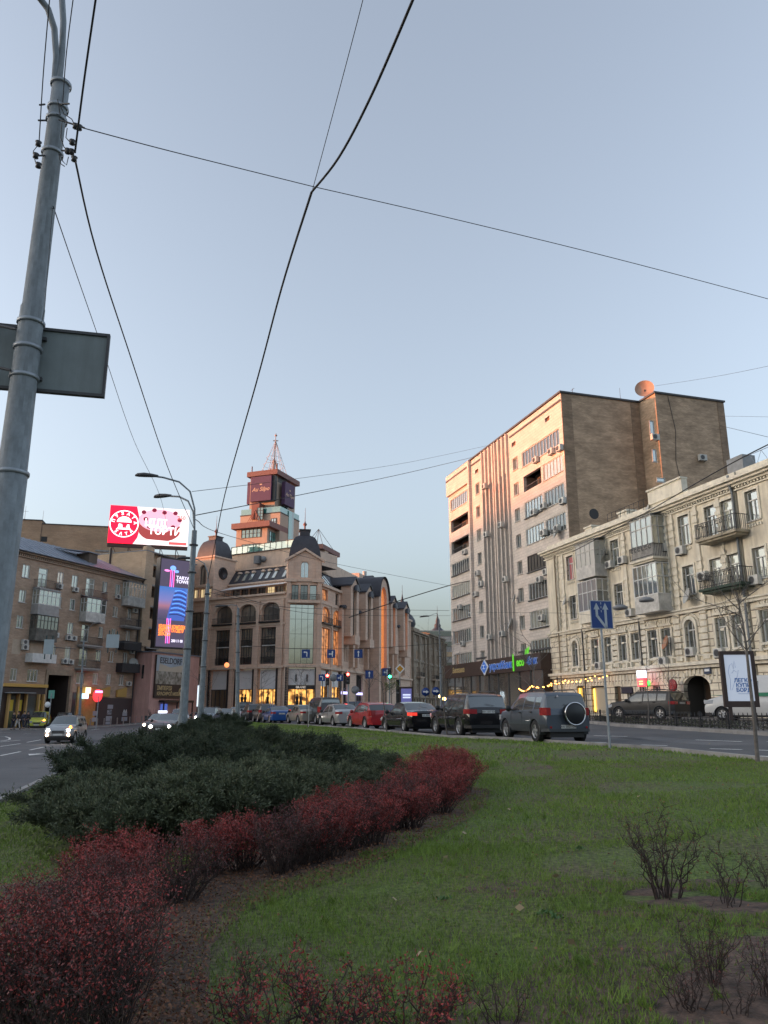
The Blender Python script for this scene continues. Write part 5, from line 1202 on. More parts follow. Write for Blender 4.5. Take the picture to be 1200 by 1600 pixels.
MB().lathe(MR.pt(s2+4,-2.95,z2-1.2),[(2.2,0),(.001,-.02)],16,0,'y',0,pi,F=MR).build('fan_window',[gl_green],t)
# mansard and attic over the right face
mb = MB(); mb.add([F.pt(.3,-.6,20.0),F.pt(52,-.6,20.0),F.pt(52,-3.0,23.0),F.pt(.3,-3.0,23.0),F.pt(.3,-4.5,23.0),F.pt(52,-16,23.0)],[(0,1,2,3),(3,2,5,4)]); mb.build('mansard_roof',[slate],t)
MB().box(F,.3,36,-3.3,-2.8,23.0,23.3).build('roof_coping',[stone2],t)
for s in list(np.arange(1.2,7,1.4))+list(np.arange(10.5,19,1.3)):
    o = MB(); P_ = [(20.4,-.95),(22.3,-2.5)]; o.hexa([F.pt(s-.35,P_[0][1]+.2,20.4),F.pt(s+.35,P_[0][1]+.2,20.4),F.pt(s+.35,P_[0][1]-.2,20.4),F.pt(s-.35,P_[0][1]-.2,20.4),F.pt(s-.35,P_[1][1]+.2,22.3),F.pt(s+.35,P_[1][1]+.2,22.3),F.pt(s+.35,P_[1][1]-.2,22.3),F.pt(s-.35,P_[1][1]-.2,22.3)]); o.build('roof_window',[gl_pale],t)
sa,za = F.px(503,870,-4.2); sb,_ = F.px(577,905,-4.2)
mb = MB(); mb.box(F,max(sa,1.5),sb,-9,-4.2,22.9,25.9); mb.box(F,sb-5,sb-1,-8,-4.6,25.9,27.0); mb.build('attic_wall',[stone2],t)
# little belvedere with red canopy
mb = MB(); s3,_ = F.px(500,860,-5.5); s4,_ = F.px(524,865,-5.5); mb.box(F,s3+.5,s3+2.2,-7.8,-4.8,25.9,28.0); mb.box(F,s4-2,s4-1,-7.6,-5,25.9,28.0); mb.build('belvedere_pier',[stone2],t)
MB().box(F,s3-1,s4,-8.2,-4.6,28.0,28.8).build('belvedere_roof',[redstone],t)
mb = MB(); ap = F.pt(s3+1.4,-6.4,32.0)
for a,b in ((-.6,-8),(-.6,-4.8),(4.6,-8),(4.6,-4.8),(2,-8)): mb.tube([F.pt(s3+a,b,28.8),ap],.045,4)
mb.build('frame_spire',[darkgrey],t)
MB().cyl(F.pt(sb+2.5,-6,23),F.pt(sb+2.5,-6,28.6),.4,n=8).cyl(F.pt(sb+3.6,-6,23),F.pt(sb+3.6,-6,27.8),.3,n=8).build('chimney',[offwhite],t)
MB().cyl(F.pt(s4+2,-6.5,25.9),F.pt(s4+2,-6.5,27.6),.35,n=8).build('chimney',[midgrey],t)

# ================================================================ OFFICE TOWER
q = at(418,815,180); TF = Frame(q.x,q.y,R(-21))
t = thing('office_tower', (q.x,q.y,0), 'tall stepped sandstone office tower with purple billboards and a wire spire behind the arcade', 'office tower')
ostone = mat('tower_stone',(.46,.35,.27),.75,var=.06,vscale=.3)
def tier(pxL,pxC,pxR,pyT,pyB,y0,m,name='tier',build=True):
    sL,_ = TF.px(pxL,pyT,-y0); sC,zT = TF.px(pxC,pyT,-y0); _,zB = TF.px(pxC,pyB,-y0)
    c = TF.pt(sC,-y0,0); Rf = Frame(c.x,c.y,R(69)); dR,_ = Rf.px(pxR,pyT)
    if build: MB().box(TF,sL,sC,-y0-dR,-y0,zB,zT).build(name,[m],t)
    return sL,sC,y0,y0+dR,zB,zT,Rf
def tglass(fr,px0,px1,py0,py1,dd=.03,m=None,name='window',nm=4,nh=1):
    s0,zt = fr.px((px0+px1)/2,py0,dd); _,zb = fr.px((px0+px1)/2,py1,dd); s0,_ = fr.px(px0,py0,dd); s1,_ = fr.px(px1,py1,dd)
    o = MB().box(fr,s0,s1,.005,dd,zb,zt).build(name,[m or gl_green],t)
    f = MB()
    for i in range(nm+1): x = s0+(s1-s0)*i/nm; f.box(fr,x-.07,x+.07,dd+.002,dd+.1,zb,zt)
    for j in range(nh+2): z = zb+(zt-zb)*j/(nh+1); f.box(fr,s0,s1,dd+.003,dd+.08,z-.05,z+.05)
    f.build('frame',[mullion],o); return s0,s1,zb,zt
A_ = tier(370,418,452,820,900,0,ostone,'lower_tier')
LA = TF
for y0,y1 in ((827,840),(850,862)): tglass(TF,378,407,y0,y1,nm=5)
RA = A_[6]
for y0,y1 in ((833,848),(853,869)): tglass(RA,421,437,y0,y1,nm=5)
s_ = tier(366.5,418,447,813,821,-1.2,redstone,'slab',False); MB().box(TF,A_[0]-.8,A_[1]+1.2,-A_[3]+1,1.2,s_[4]-.1,s_[5]).build('slab',[redstone],t)
B2 = tier(376,438,468,801,900,4.0,ostone,'middle_tier')
g_ = B2; MB().box(TF,g_[0]-.1,g_[1]+.1,-g_[3]-.1,-3.9,g_[5],g_[5]+.25).build('slab',[mullion],t)
gb = MB(); gb.box(TF,g_[0]+.1,g_[1]-.1,-4.2,-4.1,g_[5]+.25,g_[5]+1.7); gb.box(TF,g_[1]-.2,g_[1]-.1,-g_[3],-4.2,g_[5]+.25,g_[5]+1.7); gb.build('terrace_glass',[gl_green],t)
tglass(B2[6],428,440,812,822,nm=3,m=gl_dark) if False else None
fl = Frame(TF.pt(0,-4,0).x,TF.pt(0,-4,0).y,R(-21)); tglass(fl,424,431,810,820,nm=2,m=gl_sky)
D_ = tier(392,431,462,742,812,6.0,ostone,'upper_tier')
MB().box(TF,D_[0]+2.2,D_[0]+4.4,-6.0,-3.4,D_[4],D_[5]-7.6).build('oriel',[mat('oriel_red',(.2,.075,.06),.6)],t)
fo = Frame(TF.pt(0,-3.4,0).x,TF.pt(0,-3.4,0).y,R(-21)); tglass(fo,402.5,410.5,793,812,nm=2,nh=3)
T_ = tier(391,436,459,729,736,5.0,redstone,'roof_slab',False); MB().box(TF,D_[0]-.6,D_[1]+.9,-D_[3]-.8,-5.1,D_[5],D_[5]+1.3).build('roof_slab',[redstone],t)
fd = Frame(TF.pt(0,-6,0).x,TF.pt(0,-6,0).y,R(-21)); s0,_=fd.px(402,740,0); s1,_=fd.px(423,740,0)
MB().box(fd,D_[0]+1.4,D_[1]-1.6,.01,.06,D_[5]-1.2,D_[5]-.05).build('opening',[mullion],t)
RD = D_[6]; MB().box(RD,1.2,5.5,.01,.06,D_[5]-1.5,D_[5]-.1).build('opening',[mullion],t)
MB().box(RD,4.4,5.4,.01,.3,D_[4]-14,D_[5]-1.8).build('window_strip',[gl_green],t); MB().box(RD,5.4,6.4,.01,.35,D_[4]-14,D_[5]-1.8).build('window_strip',[gl_dark],t)
R2 = B2[6]; 
a0,_ = R2.px(450,830); a1,_ = R2.px(455,830); a2,_ = R2.px(458,830)
if a1 > a0: MB().box(R2,a0,a1,.01,.12,B2[4]+2,B2[5]+1.5).build('window_strip',[gl_green],t); MB().box(R2,a1,a2,.01,.1,B2[4]+2,B2[5]+1.5).build('window_strip',[gl_dark],t)
purp = mat('purple_hoarding',(.085,.035,.095),.6,var=.06); gold = mat('pale_gold',(.65,.45,.32),.5)
def purple(fr,px0,px1,py0,py1,d,rot=False):
    s0,zt = fr.px(px0,py0,d); s1,_ = fr.px(px1,py0,d); _,zb = fr.px(px0,py1,d)
    o = MB().box(fr,s0,s1,d-1.0,d,zb,zt).build('billboard',[purp],t)
    text(t,fr,(s0+s1)/2,(zt+zb)/2-.2,'Au Silpo',(s1-s0)*.25,gold,d=d+.03,bold=.02,shear=.3)
    c = ((s0+s1)/2,(zt+zb)/2+1.1); MB().prism(fr,[(c[0]-.3,c[1]-.2),(c[0]+.3,c[1]-.2),(c[0]+.35,c[1]+.25),(c[0]+.12,c[1]+.05),(c[0],c[1]+.35),(c[0]-.12,c[1]+.05),(c[0]-.35,c[1]+.25)],d+.02,d+.06).build('billboard_crown',[gold],t)
    return s0,s1,zb,zt
pp = purple(fd,392.5,424,746,784,1.4)
MB().box(fd,pp[1]+.02,pp[1]+.9,.01,.9,pp[2],pp[3]).build('frame',[black],t)
purple(RD,446,461,752,788,1.8)
MB().box(TF,D_[0]-1.6,D_[0]-.02,-11.5,-7.2,pp[2]+.3,pp[3]-.3).build('billboard',[purp],t)
c = TF.pt((D_[0]+D_[1])/2,-(D_[2]+D_[3])/2,D_[5]+1.3); hw = (D_[1]-D_[0])*.48; hd=(D_[3]-D_[2])*.42
pale = mat('spire_pale',(.50,.38,.33),.5); mb = MB(); _,zt_ = W.px(428,672) if False else (0,at(428,672,190).z)
top = Vector((c.x+.2,c.y,zt_)); mb.tube([c+Vector((0,0,2)),top],.22,6,r1=.08); kn = c+Vector((0,0,(zt_-c.z)*.72))
for a in range(8):
    an = 2*pi*(a+.5)/8; p = c+TF.x*(hw*cos(an))+TF.y*(hd*sin(an)); mb.tube([p,top-Vector((0,0,2.0))],.055,4)
    p2 = c+TF.x*(hw*.45*cos(an))+TF.y*(hd*.45*sin(an)); mb.tube([p2,c+Vector((0,0,(zt_-c.z)*.45))],.09,4)
for h in (.25,.42): 
    k = 1-h*1.05; pts = [c+TF.x*(hw*k*cos(2*pi*a/8))+TF.y*(hd*k*sin(2*pi*a/8))+Vector((0,0,(zt_-c.z)*h)) for a in range(9)]; mb.tube(pts,.04,4)
o = mb.build('spire',[pale],t)
MB().box(W,top.x-.7,top.x+.7,-top.y-.05,-top.y+.05,top.z-2.2,top.z-1.95).lathe(top-Vector((0,0,.6)),[(.001,-.4),(.35,-.1),(.35,.1),(.001,.4)],8).build('spire_cross',[pale],o)
for s in (D_[0]+.3,D_[1]+.3): MB().cyl(TF.pt(s,-6,D_[5]+1.3),TF.pt(s,-6,D_[5]+3),.15,n=6).build('roof_vent',[redstone],t)
mb = MB()
for f in (.5,1,1.5): mb.tube([TF.pt(D_[0]+3.3-f*1.8,-2.9,A_[5]+.6),TF.pt(D_[0]+3.3,-3.3,A_[5]+5)],.07,4); mb.tube([TF.pt(D_[0]+3.3+f*1.8,-2.9,A_[5]+.6),TF.pt(D_[0]+3.3,-3.3,A_[5]+5)],.07,4)
mb.build('stays',[mat('stay_red',(.3,.12,.09),.5)],t)

# ================================================================ ORNATE OLD HOUSES FARTHER DOWN THE STREET
def old_house(s0,s1,zt,label,col,dome_at=None,th=3.6,d=.0):
    t = thing('old_house', MR.pt(s0,d,1.0), label, 'town house')
    hs = []; z = 4.8; 
    s_ = list(np.arange(s0+1.2,s1-1.6,2.6))
    while z < zt-2.2:
        hs += [(s,s+1.15,z,z+2.1) for s in s_]; z += th
    gs = [(s,s+1.5,1,3.7) for s in s_]
    mb = MB(); wall_holes(mb,MR,s0,s1,.5,zt,hs+gs,d,.3); F = Frame(MR.pt(0,d,0).x,MR.pt(0,d,0).y,MR.ang); shell(mb,F,s0,s1,12,.5,zt); mb.build('wall',[col],t)
    for i,h in enumerate(hs): window(t,MR,h[0],h[1],h[2],h[3],'2',gl_copper if (i*7)%11==0 else gl_dark,stone2,d=d-.2,fw=.08)
    for h in gs: MB().rect(MR,h[0],h[1],h[2],h[3],d-.25).build('shop_window',[gl_dark],t)
    mb = MB()
    for z0,dd in ((4.0,.35),(zt-.5,.6),(zt-.9,.3),(4.3+th*2,.2)): mb.box(F,s0,s1,.012,dd,z0,z0+.3)
    mb.build('cornice',[col],t)
    for s in np.arange(s0+.5,s1,5.2): MB().box(F,s-.3,s+.3,.012,.35,4.3,zt-.9).build('pilaster',[col],t)
    for i in (1,): balcony_open(t,F,s0+3.5,s0+7.0,1.1,4.8+th,.9,mslab=stone2,arcs=False)
    if dome_at is not None:
        c = MR.pt(dome_at,d-3,zt); mb = MB(); mb.lathe(c,[(2.6,0),(2.7,.4),(2.5,.5)],12); mb.lathe(c+Vector((0,0,.5)),[(2.5,0),(2.9,.9),(2.8,1.8),(2.2,2.8),(1.2,3.6),(.8,4.0),(.9,4.6),(.5,5.0),(.5,5.7),(.25,6.4),(.06,7.6),(.03,9.6)],12); mb.build('dome',[slate],t)
        MB().box(F,dome_at-2.8,dome_at+2.8,-6,.15,zt-.01,zt+.5).build('dome_base',[col],t)
    return t
ob = mat('old_stone',(.34,.27,.20),.9,var=.25,vscale=.5,stain=.5,uvc=True); ob2 = mat('old_stone_dark',(.30,.23,.165),.9,var=.25,vscale=.5,stain=.5,uvc=True); ob3 = mat('old_stone_warm',(.42,.31,.21),.9,var=.2,vscale=.5,stain=.4,uvc=True)
for a in range(1,5):
    pass
old_house(52.5,66,18.2,'ornate grey stone house with a dark dome, next after the arcade',ob,56)
old_house(66.3,84,18.8,'brownish stone house with rows of windows, second after the arcade',ob2,None,3.5)
old_house(84.3,104,17.8,'dark domed stone house with an amber bay, third after the arcade',ob,90,3.4)
old_house(104.3,130,21,'plain tan house closing the view down the street',ob3,None,3.4)
t = thing('green_glass_pavilion', MR.pt(49,-2,20), 'pale green glass roof lantern at the far end of the arcade', 'roof lantern')
F = MR; MB().add([F.pt(50.5,-1,19.5),F.pt(54,-1,19.5),F.pt(53.2,-3,23.4),F.pt(51.0,-3,23.4),F.pt(50.5,-7,19.5),F.pt(54,-7,19.5)],[(0,1,2,3),(1,5,2),(4,0,3),(5,4,3,2)]).build('glass',[glassmat('lantern_glass',(.18,.35,.34),.3)],t)
# cross-street modern block peeking behind the tall block
t = thing('pale_office_block', (9.5,190,1), 'pale banded office block closing the street beside the tall block', 'office block')
FB = Frame(6,196,R(5)); mb = MB(); 
mb.box(FB,0,26,-10,0,1,21); mb.build('wall',[mat('pale_band',(.5,.46,.42),.7)],t)
for z in np.arange(4,20,2.6): MB().box(FB,-.02,26,.01,.15,z,z+1.2).build('window_band',[gl_copper if 12<z<15 else gl_dark],t)
# tree-topped hill line far off
# ================================================================ GROUND, ROADS, LAWN
asph = mat('asphalt', (.105,.107,.112), .82, col2=(.075,.077,.082), vscale=.35, bump=.5, bscale=45)
def sheet_strip(name, A, B, dz, m, nc=6, kind='structure', sub=6, hfun=None, kerb=0):
    """a sheet draped on the ground between two polylines A and B"""
    mb = MB(); P = []
    def dens(L):
        out = []
        for i in range(len(L)-1):
            for k in range(sub): f = k/sub; out.append((L[i][0]*(1-f)+L[i+1][0]*f, L[i][1]*(1-f)+L[i+1][1]*f))
        return out+[tuple(L[-1])]
    A, B = dens(A), dens(B)
    for a,b in zip(A,B):
        for j in range(nc+1):
            f = j/nc; x, y = a[0]*(1-f)+b[0]*f, a[1]*(1-f)+b[1]*f
            P.append((x,y,G(x,y)+dz+(hfun(x,y,f) if hfun else 0)))
    fs = [(i*(nc+1)+j, i*(nc+1)+j+1, (i+1)*(nc+1)+j+1, (i+1)*(nc+1)+j) for i in range(len(A)-1) for j in range(nc)]
    mb.add(P, fs, 0, True)
    if kerb:                                             # kerb stones along both edges, with a vertical face
        for L,s in ((A,1),(B,-1)):
            for i in range(len(L)-1):
                (x0,y0),(x1,y1) = L[i],L[i+1]; dx,dy = x1-x0,y1-y0; l = sqrt(dx*dx+dy*dy) or 1; nx,ny = -dy/l*.14*s, dx/l*.14*s
                z0,z1 = G(x0,y0),G(x1,y1)
                mb.hexa([(x0,y0,z0-.05),(x1,y1,z1-.05),(x1-nx,y1-ny,z1-.05),(x0-nx,y0-ny,z0-.05),(x0,y0,z0+kerb),(x1,y1,z1+kerb),(x1-nx,y1-ny,z1+kerb),(x0-nx,y0-ny,z0+kerb)] if s>0 else
                        [(x0-nx,y0-ny,z0-.05),(x1-nx,y1-ny,z1-.05),(x1,y1,z1-.05),(x0,y0,z0-.05),(x0-nx,y0-ny,z0+kerb),(x1-nx,y1-ny,z1+kerb),(x1,y1,z1+kerb),(x0,y0,z0+kerb)],1)
    o = mb.build(name, [m, kerbm] if kerb else [m]); o['kind'] = kind
    return o
# the ground to the horizon (asphalt of the streets and the square)
X = [-1500,-700,-300,-150,-90]+list(range(-60,61,3))+[90,150,300,700,1500]; Y = [-300,-120,-60]+list(range(-30,200,4))+[240,320,500,900,1600]
mb = MB(); mb.add([(x,y,G(x,y)) for y in Y for x in X],[(j*len(X)+i,j*len(X)+i+1,(j+1)*len(X)+i+1,(j+1)*len(X)+i) for j in range(len(Y)-1) for i in range(len(X)-1)],0,True)
structure(mb.build('road', [asph]))
# central lawn
LK = [(-4.5,-12),(-6.3,5),(-8.7,18.7),(-9.6,22.5),(-11.6,33),(-13.3,45),(-14.2,54),(-14.0,62),(-12.9,67.5),(-11.8,70)]
RK = [(13,-12),(10.5,5),(8.1,16.7),(7.4,21),(5.2,27),(2.4,32.5),(-1.2,44.5),(-5.0,55),(-8.6,63.5),(-11.4,70)]
def mound(x,y,f):
    b = sin(pi*min(max(f,0),1)); edge = min(1,b*2.2)
    return .10*edge + .16*b*b*(1 if y < 50 else max(0,1-(y-50)/20)) + .02*sin(x*1.7+y*.9)*b+.015*sin(x*.6-y*1.3)*b
def lawnf(x,y):
    ys = [p[1] for p in LK]; xl = np.interp(y,[p[1] for p in LK],[p[0] for p in LK]); xr = np.interp(y,[p[1] for p in RK],[p[0] for p in RK])
    return (x-xl)/max(.01,xr-xl)
def LZ(x,y):
    return G(x,y)+.02+mound(x,y,lawnf(x,y))
def lpt(px,py):                                          # point of the lawn seen at a pixel
    r = ray(px,py); lo,hi = 1.5,90.
    for _ in range(50):
        m = (lo+hi)/2; x = r.x/r.y*m
        if CAMZ + r.z/r.y*m > LZ(x,m): lo = m
        else: hi = m
    return Vector((r.x/r.y*lo, lo, LZ(r.x/r.y*lo,lo)))
def soilmat():
    m = bpy.data.materials.new('lawn_soil'); m.use_nodes = True; n = m.node_tree.nodes; l = m.node_tree.links; b = n['Principled BSDF']; b.inputs['Roughness'].default_value = .95
    tc = n.new('ShaderNodeTexCoord'); n1 = n.new('ShaderNodeTexNoise'); n1.inputs['Scale'].default_value = .55; n1.inputs['Detail'].default_value = 9; n1.inputs['Roughness'].default_value=.7
    n2 = n.new('ShaderNodeTexNoise'); n2.inputs['Scale'].default_value = 22; n2.inputs['Detail'].default_value = 8
    l.new(tc.outputs['Object'],n1.inputs['Vector']); l.new(tc.outputs['Object'],n2.inputs['Vector'])
    c1 = n.new('ShaderNodeValToRGB'); e = c1.color_ramp.elements; e[0].position=.36; e[0].color=(.12,.088,.056,1); e[1].position=.60; e[1].color=(.10,.145,.03,1)
    c2 = n.new('ShaderNodeValToRGB'); e = c2.color_ramp.elements; e[0].position=.3; e[0].color=(.35,.35,.35,1); e[1].position=.75; e[1].color=(1.5,1.5,1.5,1)
    l.new(n1.outputs['Fac'],c1.inputs[0]); l.new(n2.outputs['Fac'],c2.inputs[0])
    mu = n.new('ShaderNodeMix'); mu.data_type='RGBA'; mu.blend_type='MULTIPLY'; mu.inputs['Factor'].default_value=1; l.new(c1.outputs[0],mu.inputs['A']); l.new(c2.outputs[0],mu.inputs['B']); l.new(mu.outputs['Result'],b.inputs['Base Color'])
    bp = n.new('ShaderNodeBump'); bp.inputs['Strength'].default_value=.9; bp.inputs['Distance'].default_value=.03; l.new(n2.outputs['Fac'],bp.inputs['Height']); l.new(bp.outputs['Normal'],b.inputs['Normal'])
    return m
soil = soilmat()
sheet_strip('lawn', LK, RK, .02, soil, nc=44, sub=14, hfun=mound, kerb=.13)
# far pavements
pave = brickmat('paving', (.17,.155,.145), (.20,.185,.17), (.10,.095,.09), bw=.6, bh=.3, ms=.012, var=.18, vscale=.4, bump=.2)
A = [tuple(LR.pt(s,0,0))[:2] for s in (-60,-30,-5,10,22,34)]; dd = (7.5,7.0,6.0,5.0,4.6,5.0)
B_l = [tuple(LR.pt(s,d,0))[:2] for s,d in zip((-60,-30,-5,10,22,34),dd)]
sheet_strip('pavement', A, B_l, .13, pave, nc=3, kerb=.13)
A = [(x,y) for x,y in ((-31,125),(-14.5,112.6),(-9,113.4),(-3,134),(5,163))]; B2_ = [(-34,119.5),(-16,108.5),(-5,110),(.5,133),(8,162)]
sheet_strip('pavement', A, B2_, .13, pave, nc=3, kerb=.13)
# right pavement with the planted strip, behind a kerb read off the photograph
kr = [gpt(px,py) for px,py in ((1330,1160),(1200,1150),(1120,1145),(1040,1140),(960,1135),(925,1131))]
KR = [(20,4),(16.5,17)]+[(p.x,p.y) for p in kr]+[(kr[-1].x-.4,kr[-1].y+6),(6.0,66),(-1.0,92),(-.2,100)]
bk = [tuple(RR.pt(s,-.5,0))[:2] for s in np.linspace(62,-30,len(KR))]
sheet_strip('pavement', KR, bk, .13, pave, nc=6, kerb=.14)
PV = .13
# markings
wmk = mat('road_paint', (.66,.66,.63), .7, var=.22, vscale=3)
mk = MB()
def dash(p, q, w=.13):
    d = (q-p); d.z = 0; l = d.length or 1; n = Vector((-d.y,d.x,0))/l*w/2; k = max(1,int(l/1.5))
    for i in range(k):
        a, b = p.lerp(q,i/k), p.lerp(q,(i+1)/k); P = [a-n,b-n,b+n,a+n]
        mk.add([(v.x,v.y,G(v.x,v.y)+.006) for v in P],[(0,1,2,3)] if d.cross(n).z > 0 else [(3,2,1,0)])
dl = [((-40,1217),(-5,1208)),((0,1207),(37,1198)),((54,1193),(92,1184)),((105,1180),(136,1172)),((143,1169.5),(165,1163.5)),((174,1160.5),(191,1156)),((197,1153.5),(212,1150)),((217,1147.5),(230,1144.5)),
 ((0,1181),(32,1174.5)),((47,1172),(68,1167.5)),((88,1163),(108,1158.5)),((152,1149.5),(170,1146)),((178.5,1143.5),(198,1140)),
 ((0,1166.5),(32,1162)),((42,1160),(64,1156)),((0,1159.5),(32,1156.5)),((140,1141),(156,1139)),((163,1140),(170,1138.5)),((172,1138),(180,1137)),((184,1136),(198,1134)),((0,1144.5),(18,1144.5)),((36,1147),(48,1146.5)),((30,1141.5),(70,1140.5)),((140,1136.5),(205,1130)),
 ((928,1149.5),(980,1151)),((1001.7,1164),(1042.7,1165.3)),((1086.7,1156.2),(1159,1159)),((1109.3,1170),(1159.7,1171.5)),((1061,1177),(1156,1180.5)),((921,1159.6),(948,1160.5)),((1180,1172),(1230,1174)),((1200,1159),(1260,1163))]
for a,b in dl: dash(gpt(*a),gpt(*b),.15)
dash(gpt(1140,1180),gpt(1200,1183),.45)
dash(gpt(0,1253),gpt(70,1231),.15) if False else None
for (tip,tail,wd) in (((0,1222),(40,1217),.2),((58,1178),(85,1172.5),.18),((163,1153),(177,1150.5),.16),((168,1176),(190,1170),.18)):
    a,b = gpt(*tip),gpt(*tail); dash(a,b,wd); d = (a-b).normalized(); n = Vector((-d.y,d.x,0))
    mk.add([(v.x,v.y,G(v.x,v.y)+.007) for v in (a+d*1.3,a-n*.4,a+n*.4)],[(0,1,2) if d.cross(-n*2).z>0 else (0,2,1)])
for i in range(7):                                       # turning arrow on the left
    pass
c = [gpt(x,y) for x,y in ((0,1151),(8,1151),(15,1153),(15,1155.5),(8,1157),(0,1158))]
for i in range(5): dash(c[i],c[i+1],.14)
o = mk.build('road_markings',[wmk]); structure(o)
# cracks and patches of the carriageway
pm = MB(); rr = random.Random(8); patch = mat('asphalt_patch',(.125,.125,.128),.85,var=.15,vscale=1,bump=.4,bscale=50)
for (px,py,l,w_) in ((110,1200,5,1.5),(30,1235,4,2),(200,1165,6,1.6),(990,1156,5,1.2),(1150,1164,6,1.4)):
    p = gpt(px,py); d = Vector((-.2,1,0)).normalized(); n = Vector((d.y,-d.x,0)); V = [p-n*w_/2,p+n*w_/2,p+n*w_/2+d*l,p-n*w_/2+d*l]
    pm.add([(v.x,v.y,G(v.x,v.y)+.003) for v in V],[(0,1,2,3)])
o = pm.build('road_patches',[patch]); structure(o)
for i_,(px,py) in enumerate(((120,1172),(60,1200),(215,1152))):
    p = gpt(px,py); mb = MB(); mb.lathe((p.x,p.y,G(p.x,p.y)+.004),[(.35,0),(.35,.015),(.29,.018),(.001,.018)],18); single(mb,'manhole_cover',[mat('cast_iron',(.04,.04,.042),.6,var=.3)],p,('round manhole cover on the left road beside the silver crossover','round manhole cover on the left road, nearest the lawn','round manhole cover on the left road before the dark saloons')[i_],'manhole cover')
cr = MB(); rr = random.Random(4)
for (px,py,n_) in ((30,1225,9),(90,1205,12),(150,1180,12),(20,1190,10),(1000,1168,8),(1120,1160,10),(180,1158,12)):
    p = gpt(px,py); d = Vector((rr.uniform(-.4,.4),1,0)).normalized()
    for k in range(n_):
        q = p+d*rr.uniform(.4,.9)+Vector((rr.gauss(0,.18),0,0)); n = Vector(((q-p).y,-(q-p).x,0)).normalized()*.018
        cr.add([(v.x,v.y,G(v.x,v.y)+.005) for v in (p-n,p+n,q+n,q-n)],[(0,1,2,3)]); p = q
structure(cr.build('road_cracks',[mat('crack_tar',(.03,.03,.032),.7)]))
for px,py in ((1068,1173),):
    p = gpt(px,py); mb = MB(); mb.lathe((p.x,p.y,G(p.x,p.y)+.004),[(.4,0),(.4,.02),(.33,.024),(.001,.024)],20); single(mb,'manhole_cover',[darkgrey],p,'round iron manhole cover at the edge of the right-hand road','manhole cover')
# ================================================================ VEHICLES
def paint(name, c, rough=.32, metal=.25): return mat('paint_'+name, c, rough, metal, coat=.6, var=.04, vscale=3)
carglass = glassmat('car_glass', (.012,.014,.015), .16, wav=.005)
gl_tint = glassmat('car_glass_tinted', (.006,.006,.008), .07, wav=.005)
headl = mat('headlight_lit', (1,1,.95), .3, emit=(1,.93,.82), estr=22); headoff = mat('headlight_glass', (.45,.47,.5), .15, spec=.8)
foglit = mat('foglight_lit', (1,.7,.5), .3, emit=(1,.62,.38), estr=14); amber = mat('blinker_lit', (1,.4,.05), .3, emit=(1,.30,.02), estr=8)
tailr = mat('tail_red', (.30,.012,.015), .25, coat=.5); taillit = mat('tail_lit', (.8,.05,.03), .3, emit=(1,.05,.03), estr=.45)
alloy = mat('alloy', (.42,.43,.45), .35, metal=.6); platem = mat('plate_white', (.6,.6,.58), .5); inkm = mat('plate_ink', (.02,.02,.03), .6)
tyre = mat('tyre', (.016,.016,.017), .85, var=.2, vscale=8)
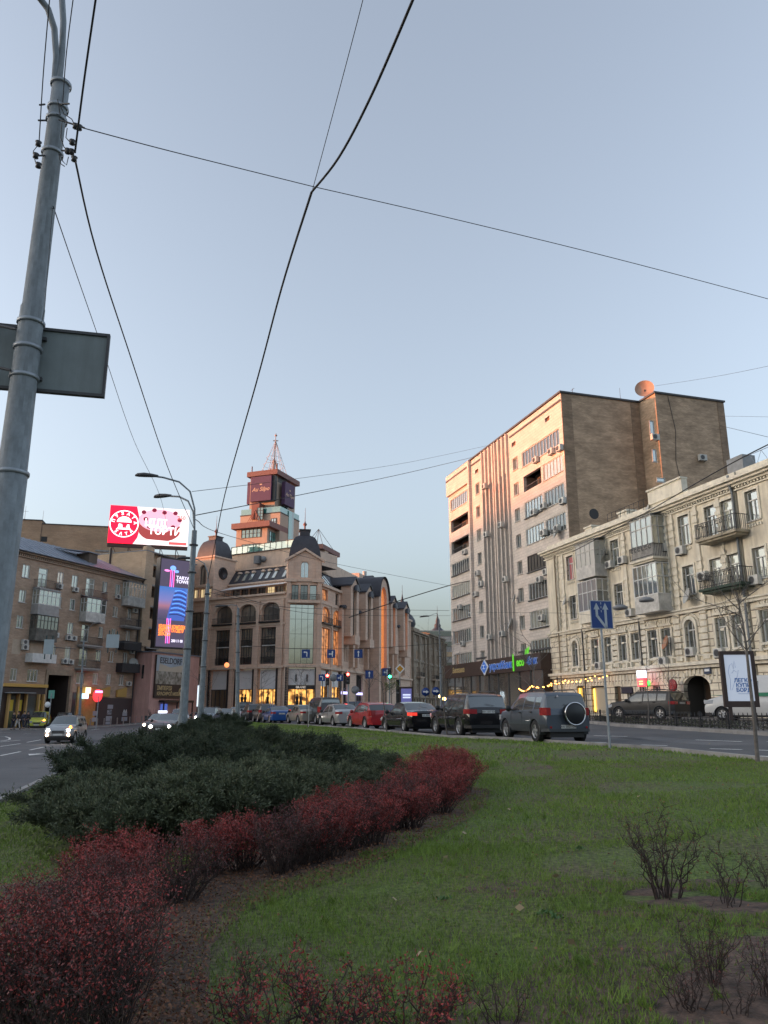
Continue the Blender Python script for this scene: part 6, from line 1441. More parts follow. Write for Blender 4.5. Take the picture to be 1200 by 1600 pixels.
PR = {
 'sedan': dict(L=4.6,W=1.80,H=1.44,zb=.24,top=[(-.5,.88),(-.485,1.0),(-.36,1.06),(-.355,1.07),(-.20,1.38),(-.06,1.44),(.06,1.41),(.22,1.0),(.25,.97),(.42,.84),(.485,.70),(.5,.58)],belt=[(-.5,.86),(-.4,.95),(.22,.88),(.42,.76),(.5,.52)],sw=[(-.255,-.075),(-.055,.15)],ws=(.06,.225),rw=(-.345,-.20),wx=(-.30,.315),wr=.33,nsp=5),
 'hatch': dict(L=4.3,W=1.80,H=1.49,zb=.24,top=[(-.5,.80),(-.49,.96),(-.475,1.02),(-.37,1.36),(-.32,1.42),(-.10,1.49),(.05,1.46),(.24,1.02),(.27,.98),(.43,.84),(.49,.68),(.5,.58)],belt=[(-.5,.80),(-.45,1.0),(-.3,.97),(.24,.88),(.43,.76),(.5,.52)],sw=[(-.37,-.29),(-.27,-.06),(-.04,.17)],ws=(.05,.245),rw=(-.475,-.375),wx=(-.305,.315),wr=.33,nsp=7),
 'suv': dict(L=4.1,W=1.74,H=1.66,zb=.34,top=[(-.5,.88),(-.492,1.05),(-.488,1.10),(-.452,1.54),(-.42,1.62),(-.1,1.67),(.08,1.62),(.245,1.14),(.27,1.10),(.43,1.02),(.49,.86),(.5,.72)],belt=[(-.5,.88),(-.45,1.08),(.24,1.02),(.43,.92),(.5,.66)],sw=[(-.405,-.30),(-.285,-.075),(-.055,.16)],ws=(.08,.25),rw=(-.488,-.455),wx=(-.315,.315),wr=.36,nsp=5),
 'bigsuv': dict(L=4.75,W=1.90,H=1.74,zb=.33,top=[(-.5,.92),(-.492,1.10),(-.484,1.16),(-.44,1.60),(-.40,1.68),(-.1,1.73),(.05,1.70),(.215,1.18),(.24,1.15),(.43,1.05),(.49,.88),(.5,.75)],belt=[(-.5,.9),(-.45,1.14),(.21,1.06),(.43,.95),(.5,.68)],sw=[(-.39,-.27),(-.25,-.065),(-.045,.14)],ws=(.05,.22),rw=(-.484,-.443),wx=(-.30,.31),wr=.38,nsp=5),
 'van': dict(L=4.9,W=1.92,H=1.95,zb=.28,top=[(-.5,1.0),(-.497,1.2),(-.47,1.85),(-.45,1.93),(0,1.96),(.17,1.90),(.33,1.28),(.36,1.22),(.46,1.0),(.5,.75)],belt=[(-.5,1.0),(-.47,1.15),(.33,1.1),(.45,.9),(.5,.68)],sw=[(-.42,-.17),(-.15,.06),(.08,.27)],ws=(.17,.335),rw=(-.496,-.473),wx=(-.31,.33),wr=.34,nsp=6),
 'minivan': dict(L=4.2,W=1.80,H=1.84,zb=.26,top=[(-.5,1.0),(-.497,1.2),(-.478,1.76),(-.46,1.82),(0,1.86),(.10,1.80),(.27,1.22),(.30,1.17),(.45,1.0),(.5,.75)],belt=[(-.5,1.0),(-.47,1.15),(.27,1.08),(.45,.92),(.5,.68)],sw=[(-.01,.20)],ws=(.10,.275),rw=(-.496,-.48),wx=(-.32,.325),wr=.33,nsp=5),
}
def make_car(kind, name, label, col, pos, h, lit=None, tail=tailr, clad=None, group=None, cat='car', plate=None, glass=None, rearglass=None, rails=False, scale=1, seams=True, extra=None):
    P = PR[kind]; L, Wd, H = P['L'], P['W'], P['H']; hw = Wd/2
    t = thing(name, pos, label, cat, group, rz=R(90-h), world=False); t.scale = (scale,)*3
    xs = sorted(set([round(v*L,3) for v in np.linspace(-.5,.5,57)] + [round(p[0]*L,3) for p in P['top']] + [round(e*L,3) for w_ in P['sw'] for e in w_] + [round(e*L,3) for e in P['ws']+P['rw']]))
    xs2 = [xs[0]]
    for x in xs[1:]:
        if x-xs2[-1] > .012: xs2.append(x)
    xs = xs2
    tx = [p[0]*L for p in P['top']]; tz = [p[1] for p in P['top']]; bx = [p[0]*L for p in P['belt']]; bz = [p[1] for p in P['belt']]
    NS, NG, NR = 9, 4, 5; rings = []
    for x in xs:
        f = abs(x)/L; tp = np.interp(x,tx,tz); bl = min(np.interp(x,bx,bz), tp-.02)
        k = 1 - .13*max(0,(f-.41)/.09)**2; wb = hw*k; zb = P['zb'] + (.10*max(0,(f-.44)/.06))
        row = []
        for i in range(NS+1):
            g = i/NS; z = zb+(bl-zb)*g; y = wb*(.93+.07*sin(pi*min(1,g*1.15)/1.15*.9+.15) if g<.9 else .955+.0*g)
            y = wb*np.interp(g,[0,.12,.35,.6,.82,1],[.92,.965,.995,1.0,.985,.945])
            row.append((x,y,z))
        y0 = wb*.945; hh = tp-.035-bl; yr = max(y0-.30*max(hh,0)-.02, wb*.55)
        for i in range(1,NG+1):
            g = i/NG; row.append((x, y0+(yr-y0)*(g**1.15), bl+max(hh,.01)*g))
        for i in range(1,NR+1):
            g = i/NR; row.append((x, yr*(1-g), bl+max(hh,.01)+.035*sqrt(max(0,1-(1-g)**2))))
        rings.append(row)
    nr = len(rings[0]); wxs = [w_*L for w_ in P['wx']]; Ra = P['wr']+.055
    parts = {}
    def part(k): return parts.setdefault(k, MB())
    def cls(x0,x1,j,zc):
        xc = (x0+x1)/2
        if j >= NS:
            if j < NS+NG-0:
                for i,(a,b) in enumerate(P['sw']):
                    if a*L-1e-3 <= x0 and x1 <= b*L+1e-3 and j > NS-1 and j < NS+NG-1: return ('side_window',i)
                if j == NS+NG-1: return 'body'
            if P['ws'][0]*L-1e-3 <= x0 and x1 <= P['ws'][1]*L+1e-3 and j >= NS+NG: return 'windscreen'
            if P['rw'][0]*L-1e-3 <= x0 and x1 <= P['rw'][1]*L+1e-3 and j >= NS+NG: return 'rear_window'
            return 'body'
        if clad is not None and zc < P['zb']+.22: return 'cladding'
        return 'body'
    for s in (1,-1):
        V = [[list(v) for v in row] for row in rings]
        for row in V:                                     # snap side points onto the wheel arches
            for v in row[:NS]:
                for wx in wxs:
                    dx, dz = v[0]-wx, v[2]-P['wr']; r = sqrt(dx*dx+dz*dz)
                    if Ra*.72 < r < Ra*1.12: v[0], v[2] = wx+dx/r*Ra, P['wr']+dz/r*Ra
        for i in range(len(V)-1):
            for j in range(nr-1):
                a,b,c,d = V[i][j],V[i+1][j],V[i+1][j+1],V[i][j+1]
                cx, cz = (a[0]+b[0]+c[0]+d[0])/4, (a[2]+b[2]+c[2]+d[2])/4
                if j < NS and any((cx-wx)**2+(cz-P['wr'])**2 < (Ra*.985)**2 for wx in wxs): continue
                k = cls(rings[i][j][0], rings[i+1][j][0], j, cz); 
                if isinstance(k,tuple): k = (k[0],k[1],s)
                vs = [(v[0],v[1]*s,v[2]) for v in (a,b,c,d)]
                part(k).add(vs, [(0,1,2,3)] if s < 0 else [(3,2,1,0)], 0, True)
        for wx in wxs:                                    # arch lips and liners
            m = part('wheel_arch'); pts = [(wx+Ra*cos(pi*q/14),s*hw*.985,P['wr']+Ra*sin(pi*q/14)) for q in range(-1,16)]
            m.tube(pts,.02,5)
            vs = [(p[0],s*hw*.97,p[2]) for p in pts]+[(p[0],s*(hw-.32),p[2]) for p in pts]; n = len(pts)
            m.add(vs,[(q,q+1,n+q+1,n+q) for q in range(n-1)],0,True)
    for e in (0,-1):                                      # end caps
        row = rings[e]; m = part('body')
        for j in range(nr-1):
            a, b = row[j], row[j+1]; vs = [(a[0],a[1],a[2]),(a[0],-a[1],a[2]),(b[0],-b[1],b[2]),(b[0],b[1],b[2])]
            m.add(vs, [(0,3,2,1)] if e == -1 else [(0,1,2,3)], 0, False)
    body = part('body')
    me_mats = {'body':col,'wheel_arch':clad or black,'cladding':clad or col,'windscreen':carglass,'rear_window':rearglass or glass or gl_tint,'side_window':glass or carglass}
    for k,m in parts.items():
        nm = k if isinstance(k,str) else k[0]; o = m.build(nm,[me_mats[nm]],t)
        # weld for smooth shading
        import bmesh
        bm = bmesh.new(); bm.from_mesh(o.data); bmesh.ops.remove_doubles(bm,verts=bm.verts,dist=.0015); bmesh.ops.recalc_face_normals(bm,faces=bm.faces) if nm != 'wheel_arch' else None
        for e in bm.edges:
            if len(e.link_faces) == 2 and e.link_faces[0].normal.angle(e.link_faces[1].normal,0) > R(38): e.smooth = False
        bm.to_mesh(o.data); bm.free()
    Lf = Frame(0,0,0)
    def bx_(nm, m, x0,x1,y0,y1,z0,z1, par=t): 
        o = MB().box(Lf,x0,x1,-y1,-y0,z0,z1).build(nm,[m],par); return o
    bx_('underbody',black,-L/2+.12,L/2-.12,-hw+.27,hw-.27,.18,P['zb']+.35)
    for wx in wxs:
        for s in (1,-1):
            yc = s*(hw-.115); r = P['wr']; m = MB()
            m.lathe((wx,yc,r),[(r*.62,-.10),(r*.9,-.11),(r,-.085),(r,.085),(r*.9,.11),(r*.62,.10)],22,0,'y'); w_ = m.build('wheel',[tyre],t)
            q = MB(); q.lathe((wx,yc+s*.06,r),[(r*.66,-.02*s),(r*.66,.03*s),(r*.58,.035*s),(r*.56,0)],22,0,'y')
            q.lathe((wx,yc+s*.02,r),[(r*.6,0),(.001,0)],16,1,'y')
            for u in range(P['nsp']):
                an = 2*pi*u/P['nsp']+.3; ca,sa = cos(an),sin(an); wv = .045
                q.hexa([(wx+ca*.03-sa*wv,yc+s*.05,r+sa*.03+ca*wv),(wx+ca*r*.6-sa*wv*.7,yc+s*.05,r+sa*r*.6+ca*wv*.7),(wx+ca*r*.6+sa*wv*.7,yc+s*.05,r+sa*r*.6-ca*wv*.7),(wx+ca*.03+sa*wv,yc+s*.05,r+sa*.03-ca*wv),
                        (wx+ca*.03-sa*wv,yc+s*.09,r+sa*.03+ca*wv),(wx+ca*r*.6-sa*wv*.7,yc+s*.08,r+sa*r*.6+ca*wv*.7),(wx+ca*r*.6+sa*wv*.7,yc+s*.08,r+sa*r*.6-ca*wv*.7),(wx+ca*.03+sa*wv,yc+s*.09,r+sa*.03-ca*wv)])
            q.build('rim',[alloy,black],w_)
    zl = {'sedan':(.79,.93),'hatch':(.72,1.02),'suv':(.88,1.12),'bigsuv':(.90,1.08),'van':(.85,1.25),'minivan':(.8,1.25)}[kind]
    y0 = {'sedan':.58,'hatch':.60,'suv':.70,'bigsuv':.52,'van':.78,'minivan':.78}[kind]
    for s in (1,-1):
        pl = [(-L/2-.02,s*hw*y0),(-L/2-.02,s*hw*.865),(-.462*L,s*(hw*.955+.018)),(-.43*L,s*(hw*.985+.012)),(-.43*L,s*hw*.8),(-L/2+.1,s*hw*y0)]
        MB().hprism(pl,zl[0],zl[1]).build('tail_light',[tail],t)
        zh = (np.interp(.47*L,tx,tz)-.22, np.interp(.47*L,tx,tz)-.03)
        pf = [(L/2+.012,s*hw*.52),(L/2+.012,s*hw*.86),(.462*L,s*(hw*.955+.014)),(.41*L,s*(hw*.985+.01)),(.41*L,s*hw*.8),(L/2-.1,s*hw*.52)]
        MB().hprism(pf,zh[0],zh[1]).build('headlight',[headoff],t)
        if lit:
            MB().lathe((L/2+.015,s*hw*.68,(zh[0]+zh[1])/2),[(.001,.03),(.085,.02),(.095,0)],12,0,'x').build('lamp',[lit],t)
            if 'fog' in (extra or ()): MB().lathe((L/2+.02,s*hw*.72,P['zb']+.17),[(.001,.03),(.07,.02),(.08,0)],12,0,'x').build('fog_lamp',[foglit],t)
        xm = .165*L if kind!='van' else .27*L; bl = np.interp(xm,bx,bz)
        m = MB(); m.lathe((xm,s*(hw+.10),bl+.07),[(.001,-.06),(.09,-.05),(.11,0),(.08,.08),(.001,.1)],10,0,'x'); m.box(Lf,xm-.03,xm+.03,-max(s*(hw-.06),s*(hw+.06)),-min(s*(hw-.06),s*(hw+.06)),bl,bl+.05); m.build('mirror',[col if kind in('hatch',) else black],t)
        if seams:
            q = MB()
            for f in ({'sedan':(-.255,-.065,.165),'hatch':(-.28,-.05,.18),'suv':(-.295,-.065,.175),'bigsuv':(-.26,-.055,.155),'van':(-.16,.07,.28),'minivan':(-.02,.21)}[kind]):
                x = f*L; bl = np.interp(x,bx,bz); pts = [(x+(.03 if g<.3 else 0),s*(hw*np.interp(g,[0,.12,.35,.6,.82,1],[.92,.965,.995,1.0,.985,.945])+.001),P['zb']+.08+(bl-P['zb']-.08)*g) for g in (.05,.2,.35,.6,.82,.98)]
                if all((p[0]-wx)**2+(p[2]-P['wr'])**2 > Ra**2 for p in pts for wx in wxs): q.tube(pts,.006,4)
            q.build('door_seam',[black],t)
            for f in (P['sw'][-1][0]*L+.06, P['sw'][-2][0]*L+.06) if len(P['sw'])>1 else (.02*L,):
                bl = np.interp(f,bx,bz)-.10; ya,yb = sorted((s*(hw*.985),s*(hw+.025))); bx_('door_handle',black if clad else col,f,f+.17,ya,yb,bl,bl+.035)
    # number plates, bumpers, grille
    zp = {'sedan':.80,'hatch':.55,'suv':.52,'bigsuv':.98,'van':.85,'minivan':.8}[kind]
    for sx,zz in ((-1,zp),(1,P['zb']+.20)):
        o = MB().box(Lf,min(sx*(L/2+.004),sx*(L/2+.03)),max(sx*(L/2+.004),sx*(L/2+.03)),-.26,.26,zz-.055,zz+.055).build('licence_plate',[platem],t)
        if plate and sx < 0:
            me = text_mesh(plate,.105,.001); me.materials.clear(); me.materials.append(inkm); q = bpy.data.objects.new('lettering',me); C.objects.link(q)
            M = Matrix.Rotation(-pi/2,4,'Z') @ Matrix.Rotation(pi/2,4,'X'); M.translation = Vector((-L/2-.033,0,zz)); me.transform(M); q.parent = o
    zt = {'sedan':.45,'hatch':.42,'suv':.46,'bigsuv':.48,'van':.42,'minivan':.45}[kind]
    pl = [(-L/2-.03,-hw*.8),(-L/2-.03,hw*.8),(-.46*L,hw*.965),(-.43*L,hw*.98),(-.43*L,hw*.7),(-.43*L,-hw*.7),(-.43*L,-hw*.98),(-.46*L,-hw*.965)]
    MB().hprism(pl,P['zb']+.02,zt).build('rear_bumper',[clad or black if kind in('suv','bigsuv','van','minivan') else col],t)
    pf = [(L/2+.03,-hw*.8),(L/2+.03,hw*.8),(.46*L,hw*.965),(.43*L,hw*.98),(.43*L,hw*.7),(.43*L,-hw*.7),(.43*L,-hw*.98),(.46*L,-hw*.965)]
    MB().hprism(pf,P['zb']-.02,P['zb']+.12).build('front_bumper',[clad or black],t)
    zg = np.interp(.49*L,tx,tz)
    g = MB(); g.box(Lf,L/2+.002,L/2+.02,-hw*.42,hw*.42,zg-.26,zg-.08,0)
    for k in range(3): g.box(Lf,L/2+.021,L/2+.028,-hw*.41,hw*.41,zg-.24+k*.055,zg-.225+k*.055,1)
    g.build('grille',[black,chrome],t)
    if rails or kind in ('suv','bigsuv'):
        for s in (1,-1): MB().tube([(-.40*L,s*(hw*.62),H-.05),(-.36*L,s*(hw*.63),H+.045),(.0*L,s*(hw*.63),H+.055),(.05*L,s*(hw*.62),H-.03)],.018,5).build('roof_rail',[darkgrey if kind=='suv' else black],t)
    MB().tube([(P['rw'][0]*L-.015,-.25,np.interp(P['rw'][0]*L,tx,tz)+.05),(P['rw'][0]*L-.0,.12,np.interp(P['rw'][0]*L,tx,tz)+.12)],.008,4).build('wiper',[black],t)
    if kind in ('sedan','hatch'): MB().cyl((-.27*L,0,np.interp(-.27*L,tx,tz)+.0),(-.30*L,0,np.interp(-.27*L,tx,tz)+.12),.006,n=4).build('antenna',[black],t)
    return t
def rear_at(px, Y, h, kind, back=True):
    r = ray(px,1130); x = r.x/r.y*Y; d = Vector((sin(R(h)),cos(R(h)))); L = PR[kind]['L']
    c = Vector((x,Y)) + (d*(L/2) if back else -d*(L/2)); return (c.x,c.y,G(c.x,c.y)+.004)
slateblue = paint('slate_blue',(.062,.080,.105)); pblack = paint('black',(.008,.008,.010),.2,.1); pdark = paint('dark_grey',(.03,.032,.036)); pred = paint('red',(.36,.012,.018),.28,0); psilver = paint('silver',(.36,.37,.38),.3,.5)
pbeige = paint('champagne',(.34,.31,.27),.3,.5); pblue = paint('blue',(.012,.075,.27),.28,.2); pwhite = paint('white',(.55,.55,.54),.35,0); pgrn = paint('lime_yellow',(.46,.50,.07),.45,0); pbrown = paint('brown_grey',(.09,.08,.075)); pbg = paint('blue_grey',(.13,.17,.22))
cladg = mat('grey_cladding',(.045,.052,.06),.5); 
Q = 'cars queueing on the right of the lawn'
t = make_car('suv','parked_car','slate blue jeep with a chrome-ringed spare wheel on its rear door, nearest of the queue',slateblue,rear_at(888,26.0,-13,'suv'),-13,group=Q,plate='AA 5021 OK',clad=cladg,tail=tailr)
L = PR['suv']['L']
m = MB(); m.lathe((-L/2-.02,-.16,.93),[(.345,.02),(.35,-.02),(.35,-.20),(.30,-.235),(.001,-.245)],30,0,'x'); sp = m.build('spare_wheel',[mat('spare_cover',(.012,.014,.017),.4)],t)
m = MB(); m.lathe((-L/2-.02,-.16,.93),[(.352,-.17),(.375,-.19),(.372,-.225),(.345,-.235),(.33,-.215)],30,0,'x'); m.build('chrome_ring',[chrome],sp)
m = MB(); m.add([(-.477*L,.33,1.47),(-.477*L,.25,1.47),(-.472*L,.29,1.54)],[(0,1,2)]); m.build('sticker',[mat('sticker_pale',(.6,.5,.5),.5)],t)
MB().lathe((-L/2-.03,.63,.50),[(.04,-.01),(.001,-.012)],10,0,'x').build('reflector',[tailr],t); MB().lathe((-L/2-.03,-.63,.50),[(.04,-.01),(.001,-.012)],10,0,'x').build('reflector',[tailr],t)
make_car('bigsuv','parked_car','large glossy black off-roader, second in the queue, ahead of the slate blue jeep',pblack,rear_at(764,31.4,-15,'bigsuv'),-15,group=Q,plate='AA 1307 BX',glass=gl_sky if False else carglass)
make_car('sedan','parked_car','black saloon car behind the red hatchback, ahead of the black off-roader',pblack,rear_at(668,37.5,-18,'sedan'),-18,group=Q,tail=taillit,plate='AA 8846 IC')
make_car('hatch','parked_car','bright red hatchback in the queue between a silver saloon and a black saloon',pred,rear_at(601,43.8,-20,'hatch'),-20,group=Q,plate='KA 3120 AA')
make_car('sedan','parked_car','silver saloon in the queue just ahead of the red hatchback',psilver,rear_at(547,50.5,-21,'sedan'),-21,group=Q,plate='AA 4410 EB')
make_car('van','parked_car','tall black van in the queue beyond the silver saloon',pdark,rear_at(517,58.5,-20,'van'),-20,group=Q,clad=black,glass=gl_dark)
make_car('sedan','parked_car','champagne saloon in the queue between the blue saloon and the black van',pbeige,rear_at(488,60,-22,'sedan'),-22,group=Q,plate='AA 7712 KM')
make_car('sedan','parked_car','bright blue saloon in the middle of the queue',pblue,rear_at(440,66.5,-19,'sedan'),-19,group=Q,plate='AA 0921 HT')
make_car('suv','parked_car','brown-grey off-roader left of the blue saloon',pbrown,rear_at(419,71,-18,'suv'),-18,group=Q)
make_car('bigsuv','parked_car','dark off-roader with the farthest place at the left end of the queue',pdark,rear_at(401,76,-18,'bigsuv'),-18,group=Q)
make_car('hatch','parked_car','dark hatchback with lit orange rear lamps behind the blue saloon',pdark,rear_at(462,77,-16,'hatch'),-16,tail=taillit,group=Q)
make_car('sedan','parked_car','white saloon mostly hidden behind the champagne saloon and black van',pwhite,rear_at(500,82,-16,'sedan'),-16,group=Q)
make_car('van','parked_car','black van with one red lamp near the pole at the left end of the queue',pdark,rear_at(384,84,-16,'van'),-16,tail=taillit,group=Q)
make_car('suv','parked_car','dark blue off-roader far behind the red hatchback',paint('navy',(.02,.03,.06)),rear_at(556,72,-16,'suv'),-16,group=Q)
O = 'cars driving towards the viewer on the left road'
def front_at(px,Y,h,kind): return (lambda r,d,L:(r.x/r.y*Y-d[0]*L/2, Y-d[1]*L/2))(ray(px,1130),(sin(R(h)),cos(R(h))),PR[kind]['L'])
def fcar(kind,label,col,px,Y,h,**k):
    x,y = front_at(px,Y,h,kind); return make_car(kind,k.pop('name','car'),label,col,(x,y,G(x,y)+.004),h,group=k.pop('group',O),**k)
t = fcar('suv','silver crossover with lit headlights and glowing fog lamps, nearest on the left road',psilver,92,49.0,172,lit=headl,extra=('fog',),clad=None)
MB().lathe((PR['suv']['L']*.5-.05,.70,.98),[(.001,.05),(.07,.03),(.08,0)],10,0,'x').build('blinker',[amber],t)
t = fcar('minivan','lime yellow delivery van with an orange blinker beside the yellow-framed shop',pgrn,57,85,165,lit=None,cat='van',name='delivery_van',clad=black)
MB().lathe((PR['minivan']['L']/2-.05,.72,.93),[(.001,.08),(.1,.05),(.11,0)],10,0,'x').build('blinker',[amber],t)
t = fcar('bigsuv','dark off-roader with an orange blinker passing behind the silver crossover',pdark,100,86,158,lit=None)
MB().lathe((PR['bigsuv']['L']/2-.05,-.80,.93),[(.001,.08),(.1,.05),(.11,0)],10,0,'x').build('blinker',[amber],t)
fcar('sedan','dark saloon with white headlights left of the second lamp post',pbrown,250,53.5,180,lit=headl)
t = fcar('sedan','dark taxi with a lit roof sign behind the dark saloon',pdark,238,60,182,lit=foglit)
o = MB().box(Frame(0,0,0),-.1,.1,-.32,.32,1.46,1.62).build('taxi_sign',[mat('taxi_lit',(.9,.9,1),.5,emit=(.8,.85,1),estr=2)],t)
fcar('suv','white off-roader with its side towards the pole, right of the dark saloons',pwhite,281,73,165,lit=None)
fcar('suv','blue-grey off-roader with lit headlights between the two thin lamp posts',pbg,316,69,182,lit=headl)
fcar('sedan','beige saloon with one warm headlight right of the blue-grey off-roader',pbeige,343,76,182,lit=foglit)
fcar('hatch','white hatchback half hidden at the tip of the lawn',pwhite,362,82,186,lit=None)
# parked on the right pavement
x,y,_ = rear_at(1068,46.3,-35,'bigsuv')
make_car('bigsuv','parked_car','black off-roader parked behind the low iron fence by the arched gateway',mat('matt_black_paint',(.010,.011,.013),.5),(x,y,G(x,y)+PV),-38,clad=cladg,plate='AA 2290 PE',scale=.98,cat='car',glass=gl_tint,rearglass=gl_tint)
# white service van with a green stripe
PRb = dict(PR['van'],L=5.4,H=2.3,W=1.98,top=[(-.5,1.2),(-.497,1.5),(-.49,2.2),(-.47,2.28),(0,2.30),(.14,2.27),(.18,2.18),(.32,1.32),(.35,1.26),(.47,1.08),(.5,.8)],belt=[(-.5,1.15),(-.47,1.2),(.32,1.15),(.46,.95),(.5,.7)],sw=[(-.02,.05),(.08,.27)],ws=(.18,.325),rw=(-.496,-.492))
PR['van_save'] = PR['van']; PR['van'] = PRb
p = at(1195,1120,41); z = G(p.x,p.y)+PV
t = make_car('van','service_van','white service van with a green stripe behind the framed street poster',pwhite,(p.x,p.y,z),-48,cat='van',group=None)
PR['van'] = PR['van_save']
grn = mat('van_green',(.03,.22,.12),.5)
for s in (1,-1): MB().box(Frame(0,0,0),-2.3,1.6,min(s*.985,s*1.0),max(s*.985,s*1.0),1.22,1.40).build('stripe',[grn],t)
MB().box(Frame(0,0,0),1.75,2.3,-.9,.9,1.285,1.30).build('stripe',[grn],t)
# ================================================================ POLES, WIRES, SIGNS, PEOPLE
polem = mat('pole_grey_paint', (.20,.23,.25), .6, var=.25, vscale=3.5, bump=.25, bscale=30, stain=.55, uvc=True)
cable = mat('cable_black', (.012,.012,.013), .6)
# ---- the near pole with its sign board
PX, PY = -.5065*8.2, 8.2; pz = LZ(PX,PY)-.05
def PP(py, px=None, Y=8.2):                              # height on the pole axis seen at image row py
    v = (800-py)/1200; return (ST+v*CT)/(CT-v*ST)*Y + CAMZ
t = thing('lamp_pole', (PX,PY,pz), 'thick grey street pole at the left edge carrying wires and curved lamp arms', 'street pole')
mb = MB(); zt = PP(131)
mb.lathe((PX,PY,0),[(.17,pz),(.165,PP(742)),(.155,PP(740)),(.145,PP(600)),(.135,PP(482)),(.122,PP(478)),(.113,PP(300)),(.108,PP(210)),(.106,zt),(.001,zt)],20)
mb.build('shaft',[polem],t)
for py,r in ((133,.118),(170,.117),(188,.118),(240,.12),(505,.145),(545,.15),(590,.152),(740,.17)): mb = MB(); mb.lathe((PX,PY,PP(py)),[(r,-.025),(r+.012,-.02),(r+.012,.02),(r,.025)],16); mb.build('clamp_band',[steel],t)
for pts in ([(85,132,8.2),(88,90,8.2),(85,45,8.15),(75,14,8.1),(58,-8,8.0),(20,-40,7.7),(-60,-70,7.2)],[(92,132,8.2),(97,80,8.25),(99,35,8.3),(97,0,8.35),(90,-40,8.5),(70,-90,8.8),(20,-130,9.2)]):
    P_ = [at(*p) for p in pts]; o = MB().tube(P_,.042,8).build('lamp_arm',[polem],t)
    e = P_[-1]; d = (P_[-1]-P_[-2]).normalized(); m = MB(); m.lathe(e,[(.001,-.06),(.09,-.05),(.13,0),(.10,.05),(.001,.07)],10); m.cyl(e,e+d*.5,.08,.05,8); m.build('lamp_head',[darkgrey],o)
mb = MB(); ins = MB()                                     # brackets, insulators, wire loops
for (x0,y0,x1,y1) in ((92,163,108,162),(92,187,132,200),(70,163,62,164),(72,188,60,188),(96,235,118,238),(70,243,56,243)):
    MB().tube([at(x0,y0,8.1),at(x1,y1,8.0)],.012,5).build('bracket',[darkgrey],t)
for x,y in ((118,197),(113,222),(116,248),(60,224),(56,243),(60,258),(112,237),(106,236),(124,199)):
    c = at(x,y,7.95); ins = MB(); ins.lathe(c,[(.001,-.045),(.035,-.03),(.025,0),(.04,.02),(.001,.045)],8); ins.build('insulator',[black],t)
mb = MB()
for pts in ([(94,165),(100,178),(112,186),(117,196)],[(97,190),(95,215),(100,230),(110,236)],[(105,200),(103,215),(112,225)],[(93,238),(98,252),(104,258),(107,245)],[(92,240),(95,256),(101,260)],[(60,226),(52,236),(55,252),(60,262)],[(90,155),(94,180),(88,178)]):
    MB().tube([at(x,y,7.97) for x,y in pts],.006,4).build('loose_wire',[cable],t)
mb.tube([at(82,325,8.05),at(70,480,8.05),at(65,505,8.05)],.004,4)
mb.build('loose_wire',[cable],t)
SB = Frame(PX,PY,R(13))
a1,zr = SB.px(168,527,-.17); _,zb_ = SB.px(164,617,-.17); a0 = -a1*1.02
sg = thing('sign_board', SB.pt(0,-.17,zb_), 'back of a wide blank grey sign board strapped to the thick pole', 'sign board')
MB().box(SB,a0,a1,-.20,-.17,zb_,zr-.0).build('panel',[mat('board_back',(.20,.235,.24),.6,var=.08,vscale=2,stain=.5,uvc=True)],sg)
m = MB(); m.box(SB,a0,a1,-.215,-.145,zr,zr+.035); m.box(SB,a0,a1,-.215,-.145,zb_-.035,zb_); m.box(SB,a0-.03,a0,-.215,-.145,zb_-.035,zr+.035); m.box(SB,a1,a1+.03,-.215,-.145,zb_-.035,zr+.035); m.build('rim',[darkgrey],sg)
m = MB()
for z in (zb_+.12,zr-.12): m.box(SB,-.16,.16,-.17,-.12,z-.02,z+.02); m.tube([SB.pt(-.6,-.1,z+.12),SB.pt(-.3,.05,z+.02),SB.pt(-.12,.13,z-.04)],.018,5)
m.build('strap',[darkgrey],sg)
# ---- overhead wires
def wire(pts, r, label, name='overhead_wire', dbl=False, sag=0):
    dbl = False; P_ = [at(*p) for p in pts]; out = []
    for i in range(len(P_)-1):
        for k in range(6):
            f = k/6; q = P_[max(i-1,0)]; w_ = P_[min(i+2,len(P_)-1)]; a,b = P_[i],P_[i+1]
            out.append(.5*((2*a)+(b-q)*f+(2*q-5*a+4*b-w_)*f*f+(3*a-q-3*b+w_)*f**3))
    out.append(P_[-1]); mb = MB()
    if dbl:
        for ph in (0,pi):
            mb.tube([p+Vector((cos(i*2.1+ph),0,sin(i*2.1+ph)))*r*.9 for i,p in enumerate(out)],r,5)
    else: mb.tube(out,r,5)
    return single(mb,name,[cable],P_[0],label,'wire','overhead wires')
wire([(325,905,42),(336,850,38),(352,770,32),(400,600,20.5),(440,450,15),(487,300,11)],.022,'thick black twisted cable from a thin lamp post up to the knot',dbl=True)
wire([(487,300,11),(530,245,10),(580,150,8.8),(645,0,7.4),(690,-110,6.6)],.019,'thick black twisted cable running from the knot to the top edge',dbl=True)
wire([(488,298,11),(525,160,9.6),(567,0,8.3),(590,-100,7.5)],.006,'thin wire beside the thick cable, knot to top edge')
wire([(126,199,8.0),(250,232,9),(370,262,10.1),(487,291,11)],.007,'thin cross wire from the thick pole to the knot')
wire([(487,291,11),(700,340,12.2),(950,401,13.5),(1200,467,15),(1350,510,16)],.007,'thin cross wire from the knot to the right edge')
wire([(155,-40,6.6),(132,120,7.4),(117,238,7.95)],.013,'black wire from the top edge down to the insulators of the thick pole')
wire([(117,248,7.95),(150,390,10.5),(200,545,15),(262,730,25),(303,826,30)],.013,'black wire from the thick pole down to the first thin lamp post')
wire([(83,322,8.1),(120,430,11),(160,545,15),(210,690,23),(250,775,30),(262,830,42)],.007,'thin wire sloping from the shaft of the thick pole')
